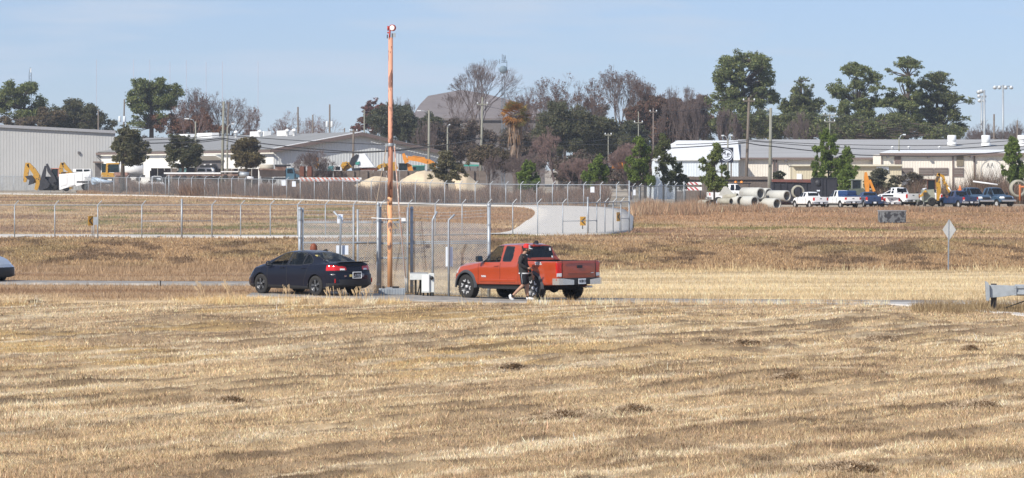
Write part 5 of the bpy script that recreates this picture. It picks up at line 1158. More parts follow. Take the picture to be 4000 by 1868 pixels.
for x in (3486, 3550, 3670): b = MB(); b.lathe([(.14, -.2), (.14, .3), (.28, .34), (.001, .5)], 10, off=at(x, 585, 455)); b.build('roof_vent', M_roofw, W_)
# round emblem painted on the cream wall
ec = (PX(3874, D2), ZY(668, D2)); circ = lambda r: [(ec[0] + r * math.cos(2 * math.pi * k / 28), ec[1] + r * math.sin(2 * math.pi * k / 28)) for k in range(28)]
em = MB(); em.prism(circ(1.52), D2 - .17, D2 - .12); em = em.build('wall_emblem', M_roofl, W_)
b = MB(); b.prism(circ(1.36), D2 - .20, D2 - .172); b.build('emblem_disc', M_wallC, em); b = MB(); b.prism(circ(1.2), D2 - .23, D2 - .202); b.build('emblem_disc', mat('emblem_cream', (.80, .77, .70), .7, var=.06), em)
b = MB(); text_strokes(b, 'AA', -.62, .45, .55, 0, lambda u, v: (PX(3874, D2) + u * 1.1, D2 - .236, ZY(668, D2) + v), .16); b.build('emblem_lettering', M_roofg, em)
L_ = thing('outbuilding', 'low beige flat roofed outbuilding in front of the cream warehouse', 'outbuilding'); D3 = 434
b = MB(); ribs(b, (PX(3098, D3), D3), (PX(3522, D3), D3), 0, ZY(648, D3), .35, .022); ribs(b, (PX(3098, D3), D3 + 5), (PX(3098, D3), D3), 0, ZY(648, D3), .35, .022); b.build('wall', M_beige, L_)
b = MB(); b.box(((PX(3094, D3) + PX(3526, D3)) / 2, D3 + 2.4, ZY(646, D3)), (PX(3526, D3) - PX(3094, D3), 6, .22)); b.build('roof', mat('cream_trim', (.62, .58, .46), .7, var=.05), L_)
b = MB(); pbox(b, 3112, 679, 3132, 720, D3 - .16, .1); b.build('door', M_white, L_); b = MB(); pbox(b, 3184, 680, 3204, 700, D3 - .16, .1); b.build('window', M_trimg, L_); b = MB(); pbox(b, 3424, 651, 3472, 676, D3 - .2, .1); b.build('white_panel', M_sign, L_)
# sign board with the oval mark
D = 420; t = thing('sign_board', 'black square sign board with a white oval mark beside the tall wooden pole', 'sign board', (PX(2838, D), D, 0)); s = F / D
zc = ZY(605.5, D)
b = MB(); b.box((0, 0, zc), (1.72, .16, 1.86)); pl = b.build('board', mat('sign_black', (.012, .014, .028), .5, var=.1), t)
def ell(b, rx, rz, rx2, rz2, y, n=40):
    vs = []
    for k in range(n):
        a = 2 * math.pi * k / n; vs += [(math.cos(a) * rx, y, zc + math.sin(a) * rz), (math.cos(a) * rx2, y, zc + math.sin(a) * rz2)]
    b.add(vs, [(2 * k, 2 * k + 1, (2 * k + 3) % (2 * n), (2 * k + 2) % (2 * n)) for k in range(n)])
b = MB(); ell(b, .82, .80, .76, .74, -.085); ell(b, .64, .60, .001, .001, -.085); b.build('oval_mark', M_sign, pl)
b = MB(); text_strokes(b, 'M', -.42, .02, .42, 0, lambda u, v: (u * 1.15, -.092, zc + v), .22); text_strokes(b, 'E', .12, -.16, .36, 0, lambda u, v: (u, -.092, zc + v), .24); b.box((.28, -.09, zc + .05), (.55, .008, .07)); b.box((0, -.09, zc - .30), (.5, .008, .05)); b.build('oval_lettering', M_black, pl)
b = MB(); b.box((-.6, .2, zc / 2), (.16, .16, zc)); b.box((.6, .2, zc / 2), (.16, .16, zc)); b.build('support', M_wood, t)
# big brown roofed hall far behind
H_ = thing('hall', 'huge brown roofed hall rising behind the bare tree and the palm', 'building'); D = 700
P = lambda x, y: Vector((PX(x, D + (470 - y) * .3), D + (470 - y) * .3, ZY(y, D + (470 - y) * .3)))
b = MB(); b.sheet([P(1605, 470), P(2130, 470), P(2090, 425), P(1980, 395), P(1890, 372), P(1800, 358), P(1672, 382), P(1640, 415)], .4); b.build('roof', M_roofb, H_)
b = MB(); b.add([(PX(1612, D), D + .6, 0), (PX(2128, D), D + .6, 0), (PX(2128, D), D + .6, ZY(470, D)), (PX(1612, D), D + .6, ZY(470, D))], [(0, 1, 2, 3)]); b.box((PX(1870, D), D + 25, 6), (26, 48, 12)); b.build('wall', mat('brown_wall', (.15, .135, .13), .8, var=.1), H_)
D = 640; t = thing('house', 'cream house half hidden by trees below the big brown roof', 'house')
b = MB(); pbox(b, 1752, 502, 1850, 600, D, 8); b.build('wall', mat('cream_render', (.66, .60, .45), .8, var=.1), t); b = MB(); b.prism(pp([(1744, 503), (1860, 503), (1830, 484), (1770, 484)], D), D - .5, D + 8.5); b.build('roof', M_roofg, t)
for x in (1770, 1792, 1828): b = MB(); pbox(b, x, 512, x + 9, 526, D - .1, .08); b.build('window', M_door, t)
t = thing('shed', 'small open shed with a green roof edge among the bare trees', 'shed'); D = 450
b = MB(); b.prism(pp([(1808, 640), (1872, 644), (1872, 636), (1808, 630)], D), D, D + 4); b.build('roof', M_roofl, t); b = MB(); pbox(b, 1812, 643, 1870, 650, D - .1, .3); b.build('fascia', mat('teal_paint', (.06, .30, .24), .6, var=.1), t)
for x in (1814, 1866): b = MB(); b.box((PX(x, D), D + .2, 2.2), (.2, .2, 4.4)); b.build('post', M_wood, t)
# timber bin wall of the yard
for x0, x1, y0, y1, D0, D1, lab in ((1120, 1900, 667, 667, 452, 440, 'dark timber bin wall running behind the sand piles'), (590, 1010, 657, 660, 478, 470, 'dark timber wall behind the flatbed trailer')):
    t = thing('timber_wall', lab, 'wall'); n = int(abs(x1 - x0) / 26); b = MB()
    for k in range(n):
        a, c = lerp(x0, x1, k / n), lerp(x0, x1, (k + .94) / n); d = lerp(D0, D1, k / n); b.prism([(PX(a, d), 0), (PX(c, d), 0), (PX(c, d), ZY(lerp(y0, y1, k / n) + rnd.uniform(-1, 1), d)), (PX(a, d), ZY(lerp(y0, y1, k / n), d))], d, d + .25)
    b.build('boards', M_wood, t); 
    for k in range(0, n, 2): x = lerp(x0, x1, k / n); d = lerp(D0, D1, k / n); b = MB(); b.box((PX(x, d), d - .15, ZY(668, d) / 2), (.28, .28, ZY(666, d))); b.build('post', M_wood, t)
t = thing('timber_wall', 'low dark board wall behind the pipe stack and the white truck cab', 'wall'); b = MB()
for k in range(30): a = lerp(2640, 3000, k / 30); b.prism([(PX(a, 405), 0), (PX(a + 11.5, 405), 0), (PX(a + 11.5, 405), ZY(690 + rnd.uniform(-1, 1), 405)), (PX(a, 405), ZY(690, 405))], 405, 405.2)
b.build('boards', M_wood, t); b = MB(); b.box((PX(2820, 404.8), 404.8, ZY(699, 405)), (11, .1, .2)); b.build('rail', M_wood, t)

# ---------------------------------------------------------------- yard on the right
def pickup_at(px_, D, aim, paint, lab, **k):
    a = R(aim); X = PX(px_, D); kw = dict(fine=False, flare=False, L=5.5, W=1.92, H=1.85, wb=3.4, rail=1.22, belt=1.18); kw.update(k)
    L = kw['L']; lx = (kw['wb'] / 2 - L + .86) if k.get('ref', 'rear') == 'rear' else kw['wb'] / 2 + .8
    kw.pop('ref', None); c, s_ = math.cos(a), math.sin(a)
    return pickup('pickup_truck', lab, (X - c * lx, D - s_ * lx, float(gz0(X, D)) - .02), a, paint, group='old pickups parked in a row in the yard', **kw)
w1 = pickup_at(3207, 347, 112, P_white, 'small white pickup with a slumped rear window, first in the row', H=1.74, W=1.8, L=5.2)
w2 = pickup_at(3337, 347.5, 111, P_white, 'white pickup with a blue tarp load in its bed', H=1.90, L=5.7)
pickup_at(3418, 350, 99, P_blue, 'dark blue wrecked vehicle below the orange digger boom', H=1.70, bed=False, chrome=False)
w3 = pickup_at(3486, 351, 97, P_white, 'white wrecked pickup with a bent peaked hood', H=1.45, W=1.8, rail=1.1, belt=1.0)
pickup_at(3571, 353, 122, P_white, 'white pickup standing tallest beside the yellow backhoe', H=2.15, rail=1.5, belt=1.45, wr=.42)
pickup_at(3650, 361, 95, P_white, 'white pickup cab hidden behind the yellow backhoe boom', H=2.05, rail=1.4, belt=1.35)
n1 = pickup_at(3795, 349, 114, P_blue, 'navy pickup seen from behind with a pale stripe on its tailgate', L=5.4)
pickup_at(3852, 351, -62, P_blue2, 'dark blue pickup facing forward under the long white pipe', ref='front', H=2.15, rail=1.35, belt=1.35, wr=.42)
pickup_at(3938, 352.5, -62, P_blue2, 'dark blue pickup facing forward beside the concrete ring', ref='front', H=2.15, rail=1.35, belt=1.35, wr=.42)
pickup_at(2960, 374, 8, P_white, 'white truck cab with orange roof lamps behind the concrete pipes', ref='front', H=2.45, rail=1.5, belt=1.65, L=6.2, wb=3.9, wr=.45)
b = MB(); b.box((0, 0, .1), (2.2, 1.7, .25)); b.box((-.2, .1, .45), (1.6, 1.3, .5), rz=.2); b.box((.5, -.3, .35), (.9, .8, .5), rz=-.3); o = b.build('tarp_load', mat('blue_tarp', (.02, .055, .16), .5, var=.2, scale=3, bump=.6), None, .12); o.location = (w2.location.x + .55, w2.location.y - 1.2, 1.12); o.rotation_euler.z = R(111)
tag(o, 'blue tarp bundle heaped in the bed of the white pickup', 'tarp bundle')
b = MB(); b.sheet([at(3452, 757, 350.2), at(3482, 742, 350.2), at(3484, 742, 352), at(3455, 757, 352)], .05); b.sheet([at(3482, 742, 350.2), at(3514, 762, 350.2), at(3516, 762, 352), at(3484, 742, 352)], .05); b.build('bent_hood', P_white, w3)
bpy.data.objects[[c.name for c in C.objects if c.name.startswith('bent_hood')][-1]].matrix_parent_inverse = (Matrix.Translation(w3.location) @ Matrix.Rotation(R(97), 4, 'Z')).inverted()
for q in (2874, 2897):
    b = MB(); b.lathe([(.16, 0), (.16, .2), (.001, .28)], 10, off=at(q, 716, 374.5)); tag(b.build('beacon_lamp', M_amber), ['orange beacon lamp nearer the pine above the white truck cab', 'orange beacon lamp nearer the tall wooden pole above the white truck cab'][q > 2880], 'lamp', 'orange lamps on the truck rack')
b = MB()
for q in (2853, 2926): b.tube([at(q, 718, 373.6), at(q, 803, 373.6)], .05, 6)
b.tube([at(2838, 717, 373.6), at(2934, 717, 373.6)], .06, 6); b.tube([at(2838, 717, 375.4), at(2934, 717, 375.4)], .06, 6); b.tube([at(2853, 717, 373.6), at(2853, 717, 375.4)], .05, 6); b.tube([at(2926, 717, 373.6), at(2926, 717, 375.4)], .05, 6); tag(b.build('ladder_rack', M_blk), 'black ladder rack over the white truck cab', 'rack')
b = MB(); b.lathe([(.001, .55), (.03, .54), (.17, .04), (.24, .03), (.24, 0), (.001, 0)], 14, off=(PX(3752, 351), 351.5, 1.83)); t = tag(b.build('traffic_cone', mat('cone_orange', (.75, .18, .04), .6, var=.1)), 'orange traffic cone standing on the navy pickup roof', 'cone')
b = MB(); b.tube([at(3801, 709, 352.5), at(3897, 722, 351.5)], .09, 10); tag(b.build('white_pipe', M_white), 'long white pipe laid across the roofs of the two blue pickups', 'pipe')
def pipe(px_, y, D, r, L, ang, lab, m=M_pipe, tilt=0.0):
    p = at(px_, y, D); b = MB(); prof = [(r * .78, 0), (r * .97, 0), (r, .04), (r, L), (r * .78, L), (r * .78, 0)]
    M = Matrix.Rotation(R(ang), 3, 'Z') @ Matrix.Rotation(tilt, 3, 'X'); b.lathe(prof, 26, M, axis='Y'); o = b.build('concrete_pipe', m); o.location = p
    return tag(o, lab, 'pipe', 'concrete pipes stacked at the edge of the yard')
pipe(2972, 756, 345.0, .62, 2.7, 38, 'pale concrete pipe lying on top of the stack with its dark mouth open')
pipe(3075, 766, 344.6, .58, 2.6, 38, 'concrete pipe with an oblique chipped mouth beside the white pickup')
pipe(2949, 789, 344.0, .60, 2.4, 38, 'pale concrete pipe at the bottom of the stack under the topmost one')
pipe(3036, 797, 344.0, .60, 2.6, 38, 'concrete pipe at the bottom of the stack with weeds before its mouth')
pipe(3004, 757, 348.5, .60, 2.5, 38, 'concrete pipe showing only its dark mouth behind the topmost pipe')
pipe(2893, 786, 344.9, .58, 1.6, 38, 'pale pipe end between the small grey pipe and the bottom pale pipe')
pipe(2856, 787, 343.5, .34, 1.6, 48, 'small weathered grey pipe lying in the weeds at the end of the stack', M_pipeo)
pipe(2881, 766, 345.2, .30, 1.7, 55, 'small weathered pipe lying across the grey one', M_pipeo, -.12)
pipe(2766, 796, 340, .40, 1.2, 40, 'lone grey concrete pipe lying apart below the young pine', M_pipeo)
pipe(3119, 750, 352.5, .72, .35, 15, 'upright tan concrete ring in front of the black containers', M_pipeo)
pipe(3980, 736, 366, .95, .6, 12, 'large pale concrete ring beside the forward facing blue pickup', M_pipeo)
b = MB(); b.prism([(-1, 0), (.9, -.1), (.5, .25), (-.2, .95), (-.5, .9)], 0, .3); o = b.build('concrete_slab', M_pipe); o.location = at(2845, 764, 346); tag(o, 'broken triangular slab of pale concrete leaning behind the small pipes', 'slab')
M_cont = mat('container_black', (.022, .022, .030), .7, var=.3, scale=1.5); M_contr = mat('rusty_rim', (.20, .075, .06), .85, var=.3, scale=2, col2=(.08, .05, .045))
t = thing('skip_container', 'long black roll off container with a rusty red rim behind the white pickups', 'container', (PX(3098, 379), 379, 0))
b = MB(); b.box((0, 1.2, 1.45), (4.8, 2.3, 2.3)); 
for k in range(7): b.box((-2.25 + k * .75, -.02, 1.4), (.12, .14, 2.2))
b.build('container_body', M_cont, t); b = MB(); b.box((0, -.06, 2.72), (4.9, .14, .30), ry=.02); b.box((.1, .9, 2.86), (4.7, 1.8, .10)); b.build('rim', M_contr, t); b = MB(); b.box((0, 1.2, .15), (4.4, 1.2, .3)); b.build('skid', M_contr, t)
t = thing('skip_container', 'black hopper container with a narrowing base beside the young pine', 'container', (PX(3226, 374), 374, 0))
b = MB(); b.prism([(-1.5, 3.05), (1.55, 3.12), (1.2, .6), (.9, .2), (-.7, .2), (-1.45, 1.7)], 0, 2.2); b.build('container_body', M_cont, t)
for x in (-.45, -.05, 1.15): b = MB(); b.box((x, -.06, 1.65), (.14, .12, 2.7)); b.build('rib', M_cont, t)
b = MB(); b.box((.02, -.04, 3.07), (3.1, .12, .10)); b.build('rim', M_cont, t); b = MB(); b.lathe([(.001, -.03), (.4, -.03), (.4, 0)], 18, off=(-.85, -.01, 2.5), axis='Y'); b.build('round_plate', M_blk, t); b = MB(); b.box((-.85, -.05, 1.65), (.35, .02, .16)); b.build('notice', M_sign, t)
def digger(name, lab, D, paint, arms, bucket=None, cab=None, body=None, wheels=(), canopy=None, cyl=(), cat='backhoe', cabm=None):
    """machine drawn as side-on pieces with real thickness at its own distance; arms = [(name, [(px, y, half width px)...])]"""
    t = thing(name, lab, cat, (PX(arms[0][1][0][0], D), D, float(gz0(PX(arms[0][1][0][0], D), D)))); inv = Matrix.Translation(-t.location)
    def put(b, nm, m): o = b.build(nm, m, t); o.matrix_parent_inverse = inv; return o
    for nm, pts in arms:
        L_, R_ = [], []
        for i, (x, y, h) in enumerate(pts):
            x0, y0 = pts[max(i - 1, 0)][:2]; x1, y1 = pts[min(i + 1, len(pts) - 1)][:2]; l = math.hypot(x1 - x0, y1 - y0); nx, ny = -(y1 - y0) / l * h, (x1 - x0) / l * h
            L_.append((x + nx, y + ny)); R_.append((x - nx, y - ny))
        b = MB(); b.prism(pp(L_ + R_[::-1], D), D - .2, D + .25); put(b, nm, paint)
    if bucket:
        x, y, r_ = bucket; b = MB(); b.prism(pp([(x - r_, y - r_ * .8), (x + r_ * .3, y - r_), (x + r_, y - r_ * .1), (x + r_ * .7, y + r_ * .7), (x - r_ * .3, y + r_), (x - r_ * .1, y), (x - r_ * .5, y - r_ * .2)], D), D - .45, D + .45); put(b, 'bucket', M_rust if paint is M_yell and x > 3000 else M_blk)
    if body: b = MB(); b.prism(pp(body, D), D + .3, D + 2.0); put(b, 'machine_body', cabm or paint)
    if cab:
        x0, y0, x1, y1 = cab; f = MB(); w_ = (x1 - x0) * .09
        for q in (x0, x1 - w_): pbox(f, q, y0, q + w_, y1, D + .35, .12); pbox(f, q, y0, q + w_, y1, D + 1.75, .12)
        pbox(f, x0 - w_, y0 - (y1 - y0) * .08, x1 + w_, y0, D + .25, 1.75); o = put(f, 'cab', canopy or paint)
        g = MB(); pbox(g, x0 + w_, y0, x1 - w_, y1, D + .45, 1.3); g = put(g, 'cab_window', glass('cab_glass', (.35, .5, .5), .25))
    for x, y, r_ in wheels:
        rr = r_ / F * D; b = MB(); b.lathe([(rr * .5, -.2), (rr * .9, -.2), (rr, -.12), (rr, .12), (rr * .9, .2), (rr * .5, .2)], 20, off=at(x, y, D + .3), axis='Y'); b.lathe([(rr * .52, -.1), (.001, -.12)], 16, off=at(x, y, D + .3), axis='Y'); put(b, 'wheel', M_tyre)
    for pts in cyl: b = MB(); b.tube([at(x, y, D - .3) for x, y in pts], .07, 8); put(b, 'hydraulic_ram', M_white)
    return t
digger('backhoe', 'yellow backhoe with its boom folded upright in front of the louvre windows', 352, M_yell, [('boom', [(3663, 784, 4), (3667, 745, 8), (3663, 700, 8), (3667, 677, 5)]), ('stick', [(3684, 702, 4), (3692, 720, 6), (3712, 752, 6), (3716, 768, 4)]), ('link', [(3664, 680, 4), (3684, 690, 5), (3688, 704, 4)]), ('loader_arm', [(3618, 745, 4), (3602, 762, 4), (3592, 768, 4)])], (3702, 776, 13), (3622, 704, 3655, 742), [(3606, 742), (3650, 740), (3656, 786), (3612, 790)], ((3596, 792, 10), (3640, 788, 17)), M_rust, [((3704, 732), (3718, 752))], cabm=mat('faded_green', (.30, .32, .26), .7, var=.2))
digger('backhoe', 'orange digger boom standing upright behind the wrecked blue vehicle', 362, M_oran, [('boom', [(3388, 752, 6), (3386, 715, 10), (3383, 690, 7), (3382, 673, 4)]), ('stick', [(3397, 703, 4), (3405, 725, 5), (3415, 748, 5)])], None, (3326, 704, 3366, 738), [(3322, 738), (3376, 736), (3380, 775), (3322, 775)], ((3334, 780, 12), (3366, 778, 15)), mat('grey_canopy', (.20, .22, .2), .7, var=.2), cabm=mat('dull_green', (.09, .11, .085), .7, var=.2))
b = MB()
for q in ((3984, 722, 3984, 784), (3984, 730, 4020, 731), (4012, 722, 4012, 784)): b.tube([at(q[0], q[1], 347), at(q[2], q[3], 347)], .12, 6)
tag(b.build('gantry', mat('orange_steel', (.50, .17, .06), .7, var=.2)), 'orange steel post frame at the edge of the yard beside the blue pickup', 'gantry')
# striped boards
M_bred = mat('board_red', (.45, .03, .04), .6, var=.1); M_borg = mat('board_orange', (.65, .13, .05), .6, var=.1)
def boards(lab, rows, D, m1, cat='barricade', nm='barricade'):
    t = thing(nm, lab, cat)
    for x0, x1, y0, y1 in rows:
        b = MB(); pbox(b, x0, y0, x1, y1, D, .06); o = b.build('board', M_white, t); h = y1 - y0; b = MB(); x = x0 + 4
        while x < x1 - h - 6: b.prism(pp([(x, y0 + .5), (x + 8, y0 + .5), (x + 8 + h, y1 - .5), (x + h, y1 - .5)], D), D - .012, D + .01); x += 17
        b.build('stripe', m1, o)
    b = MB()
    for q in (rows[0][0] + 6, rows[0][1] - 6): b.tube([at(q, rows[0][2] - 3, D + .15), (PX(q, D), D + .15, float(gz0(PX(q, D), D)) - .1)], .05, 6)
    b.build('frame', M_blk, t); return t
boards('red and white striped barricade boards behind the tan weeds', [(2672, 2742, 712, 722), (2672, 2742, 731, 744)], 392, M_bred)
b = MB(); b.prism(pp([(2650, 726), (2662, 712), (2674, 710), (2674, 748), (2648, 748)], 394), 394, 397); o = b.build('storage_box', P_white, None, .1); tag(o, 'white rounded box at the end of the striped boards', 'box')
# ---------------------------------------------------------------- equipment yard on the left and in the centre
def boxy(name, lab, cat, pieces, D, base):
    """thing made of side-on polygons with depth: pieces = [(part, [(px, y)...], y offset, depth, material)]"""
    t = thing(name, lab, cat, (PX(base, D), D, float(gz0(PX(base, D), D)))); inv = Matrix.Translation(-t.location)
    for nm, pts, dy, dep, m in pieces:
        b = MB()
        if nm == 'wheel':
            x, y, r_ = pts; rr = r_ / F * D; b.lathe([(rr * .5, 0), (rr, .02), (rr, dep), (rr * .5, dep)], 18, off=at(x, y, D + dy) , axis='Y'); b.lathe([(rr * .55, .03), (.001, .01)], 14, off=at(x, y, D + dy), axis='Y')
        elif nm in ('tank', 'pipe_coil', 'silo'):
            (x0, y0), (x1, y1), r_ = pts; b.tube([at(x0, y0, D + dy), at(x1, y1, D + dy)], r_ / F * D, 18)
        else: b.prism(pp(pts, D), D + dy, D + dy + dep)
        o = b.build(nm, m, t); o.matrix_parent_inverse = inv
    return t
def rc(x0, y0, x1, y1): return [(x0, y0), (x1, y0), (x1, y1), (x0, y1)]
M_teal = glass('teal_glass', (.4, .6, .6), .2); M_bluetruck = mat('truck_blue', (.06, .14, .20), .5, var=.15); M_tarpb = mat('pale_blue_tarp', (.55, .68, .82), .6, var=.12, scale=1.5, bump=.5)
M_brown = mat('rusty_brown', (.16, .09, .065), .85, var=.25, scale=1.5, col2=(.24, .18, .15)); M_dirtyb = mat('dirty_pipe', (.40, .36, .29), .9, var=.2, scale=2)
digger('backhoe', 'yellow backhoe boom bent like an arch beside the grey warehouse wall', 500, M_yell, [('boom', [(97, 712, 5), (102, 680, 9), (106, 655, 9), (106, 636, 6)]), ('stick', [(110, 640, 7), (130, 664, 10), (148, 690, 10), (150, 712, 9), (140, 742, 6)])], (118, 704, 19), None, [(128, 684), (150, 690), (152, 716), (128, 716)])
digger('backhoe', 'black backhoe with two raised arms beside the white utility truck', 498, M_blk, [('boom', [(160, 742, 9), (168, 700, 9), (174, 670, 6), (178, 648, 3)]), ('stick', [(183, 640, 3), (192, 668, 7), (208, 690, 6), (214, 712, 8)])], (176, 720, 20), (200, 660, 229, 690), [(160, 690), (228, 690), (230, 744), (152, 744)], ((212, 732, 13),), mat('red_canopy', (.48, .16, .10), .7, var=.2), cabm=M_blk)
digger('backhoe', 'yellow backhoe boom rising behind the white utility truck', 508, M_yell, [('boom', [(240, 690, 8), (238, 660, 8), (243, 636, 6)]), ('stick', [(246, 636, 5), (258, 656, 8), (280, 676, 5)])], None, None, [(232, 672), (280, 672), (280, 740), (232, 740)], ((250, 735, 10),))
boxy('utility_truck', 'white utility truck with tall side lockers parked by the far fence', 'truck', [('box_body', [(230, 681), (354, 669), (354, 715), (300, 722), (232, 742)], 0, 2.2, P_white), ('cab', rc(283, 660, 352, 671), .4, 1.6, P_white), ('cab_window', rc(296, 662, 320, 670), .3, .1, M_teal), ('cab_window', rc(326, 662, 348, 670), .3, .1, M_teal)] +
     [('locker_door', [(x, 684 - (x - 230) * .1), (x + 26, 682 - (x - 230) * .1), (x + 26, 722), (x, 728)], -.06, .05, M_white) for x in (236, 266, 296)] + [('locker_door', rc(326, 680, 350, 706), -.06, .05, M_white)] + [('wheel', (258, 736, 12), .1, .4, M_tyre), ('wheel', (330, 730, 12), .1, .4, M_tyre), ('rear_fender', rc(300, 708, 352, 714), -.08, .3, M_black)], 492, 290)
o = boxy('tarp_bundle', 'pale blue tarp wrapped round two long pipes by the far fence', 'tarp bundle', [('tank', ((362, 704), (440, 715), 8), 0, 0, M_tarpb), ('tank', ((358, 700), (404, 709), 9), .6, 0, M_tarpb), ('tarp', [(354, 698), (372, 694), (400, 701), (396, 716), (358, 722)], .2, 1.4, M_tarpb), ('pipe_end', rc(436, 710, 442, 721), -.4, .8, M_blk), ('pipe_end', rc(401, 705, 407, 716), .2, .6, M_blk)], 488, 390)
boxy('steel_box', 'rusty brown steel box standing behind the far fence', 'steel box', [('box_body', rc(448, 676, 496, 752), 0, 2, M_brown), ('lid', rc(446, 674, 498, 686), -.06, 2.1, mat('rust_pink', (.34, .20, .16), .85, var=.2)), ('slot', rc(464, 690, 470, 720), -.04, .1, M_blk)], 484, 470)
boxy('loader', 'yellow loader with a glazed cab in front of the dark warehouse door', 'loader', [('machine_body', [(396, 674), (450, 676), (448, 692), (394, 694)], 0, 2.4, M_yell), ('cab', [(414, 638), (464, 636), (464, 642), (422, 642), (420, 678), (412, 680)], .2, 1.8, M_yell), ('cab_window', rc(418, 640, 464, 674), .3, 1.6, M_teal), ('machine_base', rc(395, 692, 460, 700), 0, 2.2, M_blk), ('wheel', (405, 706, 14), -.1, .5, M_tyre), ('wheel', (450, 706, 14), -.1, .5, M_tyre), ('front_panel', rc(396, 640, 414, 674), .3, 1.2, M_teal)], 512, 430)
boxy('tank_trailer', 'white tank with a round domed end behind the yellow loader', 'tank', [('tank', ((470, 662), (560, 662), 22), 1.2, 0, M_white), ('round_plate', [(485 + 27 * math.cos(a), 626 + 22 * math.sin(a)) for a in np.linspace(0, 6.28, 20)[:-1]], 2.2, .6, M_white), ('frame', rc(468, 684, 562, 692), .4, 1.6, M_blk), ('wheel', (540, 700, 10), 0, .5, M_tyre), ('wheel', (500, 700, 10), 0, .5, M_tyre)], 516, 515)
a = R(-78); X = PX(604, 472)
pickup('pickup_truck', 'white pickup facing forward behind the notice on the far fence', (X, 474.5, .5), a, P_white, fine=False, flare=False, L=5.6, W=2.0, H=2.6, belt=1.65, rail=1.6, wb=3.5, wr=.45)
boxy('flatbed_trailer', 'long white railed flatbed trailer parked behind the dead weeds', 'trailer', [('deck', rc(640, 674, 862, 680), 0, 2.2, M_white), ('deck', rc(862, 669, 935, 673), .2, 2, M_white), ('frame', rc(650, 680, 930, 688), .1, 1.8, M_brown), ('wheel', (690, 694, 9), -.1, .4, M_tyre), ('wheel', (720, 694, 9), -.1, .4, M_tyre), ('wheel', (880, 692, 9), -.1, .4, M_tyre)], 466, 760)
boxy('truck', 'dark truck with a green windscreen standing behind the flatbed trailer', 'truck', [('cab', [(696, 674), (700, 655), (755, 655), (760, 674)], 0, 2.2, M_blk), ('windscreen', [(697, 673), (701, 657), (730, 657), (727, 673)], -.1, .09, mat('green_screen', (.16, .30, .28), .15, var=.1, coat=.5)), ('roof_rack', rc(712, 650, 748, 653), .2, 1.6, M_galv), ('beacon_lamp', rc(742, 648, 749, 654), .5, .3, M_amber), ('bonnet', rc(690, 668, 700, 690), 0, 2, M_blk), ('wheel', (710, 694, 9), -.1, .4, M_tyre)], 470, 725)
boxy('van', 'white van with dark side windows behind the flatbed trailer', 'van', [('body', [(766, 676), (770, 658), (776, 655), (828, 655), (834, 662), (836, 690), (766, 690)], 0, 2.2, P_white), ('side_window', [(771, 670), (775, 660), (800, 660), (802, 670)], -.05, .06, M_glassd), ('side_window', [(808, 670), (808, 661), (825, 661), (828, 670)], -.05, .06, M_glassd), ('wheel', (780, 694, 9), -.1, .4, M_tyre), ('wheel', (822, 694, 9), -.1, .4, M_tyre)], 471, 800)
boxy('truck', 'black truck in front of the garage door of the gabled warehouse', 'truck', [('body', [(778, 662), (782, 645), (840, 641), (852, 662), (852, 690), (778, 690)], 0, 2.2, M_blk), ('roof_lamp', rc(796, 641, 803, 646), -.1, .3, M_clear), ('roof_lamp', rc(820, 640, 827, 645), -.1, .3, M_clear), ('wheel', (795, 694, 9), -.1, .4, M_tyre), ('wheel', (835, 694, 9), -.1, .4, M_tyre)], 476, 815)
boxy('silver_tank', 'silver tank and hose lying behind the far fence near the flatbed trailer', 'tank', [('tank', ((936, 681), (972, 684), 11), 0, 0, M_galv), ('tank', ((966, 694), (990, 697), 6), -1, 0, M_white), ('valve', rc(930, 670, 938, 690), .2, .6, M_dark)], 456, 955)
boxy('dump_truck', 'dump truck with a dark rusty bed, a pipe coil on top and a blue cab', 'truck', [('dump_bed', [(1010, 660), (1114, 664), (1116, 690), (1018, 694)], 0, 2.5, mat('dark_rust', (.06, .045, .04), .85, var=.3, scale=1.5)), ('bed_rim', [(1010, 658), (1114, 662), (1114, 667), (1010, 664)], -.06, 2.6, M_brown), ('tarp_roll', rc(1072, 643, 1132, 650), .2, 1.6, M_blk), ('load', rc(1074, 650, 1116, 663), .3, 1.4, M_brown), ('pipe_coil', ((1014, 655), (1068, 655), 12), 1.1, 0, M_dirtyb),
     ('cab', [(1116, 700), (1116, 658), (1144, 656), (1150, 678), (1150, 700)], .1, 2.1, M_bluetruck), ('cab_window', [(1122, 676), (1122, 661), (1141, 660), (1145, 676)], .02, .07, M_teal), ('bonnet', [(1148, 676), (1160, 682), (1182, 692), (1182, 704), (1148, 704)], .3, 1.6, M_bluetruck), ('chassis', rc(1020, 694, 1180, 702), .3, 1.5, M_blk), ('wheel', (1035, 706, 12), -.1, .5, M_tyre), ('wheel', (1065, 706, 12), -.1, .5, M_tyre), ('wheel', (1158, 706, 12), -.1, .5, M_tyre)], 438, 1090)
for x, lab in ((1180, 'rusty steel plate standing next to the blue dump truck cab'), (1210, 'rusty steel plate standing beside the yellow crossing sign')):
    boxy('steel_plate', lab, 'steel plate', [('plate', rc(x - 10, 650, x + 7, 690), 0, 1.6, M_rust), ('edge', rc(x + 7.2, 652, x + 10, 694), .1, 1.5, mat('plate_edge', (.08, .04, .03), .9, var=.2)), ('foot', rc(x - 10, 690, x + 10, 706), .1, 1.2, M_dirtyb)], 436, x)
t = thing('crossing_sign', 'yellow diamond crossing sign with a walking figure below an amber signal', 'road sign', (PX(1238, 448), 448, .4)); zc = ZY(646, 448) - .4; r_ = 13 / F * 448
b = MB(); b.prism([(-r_, zc), (0, zc - r_), (r_, zc), (0, zc + r_)], 0, .04); p_ = b.build('sign_plate', M_yel2, t)
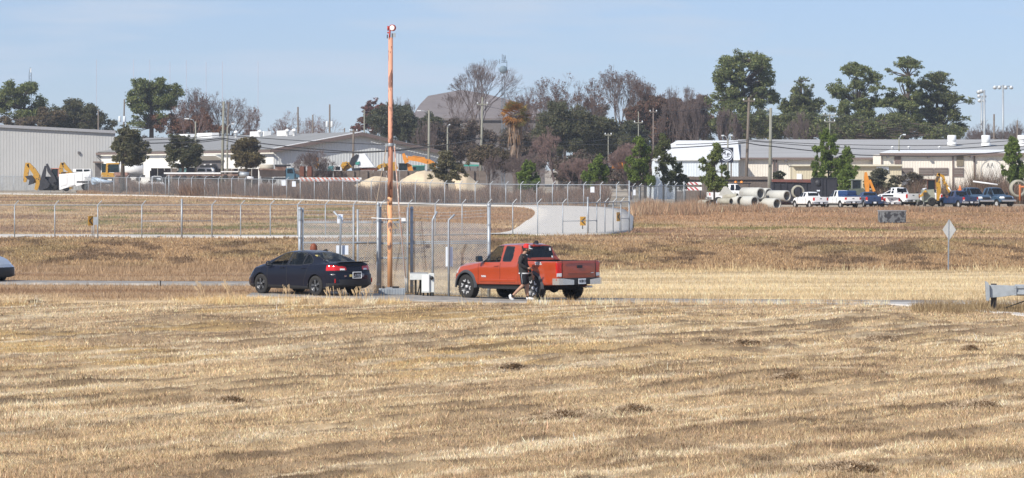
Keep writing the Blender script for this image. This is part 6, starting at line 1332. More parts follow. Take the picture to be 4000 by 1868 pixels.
b = MB(); b.prism([(-.02, zc + .12), (.07, zc + .08), (.05, zc - .05), (.14, zc - .26), (.05, zc - .26), (0, zc - .08), (-.08, zc - .26), (-.15, zc - .24), (-.06, zc + .02)], -.012, -.002); b.lathe([(.001, -.012), (.06, -.012), (.06, 0)], 10, off=(.03, 0, zc + .2), axis='Y'); b.build('walking_figure', M_black, p_)
b = MB(); b.tube([(0, .08, -.2), (0, .08, zc + 1.3)], .05, 8); b.build('post', M_under, t); b = MB(); b.box((.06, 0, zc + .78), (.28, .2, .45)); b.build('signal_head', M_amber, t); b = MB(); b.box((.25, 0, zc + .80), (.14, .22, .3)); b.build('signal_visor', M_black, t)
boxy('pickup_truck', 'white work truck with a teal windscreen behind the timber bin wall', 'truck', [('body', [(1276, 670), (1282, 648), (1300, 646), (1326, 646), (1334, 656), (1336, 690), (1276, 690)], 0, 2.2, P_white), ('windscreen', [(1278, 668), (1283, 649), (1303, 648), (1302, 668)], -.06, .05, mat('teal_screen', (.10, .30, .32), .15, var=.1, coat=.5)), ('side_window', rc(1310, 651, 1328, 664), -.06, .05, M_glassd), ('wheel', (1290, 692, 9), -.1, .4, M_tyre)], 458, 1305)
digger('loader', 'yellow loader body behind the tilted white dump body', 460, M_yell, [('arm', [(1334, 664, 4), (1340, 645, 8), (1356, 636, 6)])], None, (1336, 650, 1366, 668), [(1336, 634), (1366, 634), (1372, 650), (1372, 690), (1336, 690)], ((1346, 690, 10),), cat='loader')
boxy('tipper_truck', 'white dump body tilted up high with its black open tailgate', 'dump truck', [('dump_body', [(1388, 640), (1402, 604), (1424, 599), (1462, 652), (1410, 655)], 0, 2.4, P_white), ('tailgate', [(1364, 640), (1372, 618), (1392, 603), (1402, 606), (1388, 642), (1374, 650)], -.1, 2.4, M_blk), ('cab', [(1352, 690), (1352, 660), (1404, 656), (1408, 690)], 0, 2.2, M_blk), ('bonnet', [(1354, 668), (1372, 655), (1378, 672), (1356, 674)], -.1, 1.5, M_tarpb), ('chassis', rc(1406, 655, 1474, 666), .2, 1.8, M_rust), ('wheel', (1450, 684, 12), -.1, .5, M_tyre), ('roof_fairing', [(1388, 636), (1404, 630), (1404, 642), (1390, 645)], -.2, 1, mat('teal_paint', (.06, .30, .24)))], 452, 1410)
digger('backhoe', 'yellow backhoe arms partly hidden by the orange beacon pole', 454, M_yell, [('boom', [(1464, 668, 4), (1482, 652, 8), (1506, 643, 8)]), ('stick', [(1536, 634, 5), (1543, 644, 6), (1552, 660, 4)])], None, None, [(1500, 640), (1540, 634), (1548, 668), (1500, 668)], ((1520, 680, 12),))
digger('excavator', 'orange excavator with its long boom reaching over the sand pile', 455, M_oran, [('boom', [(1590, 636, 9), (1582, 620, 8), (1575, 600, 5)]), ('stick', [(1592, 618, 8), (1630, 622, 9), (1672, 632, 10)]), ('dipper', [(1672, 628, 8), (1690, 642, 11), (1700, 652, 8)]), ('ram', [(1612, 610, 2), (1660, 617, 2)])], None, (1558, 640, 1592, 666), [(1590, 638), (1606, 644), (1614, 668), (1594, 672)], (), M_blk, cat='excavator')
boxy('truck', 'teal truck cab showing above the sand between excavator and tree', 'truck', [('body', rc(1612, 650, 1658, 690), 0, 2, mat('teal_dark', (.02, .09, .085), .5, var=.2)), ('side_window', rc(1614, 653, 1624, 662), -.06, .05, M_teal), ('roof', rc(1610, 646, 1660, 650), -.05, 2.1, mat('teal_paint', (.06, .30, .24)))], 462, 1635)
# sand
def sandpile(lab, prof, D, seed):
    x0, x1 = prof[0][0], prof[-1][0]; xs_ = [q[0] for q in prof]; ys_ = [q[1] for q in prof]; n, m_ = 48, 22; vs = []
    for i in range(n + 1):
        x = lerp(x0, x1, i / n); X = PX(x, D); g = float(gz0(X, D)) - .1; hh = max(ZY(float(np.interp(x, xs_, ys_)), D) - g, .05)
        for j in range(m_ + 1):
            v = -1 + 2 * j / m_; dp = max(1.2, hh * 1.5); f = max(0, 1 - v * v) ** .8 * .9; z = g + hh * f + (.18 * (mnoise.noise((X * .8 + seed, v * 3, 0))) + .1 * mnoise.noise((X * 2, v * 6, seed))) * (f > 0) * min(1, hh)
            vs.append((X, D + v * dp, z))
    b = MB(); b.add(vs, [(i * (m_ + 1) + j, (i + 1) * (m_ + 1) + j, (i + 1) * (m_ + 1) + j + 1, i * (m_ + 1) + j + 1) for i in range(n) for j in range(m_)], True)
    return tag(b.build('sand_pile', M_sand), lab, 'sand pile', 'piles of pale sand')
sandpile('pale sand pile behind the orange beacon pole', [(1385, 720), (1420, 700), (1460, 680), (1485, 676), (1520, 690), (1560, 706), (1590, 720)], 428, 1)
sandpile('highest pale sand pile below the orange excavator', [(1540, 722), (1570, 692), (1610, 672), (1630, 657), (1660, 654), (1690, 664), (1730, 676), (1770, 700), (1790, 720)], 424, 2)
sandpile('pale sand pile with a rounded right shoulder beside the bare tree', [(1740, 720), (1770, 690), (1800, 664), (1825, 672), (1850, 692), (1880, 714), (1900, 722)], 426, 3)
boards('long stack of orange and white striped boards in front of the sand', [(1165, 1412, 694, 702), (1170, 1406, 702, 709)], 420, M_borg, 'barricade', 'barricade_stack')
for x, y, lab in ((1226, 720, 'white plastic barrel under the striped boards nearest the rusty plates'), (1250, 722, 'white plastic barrel in the middle below the striped boards'), (1306, 720, 'white plastic barrel standing alone below the striped boards'), (1340, 722, 'white plastic barrel below the striped boards nearest the sand')):
    b = MB(); b.lathe([(.001, 0), (.26, 0), (.28, .1), (.28, .9), (.2, 1.0), (.001, 1.0)], 14, off=(PX(x, 418), 418, .45)); tag(b.build('barrel', M_white), lab, 'barrel', 'white barrels by the striped boards')

# ---------------------------------------------------------------- trees
M_leaf = mat('leaves', attr=True, rough=.7, var=0, trans=.38, spec=.2)
M_bark = mat('bark', (.085, .065, .05), .9, var=.25, scale=1.5, stretch=(3, 3, .5)); M_barkp = mat('grey_bark', (.17, .135, .115), .9, var=.2, scale=1.5); M_barkr = mat('purple_bark', (.135, .095, .085), .9, var=.2)
M_twig = mat('twigs', (.15, .112, .10), .9, var=.2); M_twigp = mat('pink_twigs', (.22, .145, .125), .9, var=.2)
def leafcards(c, n, size, cols, r, flat=.6, lightup=.0):
    """n small leaf faces around cluster centres c = [(x, y, z, rx, rz)]; denser towards the outside of each cluster"""
    c = np.array(c); wt = c[:, 3] ** 2 * c[:, 4]; k = r.choice(len(c), n, p=wt / wt.sum()); d = r.normal(size=(n, 3)); d /= np.linalg.norm(d, axis=1, keepdims=True)
    rad = r.random(n) ** .5 * (.75 + .5 * r.random(n)) * (1 + .35 * (r.random(n) < .12)); P = c[k, :3] + d * rad[:, None] * np.c_[c[k, 3], c[k, 3], c[k, 4]]
    u = r.normal(size=(n, 3)); u /= np.linalg.norm(u, axis=1, keepdims=True); v = np.cross(u, r.normal(size=(n, 3))); v /= np.linalg.norm(v, axis=1, keepdims=True)
    s = size * r.uniform(.5, 1.3, n)[:, None]; u = u * s; v = v * s * flat
    V = np.stack([P - u * .9, P - v * .5 + u * .1, P + u, P + v * .6], 1).reshape(-1, 3)
    cc = np.array(cols)[r.integers(0, len(cols), n)] * np.exp(r.normal(0, .22, n))[:, None] * (.85 + .3 * r.random(len(c)))[k][:, None]
    return V, np.arange(4 * n).reshape(-1, 4), np.repeat(cc, 4, 0)
PINE = [(.075, .10, .036), (.055, .08, .03), (.095, .115, .045), (.04, .058, .024)]
PINEY = [(.068, .108, .022), (.054, .090, .020), (.082, .122, .030), (.034, .058, .015)]
OAK = [(.050, .058, .030), (.035, .045, .024), (.07, .072, .04), (.045, .05, .02)]
DARK = [(.035, .048, .028), (.028, .036, .022), (.055, .062, .034)]
BRN = [(.16, .075, .045), (.12, .06, .04), (.20, .11, .06)]
def limb(b, p, q, r0, r1, sag=.0, seed=0):
    p, q = Vector(p), Vector(q); rr = random.Random(seed); L = (q - p).length; mid = p.lerp(q, .5) + Vector((rr.uniform(-.08, .08), rr.uniform(-.08, .08), rr.uniform(-.06, .1) + sag)) * L
    b.tube([p, p.lerp(mid, .55), mid, mid.lerp(q, .55), q], [r0, lerp(r0, r1, .3), lerp(r0, r1, .5), lerp(r0, r1, .75), r1], 5, False)
def leaf_tree(name, lab, group, D, base, trunk, blobs, cols, nleaf, size, bark=None, tr=.30, fork=None, cat='tree', depth=.8):
    """blobs in photo pixels (x, y, rx, ry); trunk = [(px, y)...] from the ground up; each blob gets a limb"""
    X0 = PX(trunk[0][0], D); g = float(gz0(X0, D)); t = thing(name, lab, cat, (X0, D, g), 0, group); r = np.random.default_rng(abs(hash(lab)) % 99991 if False else sum(ord(ch) * (i + 1) for i, ch in enumerate(lab)) % 99991)
    L = lambda x, y, dy=0: Vector((PX(x, D) - X0, dy, ZY(y, D) - g)); s = D / F
    b = MB(); tp = [Vector((0, 0, -.3))] + [L(*q) for q in trunk[1:]]; n = len(tp)
    b.tube(tp, [tr * lerp(1.1, .3, i / max(1, n - 1)) for i in range(n)], 8)
    cl = []; W = max(q[0] + q[2] for q in blobs) - min(q[0] - q[2] for q in blobs)
    for i, (x, y, rx, ry) in enumerate(blobs):
        dy = r.uniform(-1, 1) * W * s * .38 * depth; k = int(max(5, min(24, rx * ry / 26)))
        c0 = L(x, y, dy)
        # nearest point on the trunk below the blob
        bt = min(tp[1:] if n > 2 else tp, key=lambda v: (v - c0).length + (3 if v.z > c0.z else 0) * 1.0)
        limb(b, bt, c0, tr * .32, tr * .07, 0, i + 7)
        for j in range(k):
            a = r.normal(size=3); a /= np.linalg.norm(a); q = r.random() ** .4
            cl.append((c0.x + a[0] * rx * s * .85 * q, c0.y + a[1] * rx * s * .85 * q, c0.z + a[2] * ry * s * .85 * q, rx * s * r.uniform(.30, .52), ry * s * r.uniform(.28, .48)))
            if j % 4 == 0: limb(b, c0, cl[-1][:3], tr * .08, tr * .03, 0, i * 9 + j)
    b.build('trunk', bark or M_bark, t)
    V, Fq, cc = leafcards(cl, int(nleaf * 5.2), size * .64, np.array(cols) * np.array([2.7, 2.3, 2.3]), r); npmesh('crown', V, Fq, M_leaf, t, col=cc)
    return t
def bare_tree(lab, group, D, px_, ytop, ybase_, wpx, seed, m=None, leaves=0, lcols=BRN, spread=1.0, stems=1, depthlev=7, tr=.22, name='bare_tree', ystart=None, density=1.0):
    X0 = PX(px_, D); g = float(gz0(X0, D)); t = thing(name, lab, 'tree', (X0, D, g), 0, group); rr = random.Random(seed); H = ZY(ytop, D) - g; Wd = wpx / F * D / 2
    segs = []; tips = []
    def grow(p, d, L, r, lev):
        q = p + d * L; md = p.lerp(q, .5) + Vector((rr.uniform(-1, 1), rr.uniform(-1, 1), rr.uniform(-1, 1))) * L * .06
        segs.append((p, md, r, r * .85)); segs.append((md, q, r * .85, r * .7))
        if lev == 0 or L < .12: tips.append(q); return
        k = 2 if rr.random() < .55 else 3
        for i in range(k):
            ang = rr.uniform(.18, .55) * spread; az = rr.uniform(0, 6.283); ax = d.orthogonal().normalized(); ax.rotate(Matrix.Rotation(az, 3, d)); nd = d.copy(); nd.rotate(Matrix.Rotation(ang, 3, ax))
            nd = (nd + Vector((0, 0, .10))).normalized(); grow(q, nd, L * rr.uniform(.68, .88), r * rr.uniform(.56, .72), lev - 1)
    h0 = H * .16
    for s_ in range(stems):
        a = rr.uniform(0, 6.28); tl = .05 if stems == 1 else .35
        d = Vector((math.cos(a) * tl, math.sin(a) * tl, 1)).normalized(); grow(Vector((rr.uniform(-.2, .2) * (stems > 1), rr.uniform(-.2, .2) * (stems > 1), -.2)), d, max(h0 * (1 if stems == 1 else .8), .5), tr / (1 if stems == 1 else 1.4), depthlev)
    P = np.array([list(p) for s in segs for p in (s[0], s[1])]); zt = np.percentile(P[:, 2], 99.7); xw = np.percentile(np.abs(P[:, 0]), 97)
    sx, sz = Wd / max(xw, .1), H / zt
    sc3 = lambda v: Vector((v.x * sx, v.y * sx, v.z * sz))
    V = np.array([[sc3(s[0]), sc3(s[1])] for s in segs]); rad = np.array([[max(s[2], .012), max(s[3], .012)] for s in segs]); n = len(segs)
    d = V[:, 1] - V[:, 0]; d /= np.maximum(np.linalg.norm(d, axis=1, keepdims=True), 1e-6); a = np.cross(d, [0.31, .9, .2]); a /= np.maximum(np.linalg.norm(a, axis=1, keepdims=True), 1e-6); c = np.cross(d, a)
    vs = []
    for e in (0, 1):
        for k in range(3): an = 2.094 * k; vs.append(V[:, e] + (a * math.cos(an) + c * math.sin(an)) * rad[:, e:e + 1])
    vs = np.stack(vs, 1).reshape(-1, 3); b0 = np.arange(n) * 6; Fq = np.concatenate([np.c_[b0 + k, b0 + (k + 1) % 3, b0 + 3 + (k + 1) % 3, b0 + 3 + k] for k in range(3)])
    big = np.tile(rad[:, 0] > tr * .22, 3)
    def sub(sel, nm, mm):
        if not sel.any(): return
        u, inv = np.unique(Fq[sel].ravel(), return_inverse=True); npmesh(nm, vs[u], inv.reshape(-1, 4), mm, t)
    sub(big, 'trunk', m or M_barkp); sub(~big, 'twigs', M_twigp if m is M_barkr else M_twig)
    if leaves:
        r = np.random.default_rng(seed); tp = np.array([list(sc3(x)) for x in tips]); tp = tp[r.choice(len(tp), max(6, int(len(tp) * .25)), replace=False)]
        V, Fl, cc = leafcards([(*p, .45, .4) for p in tp], leaves, .17, lcols, r); npmesh('leaves', V, Fl, M_leaf, t, col=cc)
    return t
def rblobs(cx, cy, rx, ry, n, br, seed, lo=.0, flat=.75):
    """blob centres spread over an elliptical crown outline"""
    r = random.Random(seed); out = []
    for i in range(int(n * 1.5)):
        a = r.uniform(0, 6.283); q = lerp(lo * .3, 1, r.random() ** .5); s = br * r.uniform(.7, 1.25); out.append((cx + math.cos(a) * q * (rx - s * .5), cy + math.sin(a) * q * (ry - s * flat * .5), s * 1.1, s * 1.1 * flat))
    return out
G1 = 'pines and oaks along the skyline'; G2 = 'bare winter trees'; G3 = 'young pines along the yard fence'
def woods(lab, prof, D, n, cols, seed, ybot=640):
    """far-off wood that reads as one mass: leaf faces filling a ragged band of crowns with real depth"""
    r = np.random.default_rng(seed); xs_ = [q[0] for q in prof]; m_ = int((xs_[-1] - xs_[0]) / 9); cl = []
    for i in range(m_):
        x = r.uniform(xs_[0], xs_[-1]); yt = float(np.interp(x, xs_, [q[1] for q in prof])) + r.uniform(-8, 10); d = D + r.uniform(0, 60); y = yt + 16 + (ybot - yt - 16) * r.random() ** 1.3; k = r.uniform(.55, 1.1)
        p = at(x, y, d); cl.append((p.x, p.y, p.z, 1.3 * k, 1.15 * k))
    V, Fq, cc = leafcards(cl, n, .30, np.array(cols), r); o = npmesh('woods', V, Fq, M_leaf, None, col=cc); return tag(o, lab, None, None, 'stuff')
WB = [(.13, .095, .075), (.10, .08, .062), (.16, .115, .09), (.08, .075, .05)]; WG = [(.075, .08, .045), (.10, .10, .06), (.06, .062, .04), (.12, .10, .07)]
woods('far dark woods behind the grey warehouse', [(-250, 470), (0, 480), (200, 470), (330, 480), (450, 515), (560, 520)], 690, 16000, WG, 1)
woods('far brown woods behind the gabled roof', [(560, 505), (680, 470), (800, 455), (900, 465), (1000, 510)], 690, 11000, WB, 2)
woods('far woods left of the big brown roof', [(1395, 540), (1440, 480), (1540, 470), (1640, 480)], 690, 7000, WG + WB, 3)
woods('far brown woods in the middle of the skyline', [(1960, 470), (2060, 420), (2180, 385), (2300, 390), (2420, 365), (2560, 385), (2660, 390), (2760, 420)], 670, 30000, WB + WB + WG, 4)
woods('far dark woods behind the pines', [(2700, 455), (2900, 470), (3100, 450), (3300, 470), (3500, 480), (3700, 500), (3790, 520)], 670, 26000, WG, 5)
# left skyline
leaf_tree('pine_tree', 'round crowned pine behind the grey warehouse and the lattice mast', G1, 640, 0, [(98, 640), (98, 480), (96, 430), (92, 380)], rblobs(75, 400, 112, 84, 36, 26, 1, .15) + [(-10, 420, 40, 40), (-40, 400, 40, 40), (150, 440, 30, 20)], PINE, 5200, .42, tr=.5)
leaf_tree('oak_tree', 'dark evergreen oak mass between the round pine and the leaning pole', G1, 655, 0, [(290, 640), (290, 500), (285, 450)], rblobs(280, 455, 120, 66, 40, 24, 2) + rblobs(385, 490, 70, 40, 14, 18, 3) + rblobs(215, 470, 50, 50, 10, 18, 33), OAK + DARK, 6200, .42, tr=.4)
leaf_tree('oak_tree', 'low brownish oak in front of the round pine above the warehouse roof', G1, 630, 0, [(150, 640), (150, 520), (150, 480)], rblobs(60, 480, 90, 30, 16, 17, 4) + rblobs(190, 455, 60, 45, 12, 18, 5), [(.085, .072, .045), (.065, .06, .035), (.05, .052, .03)], 3000, .38, tr=.3)
leaf_tree('pine_tree', 'broad rounded pine behind the two white transformers', G1, 640, 0, [(590, 640), (592, 500), (592, 420), (590, 360)], rblobs(600, 372, 112, 66, 40, 22, 6, .2) + rblobs(590, 440, 95, 50, 16, 20, 7, .3) + rblobs(540, 480, 40, 40, 8, 15, 8), PINE, 6500, .40, tr=.5)
leaf_tree('oak_tree', 'dark oak beside the corner of the grey warehouse', G1, 474, 0, [(478, 700), (480, 620), (485, 560)], rblobs(508, 566, 72, 80, 32, 22, 9) + rblobs(560, 596, 36, 34, 8, 14, 10) + rblobs(498, 622, 60, 36, 12, 16, 110), OAK, 4200, .36, tr=.35)
leaf_tree('oak_tree', 'dense dark tree in front of the white side wall of the gabled warehouse', G1, 470, 0, [(714, 690), (714, 600), (714, 540)], rblobs(712, 578, 70, 74, 28, 20, 11) + rblobs(712, 622, 72, 42, 16, 17, 12), DARK + OAK, 4600, .30, tr=.25)
leaf_tree('oak_tree', 'olive brown tree between the tall pole and the gabled roof', G1, 468, 0, [(960, 690), (962, 620), (962, 570)], rblobs(962, 585, 62, 50, 20, 19, 13) + rblobs(920, 600, 34, 40, 8, 15, 14) + rblobs(962, 620, 72, 44, 18, 17, 114), [(.085, .082, .04), (.065, .062, .032), (.05, .05, .026)], 3600, .30, tr=.2)
bare_tree('tall bare tree with brown leaf clusters right of the broad pine', G2, 650, 800, 352, 0, 190, 21, None, 1300, BRN, 1.0, 1, 8, .35)
bare_tree('bare brown tree partly hidden by the streetlight and the tall pole', G2, 655, 880, 372, 0, 200, 22, None, 900, BRN, 1.0, 1, 8, .32)
bare_tree('reddish bare tree with clinging leaves standing against the broad pine', G2, 630, 740, 400, 0, 150, 23, M_barkr, 1500, BRN, 1.0, 1, 7, .28)
bare_tree('bare twiggy tree sloping down behind the gabled roof', G2, 660, 950, 420, 0, 130, 24, M_barkr, 500, BRN, 1.1, 1, 8, .28)
leaf_tree('oak_tree', 'brown leaved low oak behind the streetlight above the gabled roof', G1, 640, 0, [(780, 620), (780, 520), (780, 480)], rblobs(770, 490, 110, 45, 20, 20, 25) + rblobs(650, 480, 70, 50, 12, 18, 26), [(.11, .062, .04), (.085, .055, .035), (.06, .05, .03)], 3600, .38, tr=.3)
bare_tree('wide bare tree behind the roof ventilators', G2, 660, 1110, 440, 0, 190, 26, M_barkr, 700, BRN, 1.2, 1, 8, .3)
bare_tree('thin bare tree behind the pole with two transformers', G2, 670, 1240, 455, 0, 150, 27, M_barkr, 150, BRN, 1.2, 1, 8, .25)
bare_tree('spreading bare tree low in front of the white gable wall', G2, 446, 1205, 585, 0, 190, 28, None, 0, BRN, 1.5, 5, 7, .18)
leaf_tree('tree', 'reddish brown tree beside the beacon pole above the gable', G1, 640, 0, [(1455, 640), (1455, 520), (1455, 420)], rblobs(1462, 430, 42, 62, 16, 16, 29) + rblobs(1430, 490, 45, 35, 8, 16, 30), [(.10, .05, .045), (.075, .045, .04), (.05, .045, .03)], 2000, .34, tr=.25)
bare_tree('upright bare tree rising behind the beacon pole', G2, 645, 1560, 385, 0, 120, 31, None, 0, BRN, .7, 3, 7, .22)
leaf_tree('oak_tree', 'dark evergreen mass behind the beacon pole above the gable roof', G1, 620, 0, [(1580, 640), (1580, 540), (1580, 490)], rblobs(1540, 475, 95, 70, 34, 25, 32) + rblobs(1670, 510, 75, 65, 24, 24, 33) + rblobs(1620, 540, 90, 40, 12, 22, 34), DARK, 8000, .42, tr=.35)
bare_tree('pale bare tree with upright branches beside the gable roof edge', G2, 560, 1670, 470, 0, 110, 35, None, 0, BRN, .8, 2, 7, .2)
bare_tree('tall spreading bare tree in front of the big brown roof', G2, 600, 1832, 235, 0, 350, 36, None, 120, DARK, 1.0, 1, 9, .42)
bare_tree('second bare tree behind the antenna mast', G2, 660, 2062, 345, 0, 180, 37, None, 500, BRN, 1.0, 1, 8, .3)
# centre
PALM = [(.42, .20, .06), (.48, .25, .08), (.32, .17, .06), (.26, .20, .07), (.18, .17, .06)]
D = 440; X0 = PX(2012, D); g = float(gz0(X0, D)); t = thing('palm_tree', 'brown fan palm with a shaggy skirt of dead fronds', 'tree', (X0, D, g)); s = D / F
b = MB(); b.tube([(0, 0, -.3), (0, 0, ZY(600, D) - g), (-.05, 0, ZY(440, D) - g)], [.35, .32, .28], 10); b.build('trunk', M_barkp, t)
vs = []; cc = []; r = random.Random(5)
for i in range(95):
    el = r.uniform(-.75, 1.35); az = r.uniform(0, 6.283); d = Vector((math.cos(az) * math.cos(el), math.sin(az) * math.cos(el), math.sin(el))); c0 = Vector((0, 0, ZY(450, D) - g)); L = r.uniform(.9, 1.45); p = c0 + d * L; side = d.cross(Vector((0, 0, 1))).normalized(); up = side.cross(d)
    col = r.choice(PALM[:3] if (el < .6 and d.x < .3) else PALM[2:]); tw = r.uniform(-.6, .6); side = side * math.cos(tw) + up * math.sin(tw)
    for k in range(7):
        an = -1.15 + 2.3 * k / 6; e = p + (d * math.cos(an) + side * math.sin(an)) * r.uniform(.75, 1.15) + Vector((0, 0, -.12 - .15 * abs(an))); m_ = (d * math.cos(an + .2) + side * math.sin(an + .2)) * .45
        vs += [p, p + m_, e, p + (d * math.cos(an - .2) + side * math.sin(an - .2)) * .45]; f = r.uniform(.75, 1.3); cc += [[q * f for q in col]] * 4
npmesh('fronds', np.array([list(v) for v in vs]), np.arange(len(vs)).reshape(-1, 4), M_leaf, t, col=np.array(cc))
vs = []; cc = []
for i in range(420):
    z = r.uniform(ZY(585, D), ZY(470, D)) - g; q = r.uniform(.3, 1.25) * (1 if z > ZY(540, D) - g else .62); a = r.uniform(0, 6.283); L = r.uniform(.7, 1.6); w_ = r.uniform(.05, .13); p = Vector((math.cos(a) * q * .8, math.sin(a) * q * .8, z)); e = p + Vector((math.cos(a) * .15, math.sin(a) * .15, -L)); sd = Vector((-math.sin(a), math.cos(a), 0)) * w_
    vs += [p - sd, p + sd, e + sd * .3, e - sd * .3]; f = r.uniform(.7, 1.2); c_ = r.choice([(.40, .31, .24), (.32, .25, .20), (.22, .16, .12), (.36, .22, .12)]); cc += [[k * f for k in c_]] * 4
npmesh('dead_frond_skirt', np.array([list(v) for v in vs]), np.arange(len(vs)).reshape(-1, 4), M_leaf, t, col=np.array(cc))
leaf_tree('oak_tree', 'dark live oak beside the palm in the centre of the tree line', G1, 560, 0, [(2190, 690), (2190, 560), (2190, 490)], rblobs(2190, 500, 115, 105, 50, 30, 40) + rblobs(2110, 560, 50, 70, 12, 22, 41), DARK + OAK, 9000, .40, tr=.45)
leaf_tree('oak_tree', 'dark live oak in the middle of the tree line above the orange machine', G1, 565, 0, [(2330, 690), (2330, 580), (2330, 520)], rblobs(2340, 545, 110, 95, 44, 28, 42), DARK + OAK, 8000, .40, tr=.4)
leaf_tree('oak_tree', 'dark evergreen tree with small poles before it, left of the white shed roof', G1, 575, 0, [(2470, 690), (2470, 580), (2470, 520)], rblobs(2470, 560, 80, 80, 30, 26, 43), DARK, 5600, .40, tr=.35)
bare_tree('bare tree with russet leaves behind the palm crown', G2, 600, 2075, 360, 0, 160, 44, None, 1500, BRN, 1.1, 1, 8, .3)
bare_tree('bare tree with russet leaf tufts above the dark live oak', G2, 620, 2200, 305, 0, 230, 45, None, 2600, BRN, 1.1, 1, 8, .35)
bare_tree('bare tree with russet leaf tufts, second behind the dark live oaks', G2, 622, 2310, 318, 0, 170, 145, None, 1900, BRN, 1.1, 1, 8, .3)
bare_tree('tallest russet tufted bare tree in the middle of the skyline', G2, 615, 2430, 275, 0, 230, 46, None, 2800, BRN, 1.0, 1, 9, .36)
bare_tree('reddish bare tree between the tallest russet tree and the big pine', G2, 620, 2560, 350, 0, 170, 47, M_barkr, 2200, BRN, 1.1, 1, 8, .3)
bare_tree('bare grey tree thicket left of the big round pine', G2, 600, 2650, 345, 0, 190, 48, None, 500, BRN, .9, 3, 8, .25)
bare_tree('bare grey tree just in front of the big round pine', G2, 590, 2740, 370, 0, 160, 148, None, 200, BRN, .9, 3, 8, .25)
leaf_tree('tree', 'rust brown leafy tree low between the oaks and the big pine', G1, 610, 0, [(2590, 640), (2590, 520), (2590, 460)], rblobs(2580, 465, 130, 100, 44, 28, 49), [(.07, .052, .038), (.06, .05, .038), (.05, .048, .035), (.085, .052, .035)], 9000, .42, tr=.3)
leaf_tree('tree', 'greyish brown thicket of trees behind the small crossarm pole', G1, 625, 0, [(2690, 640), (2690, 520), (2690, 460)], rblobs(2690, 465, 120, 95, 40, 28, 149), [(.085, .068, .055), (.065, .055, .045), (.05, .05, .035)], 8000, .42, tr=.3)
bare_tree('pinkish bare tree with a domed crown in front of the dark oaks', G2, 450, 2170, 498, 0, 190, 50, M_barkr, 0, BRN, 1.15, 1, 9, .24)
bare_tree('low bare bushy tree in front of the white shed', G2, 440, 2470, 560, 0, 170, 51, M_barkr, 0, BRN, 1.0, 4, 8, .16)
bare_tree('grey leafless cypress with level branches behind the far fence', G2, 400, 1898, 610, 0, 130, 52, None, 0, BRN, 1.2, 1, 8, .14)
bare_tree('tangled bare tree below the palm', G2, 430, 2030, 600, 0, 180, 53, None, 0, BRN, 1.2, 3, 8, .16)
bare_tree('small bare tree among the weeds left of the first young pine', G2, 425, 2260, 620, 0, 140, 54, M_barkr, 0, BRN, 1.1, 3, 8, .14)
leaf_tree('tree', 'shaggy dark green tree growing in front of the sand piles', G1, 405, 0, [(1748, 760), (1745, 700), (1745, 650)], rblobs(1745, 660, 62, 62, 26, 17, 55) + rblobs(1740, 600, 22, 26, 5, 12, 56) + [(1680, 690, 16, 12), (1815, 680, 16, 12), (1825, 640, 12, 12)], [(.07, .075, .038), (.05, .055, .03), (.085, .085, .05)], 3800, .26, tr=.2)
leaf_tree('tree', 'dark low tree behind the grey cypress', G1, 470, 0, [(1910, 700), (1910, 640), (1910, 600)], rblobs(1910, 610, 80, 45, 20, 22, 57), [(.065, .055, .035), (.05, .05, .03)], 2600, .34, tr=.2)
leaf_tree('tree', 'brown undergrowth tree below the big brown roof', G1, 580, 0, [(1800, 690), (1800, 600), (1800, 560)], rblobs(1790, 545, 150, 85, 44, 26, 58), [(.065, .055, .044), (.055, .05, .04), (.05, .05, .036)], 7600, .40, tr=.25)
leaf_tree('tree', 'brown undergrowth tree between the palm and the dome crowned bare tree', G1, 520, 0, [(2060, 720), (2060, 650), (2060, 620)], rblobs(2040, 600, 130, 90, 40, 26, 59), [(.066, .058, .045), (.055, .05, .04), (.045, .05, .034)], 6600, .38, tr=.25)
leaf_tree('tree', 'brown undergrowth tree between the dark oaks and the weeds', G1, 470, 0, [(2330, 740), (2330, 690), (2330, 660)], rblobs(2310, 665, 160, 70, 44, 26, 60), [(.068, .056, .046), (.056, .05, .04), (.045, .05, .034)], 7000, .36, tr=.2)
leaf_tree('tree', 'brown undergrowth tree between the weeds and the white shed', G1, 455, 0, [(2520, 740), (2520, 690), (2520, 660)], rblobs(2510, 665, 120, 80, 36, 24, 160), [(.068, .056, .046), (.056, .05, .04), (.045, .05, .034)], 5600, .36, tr=.2)
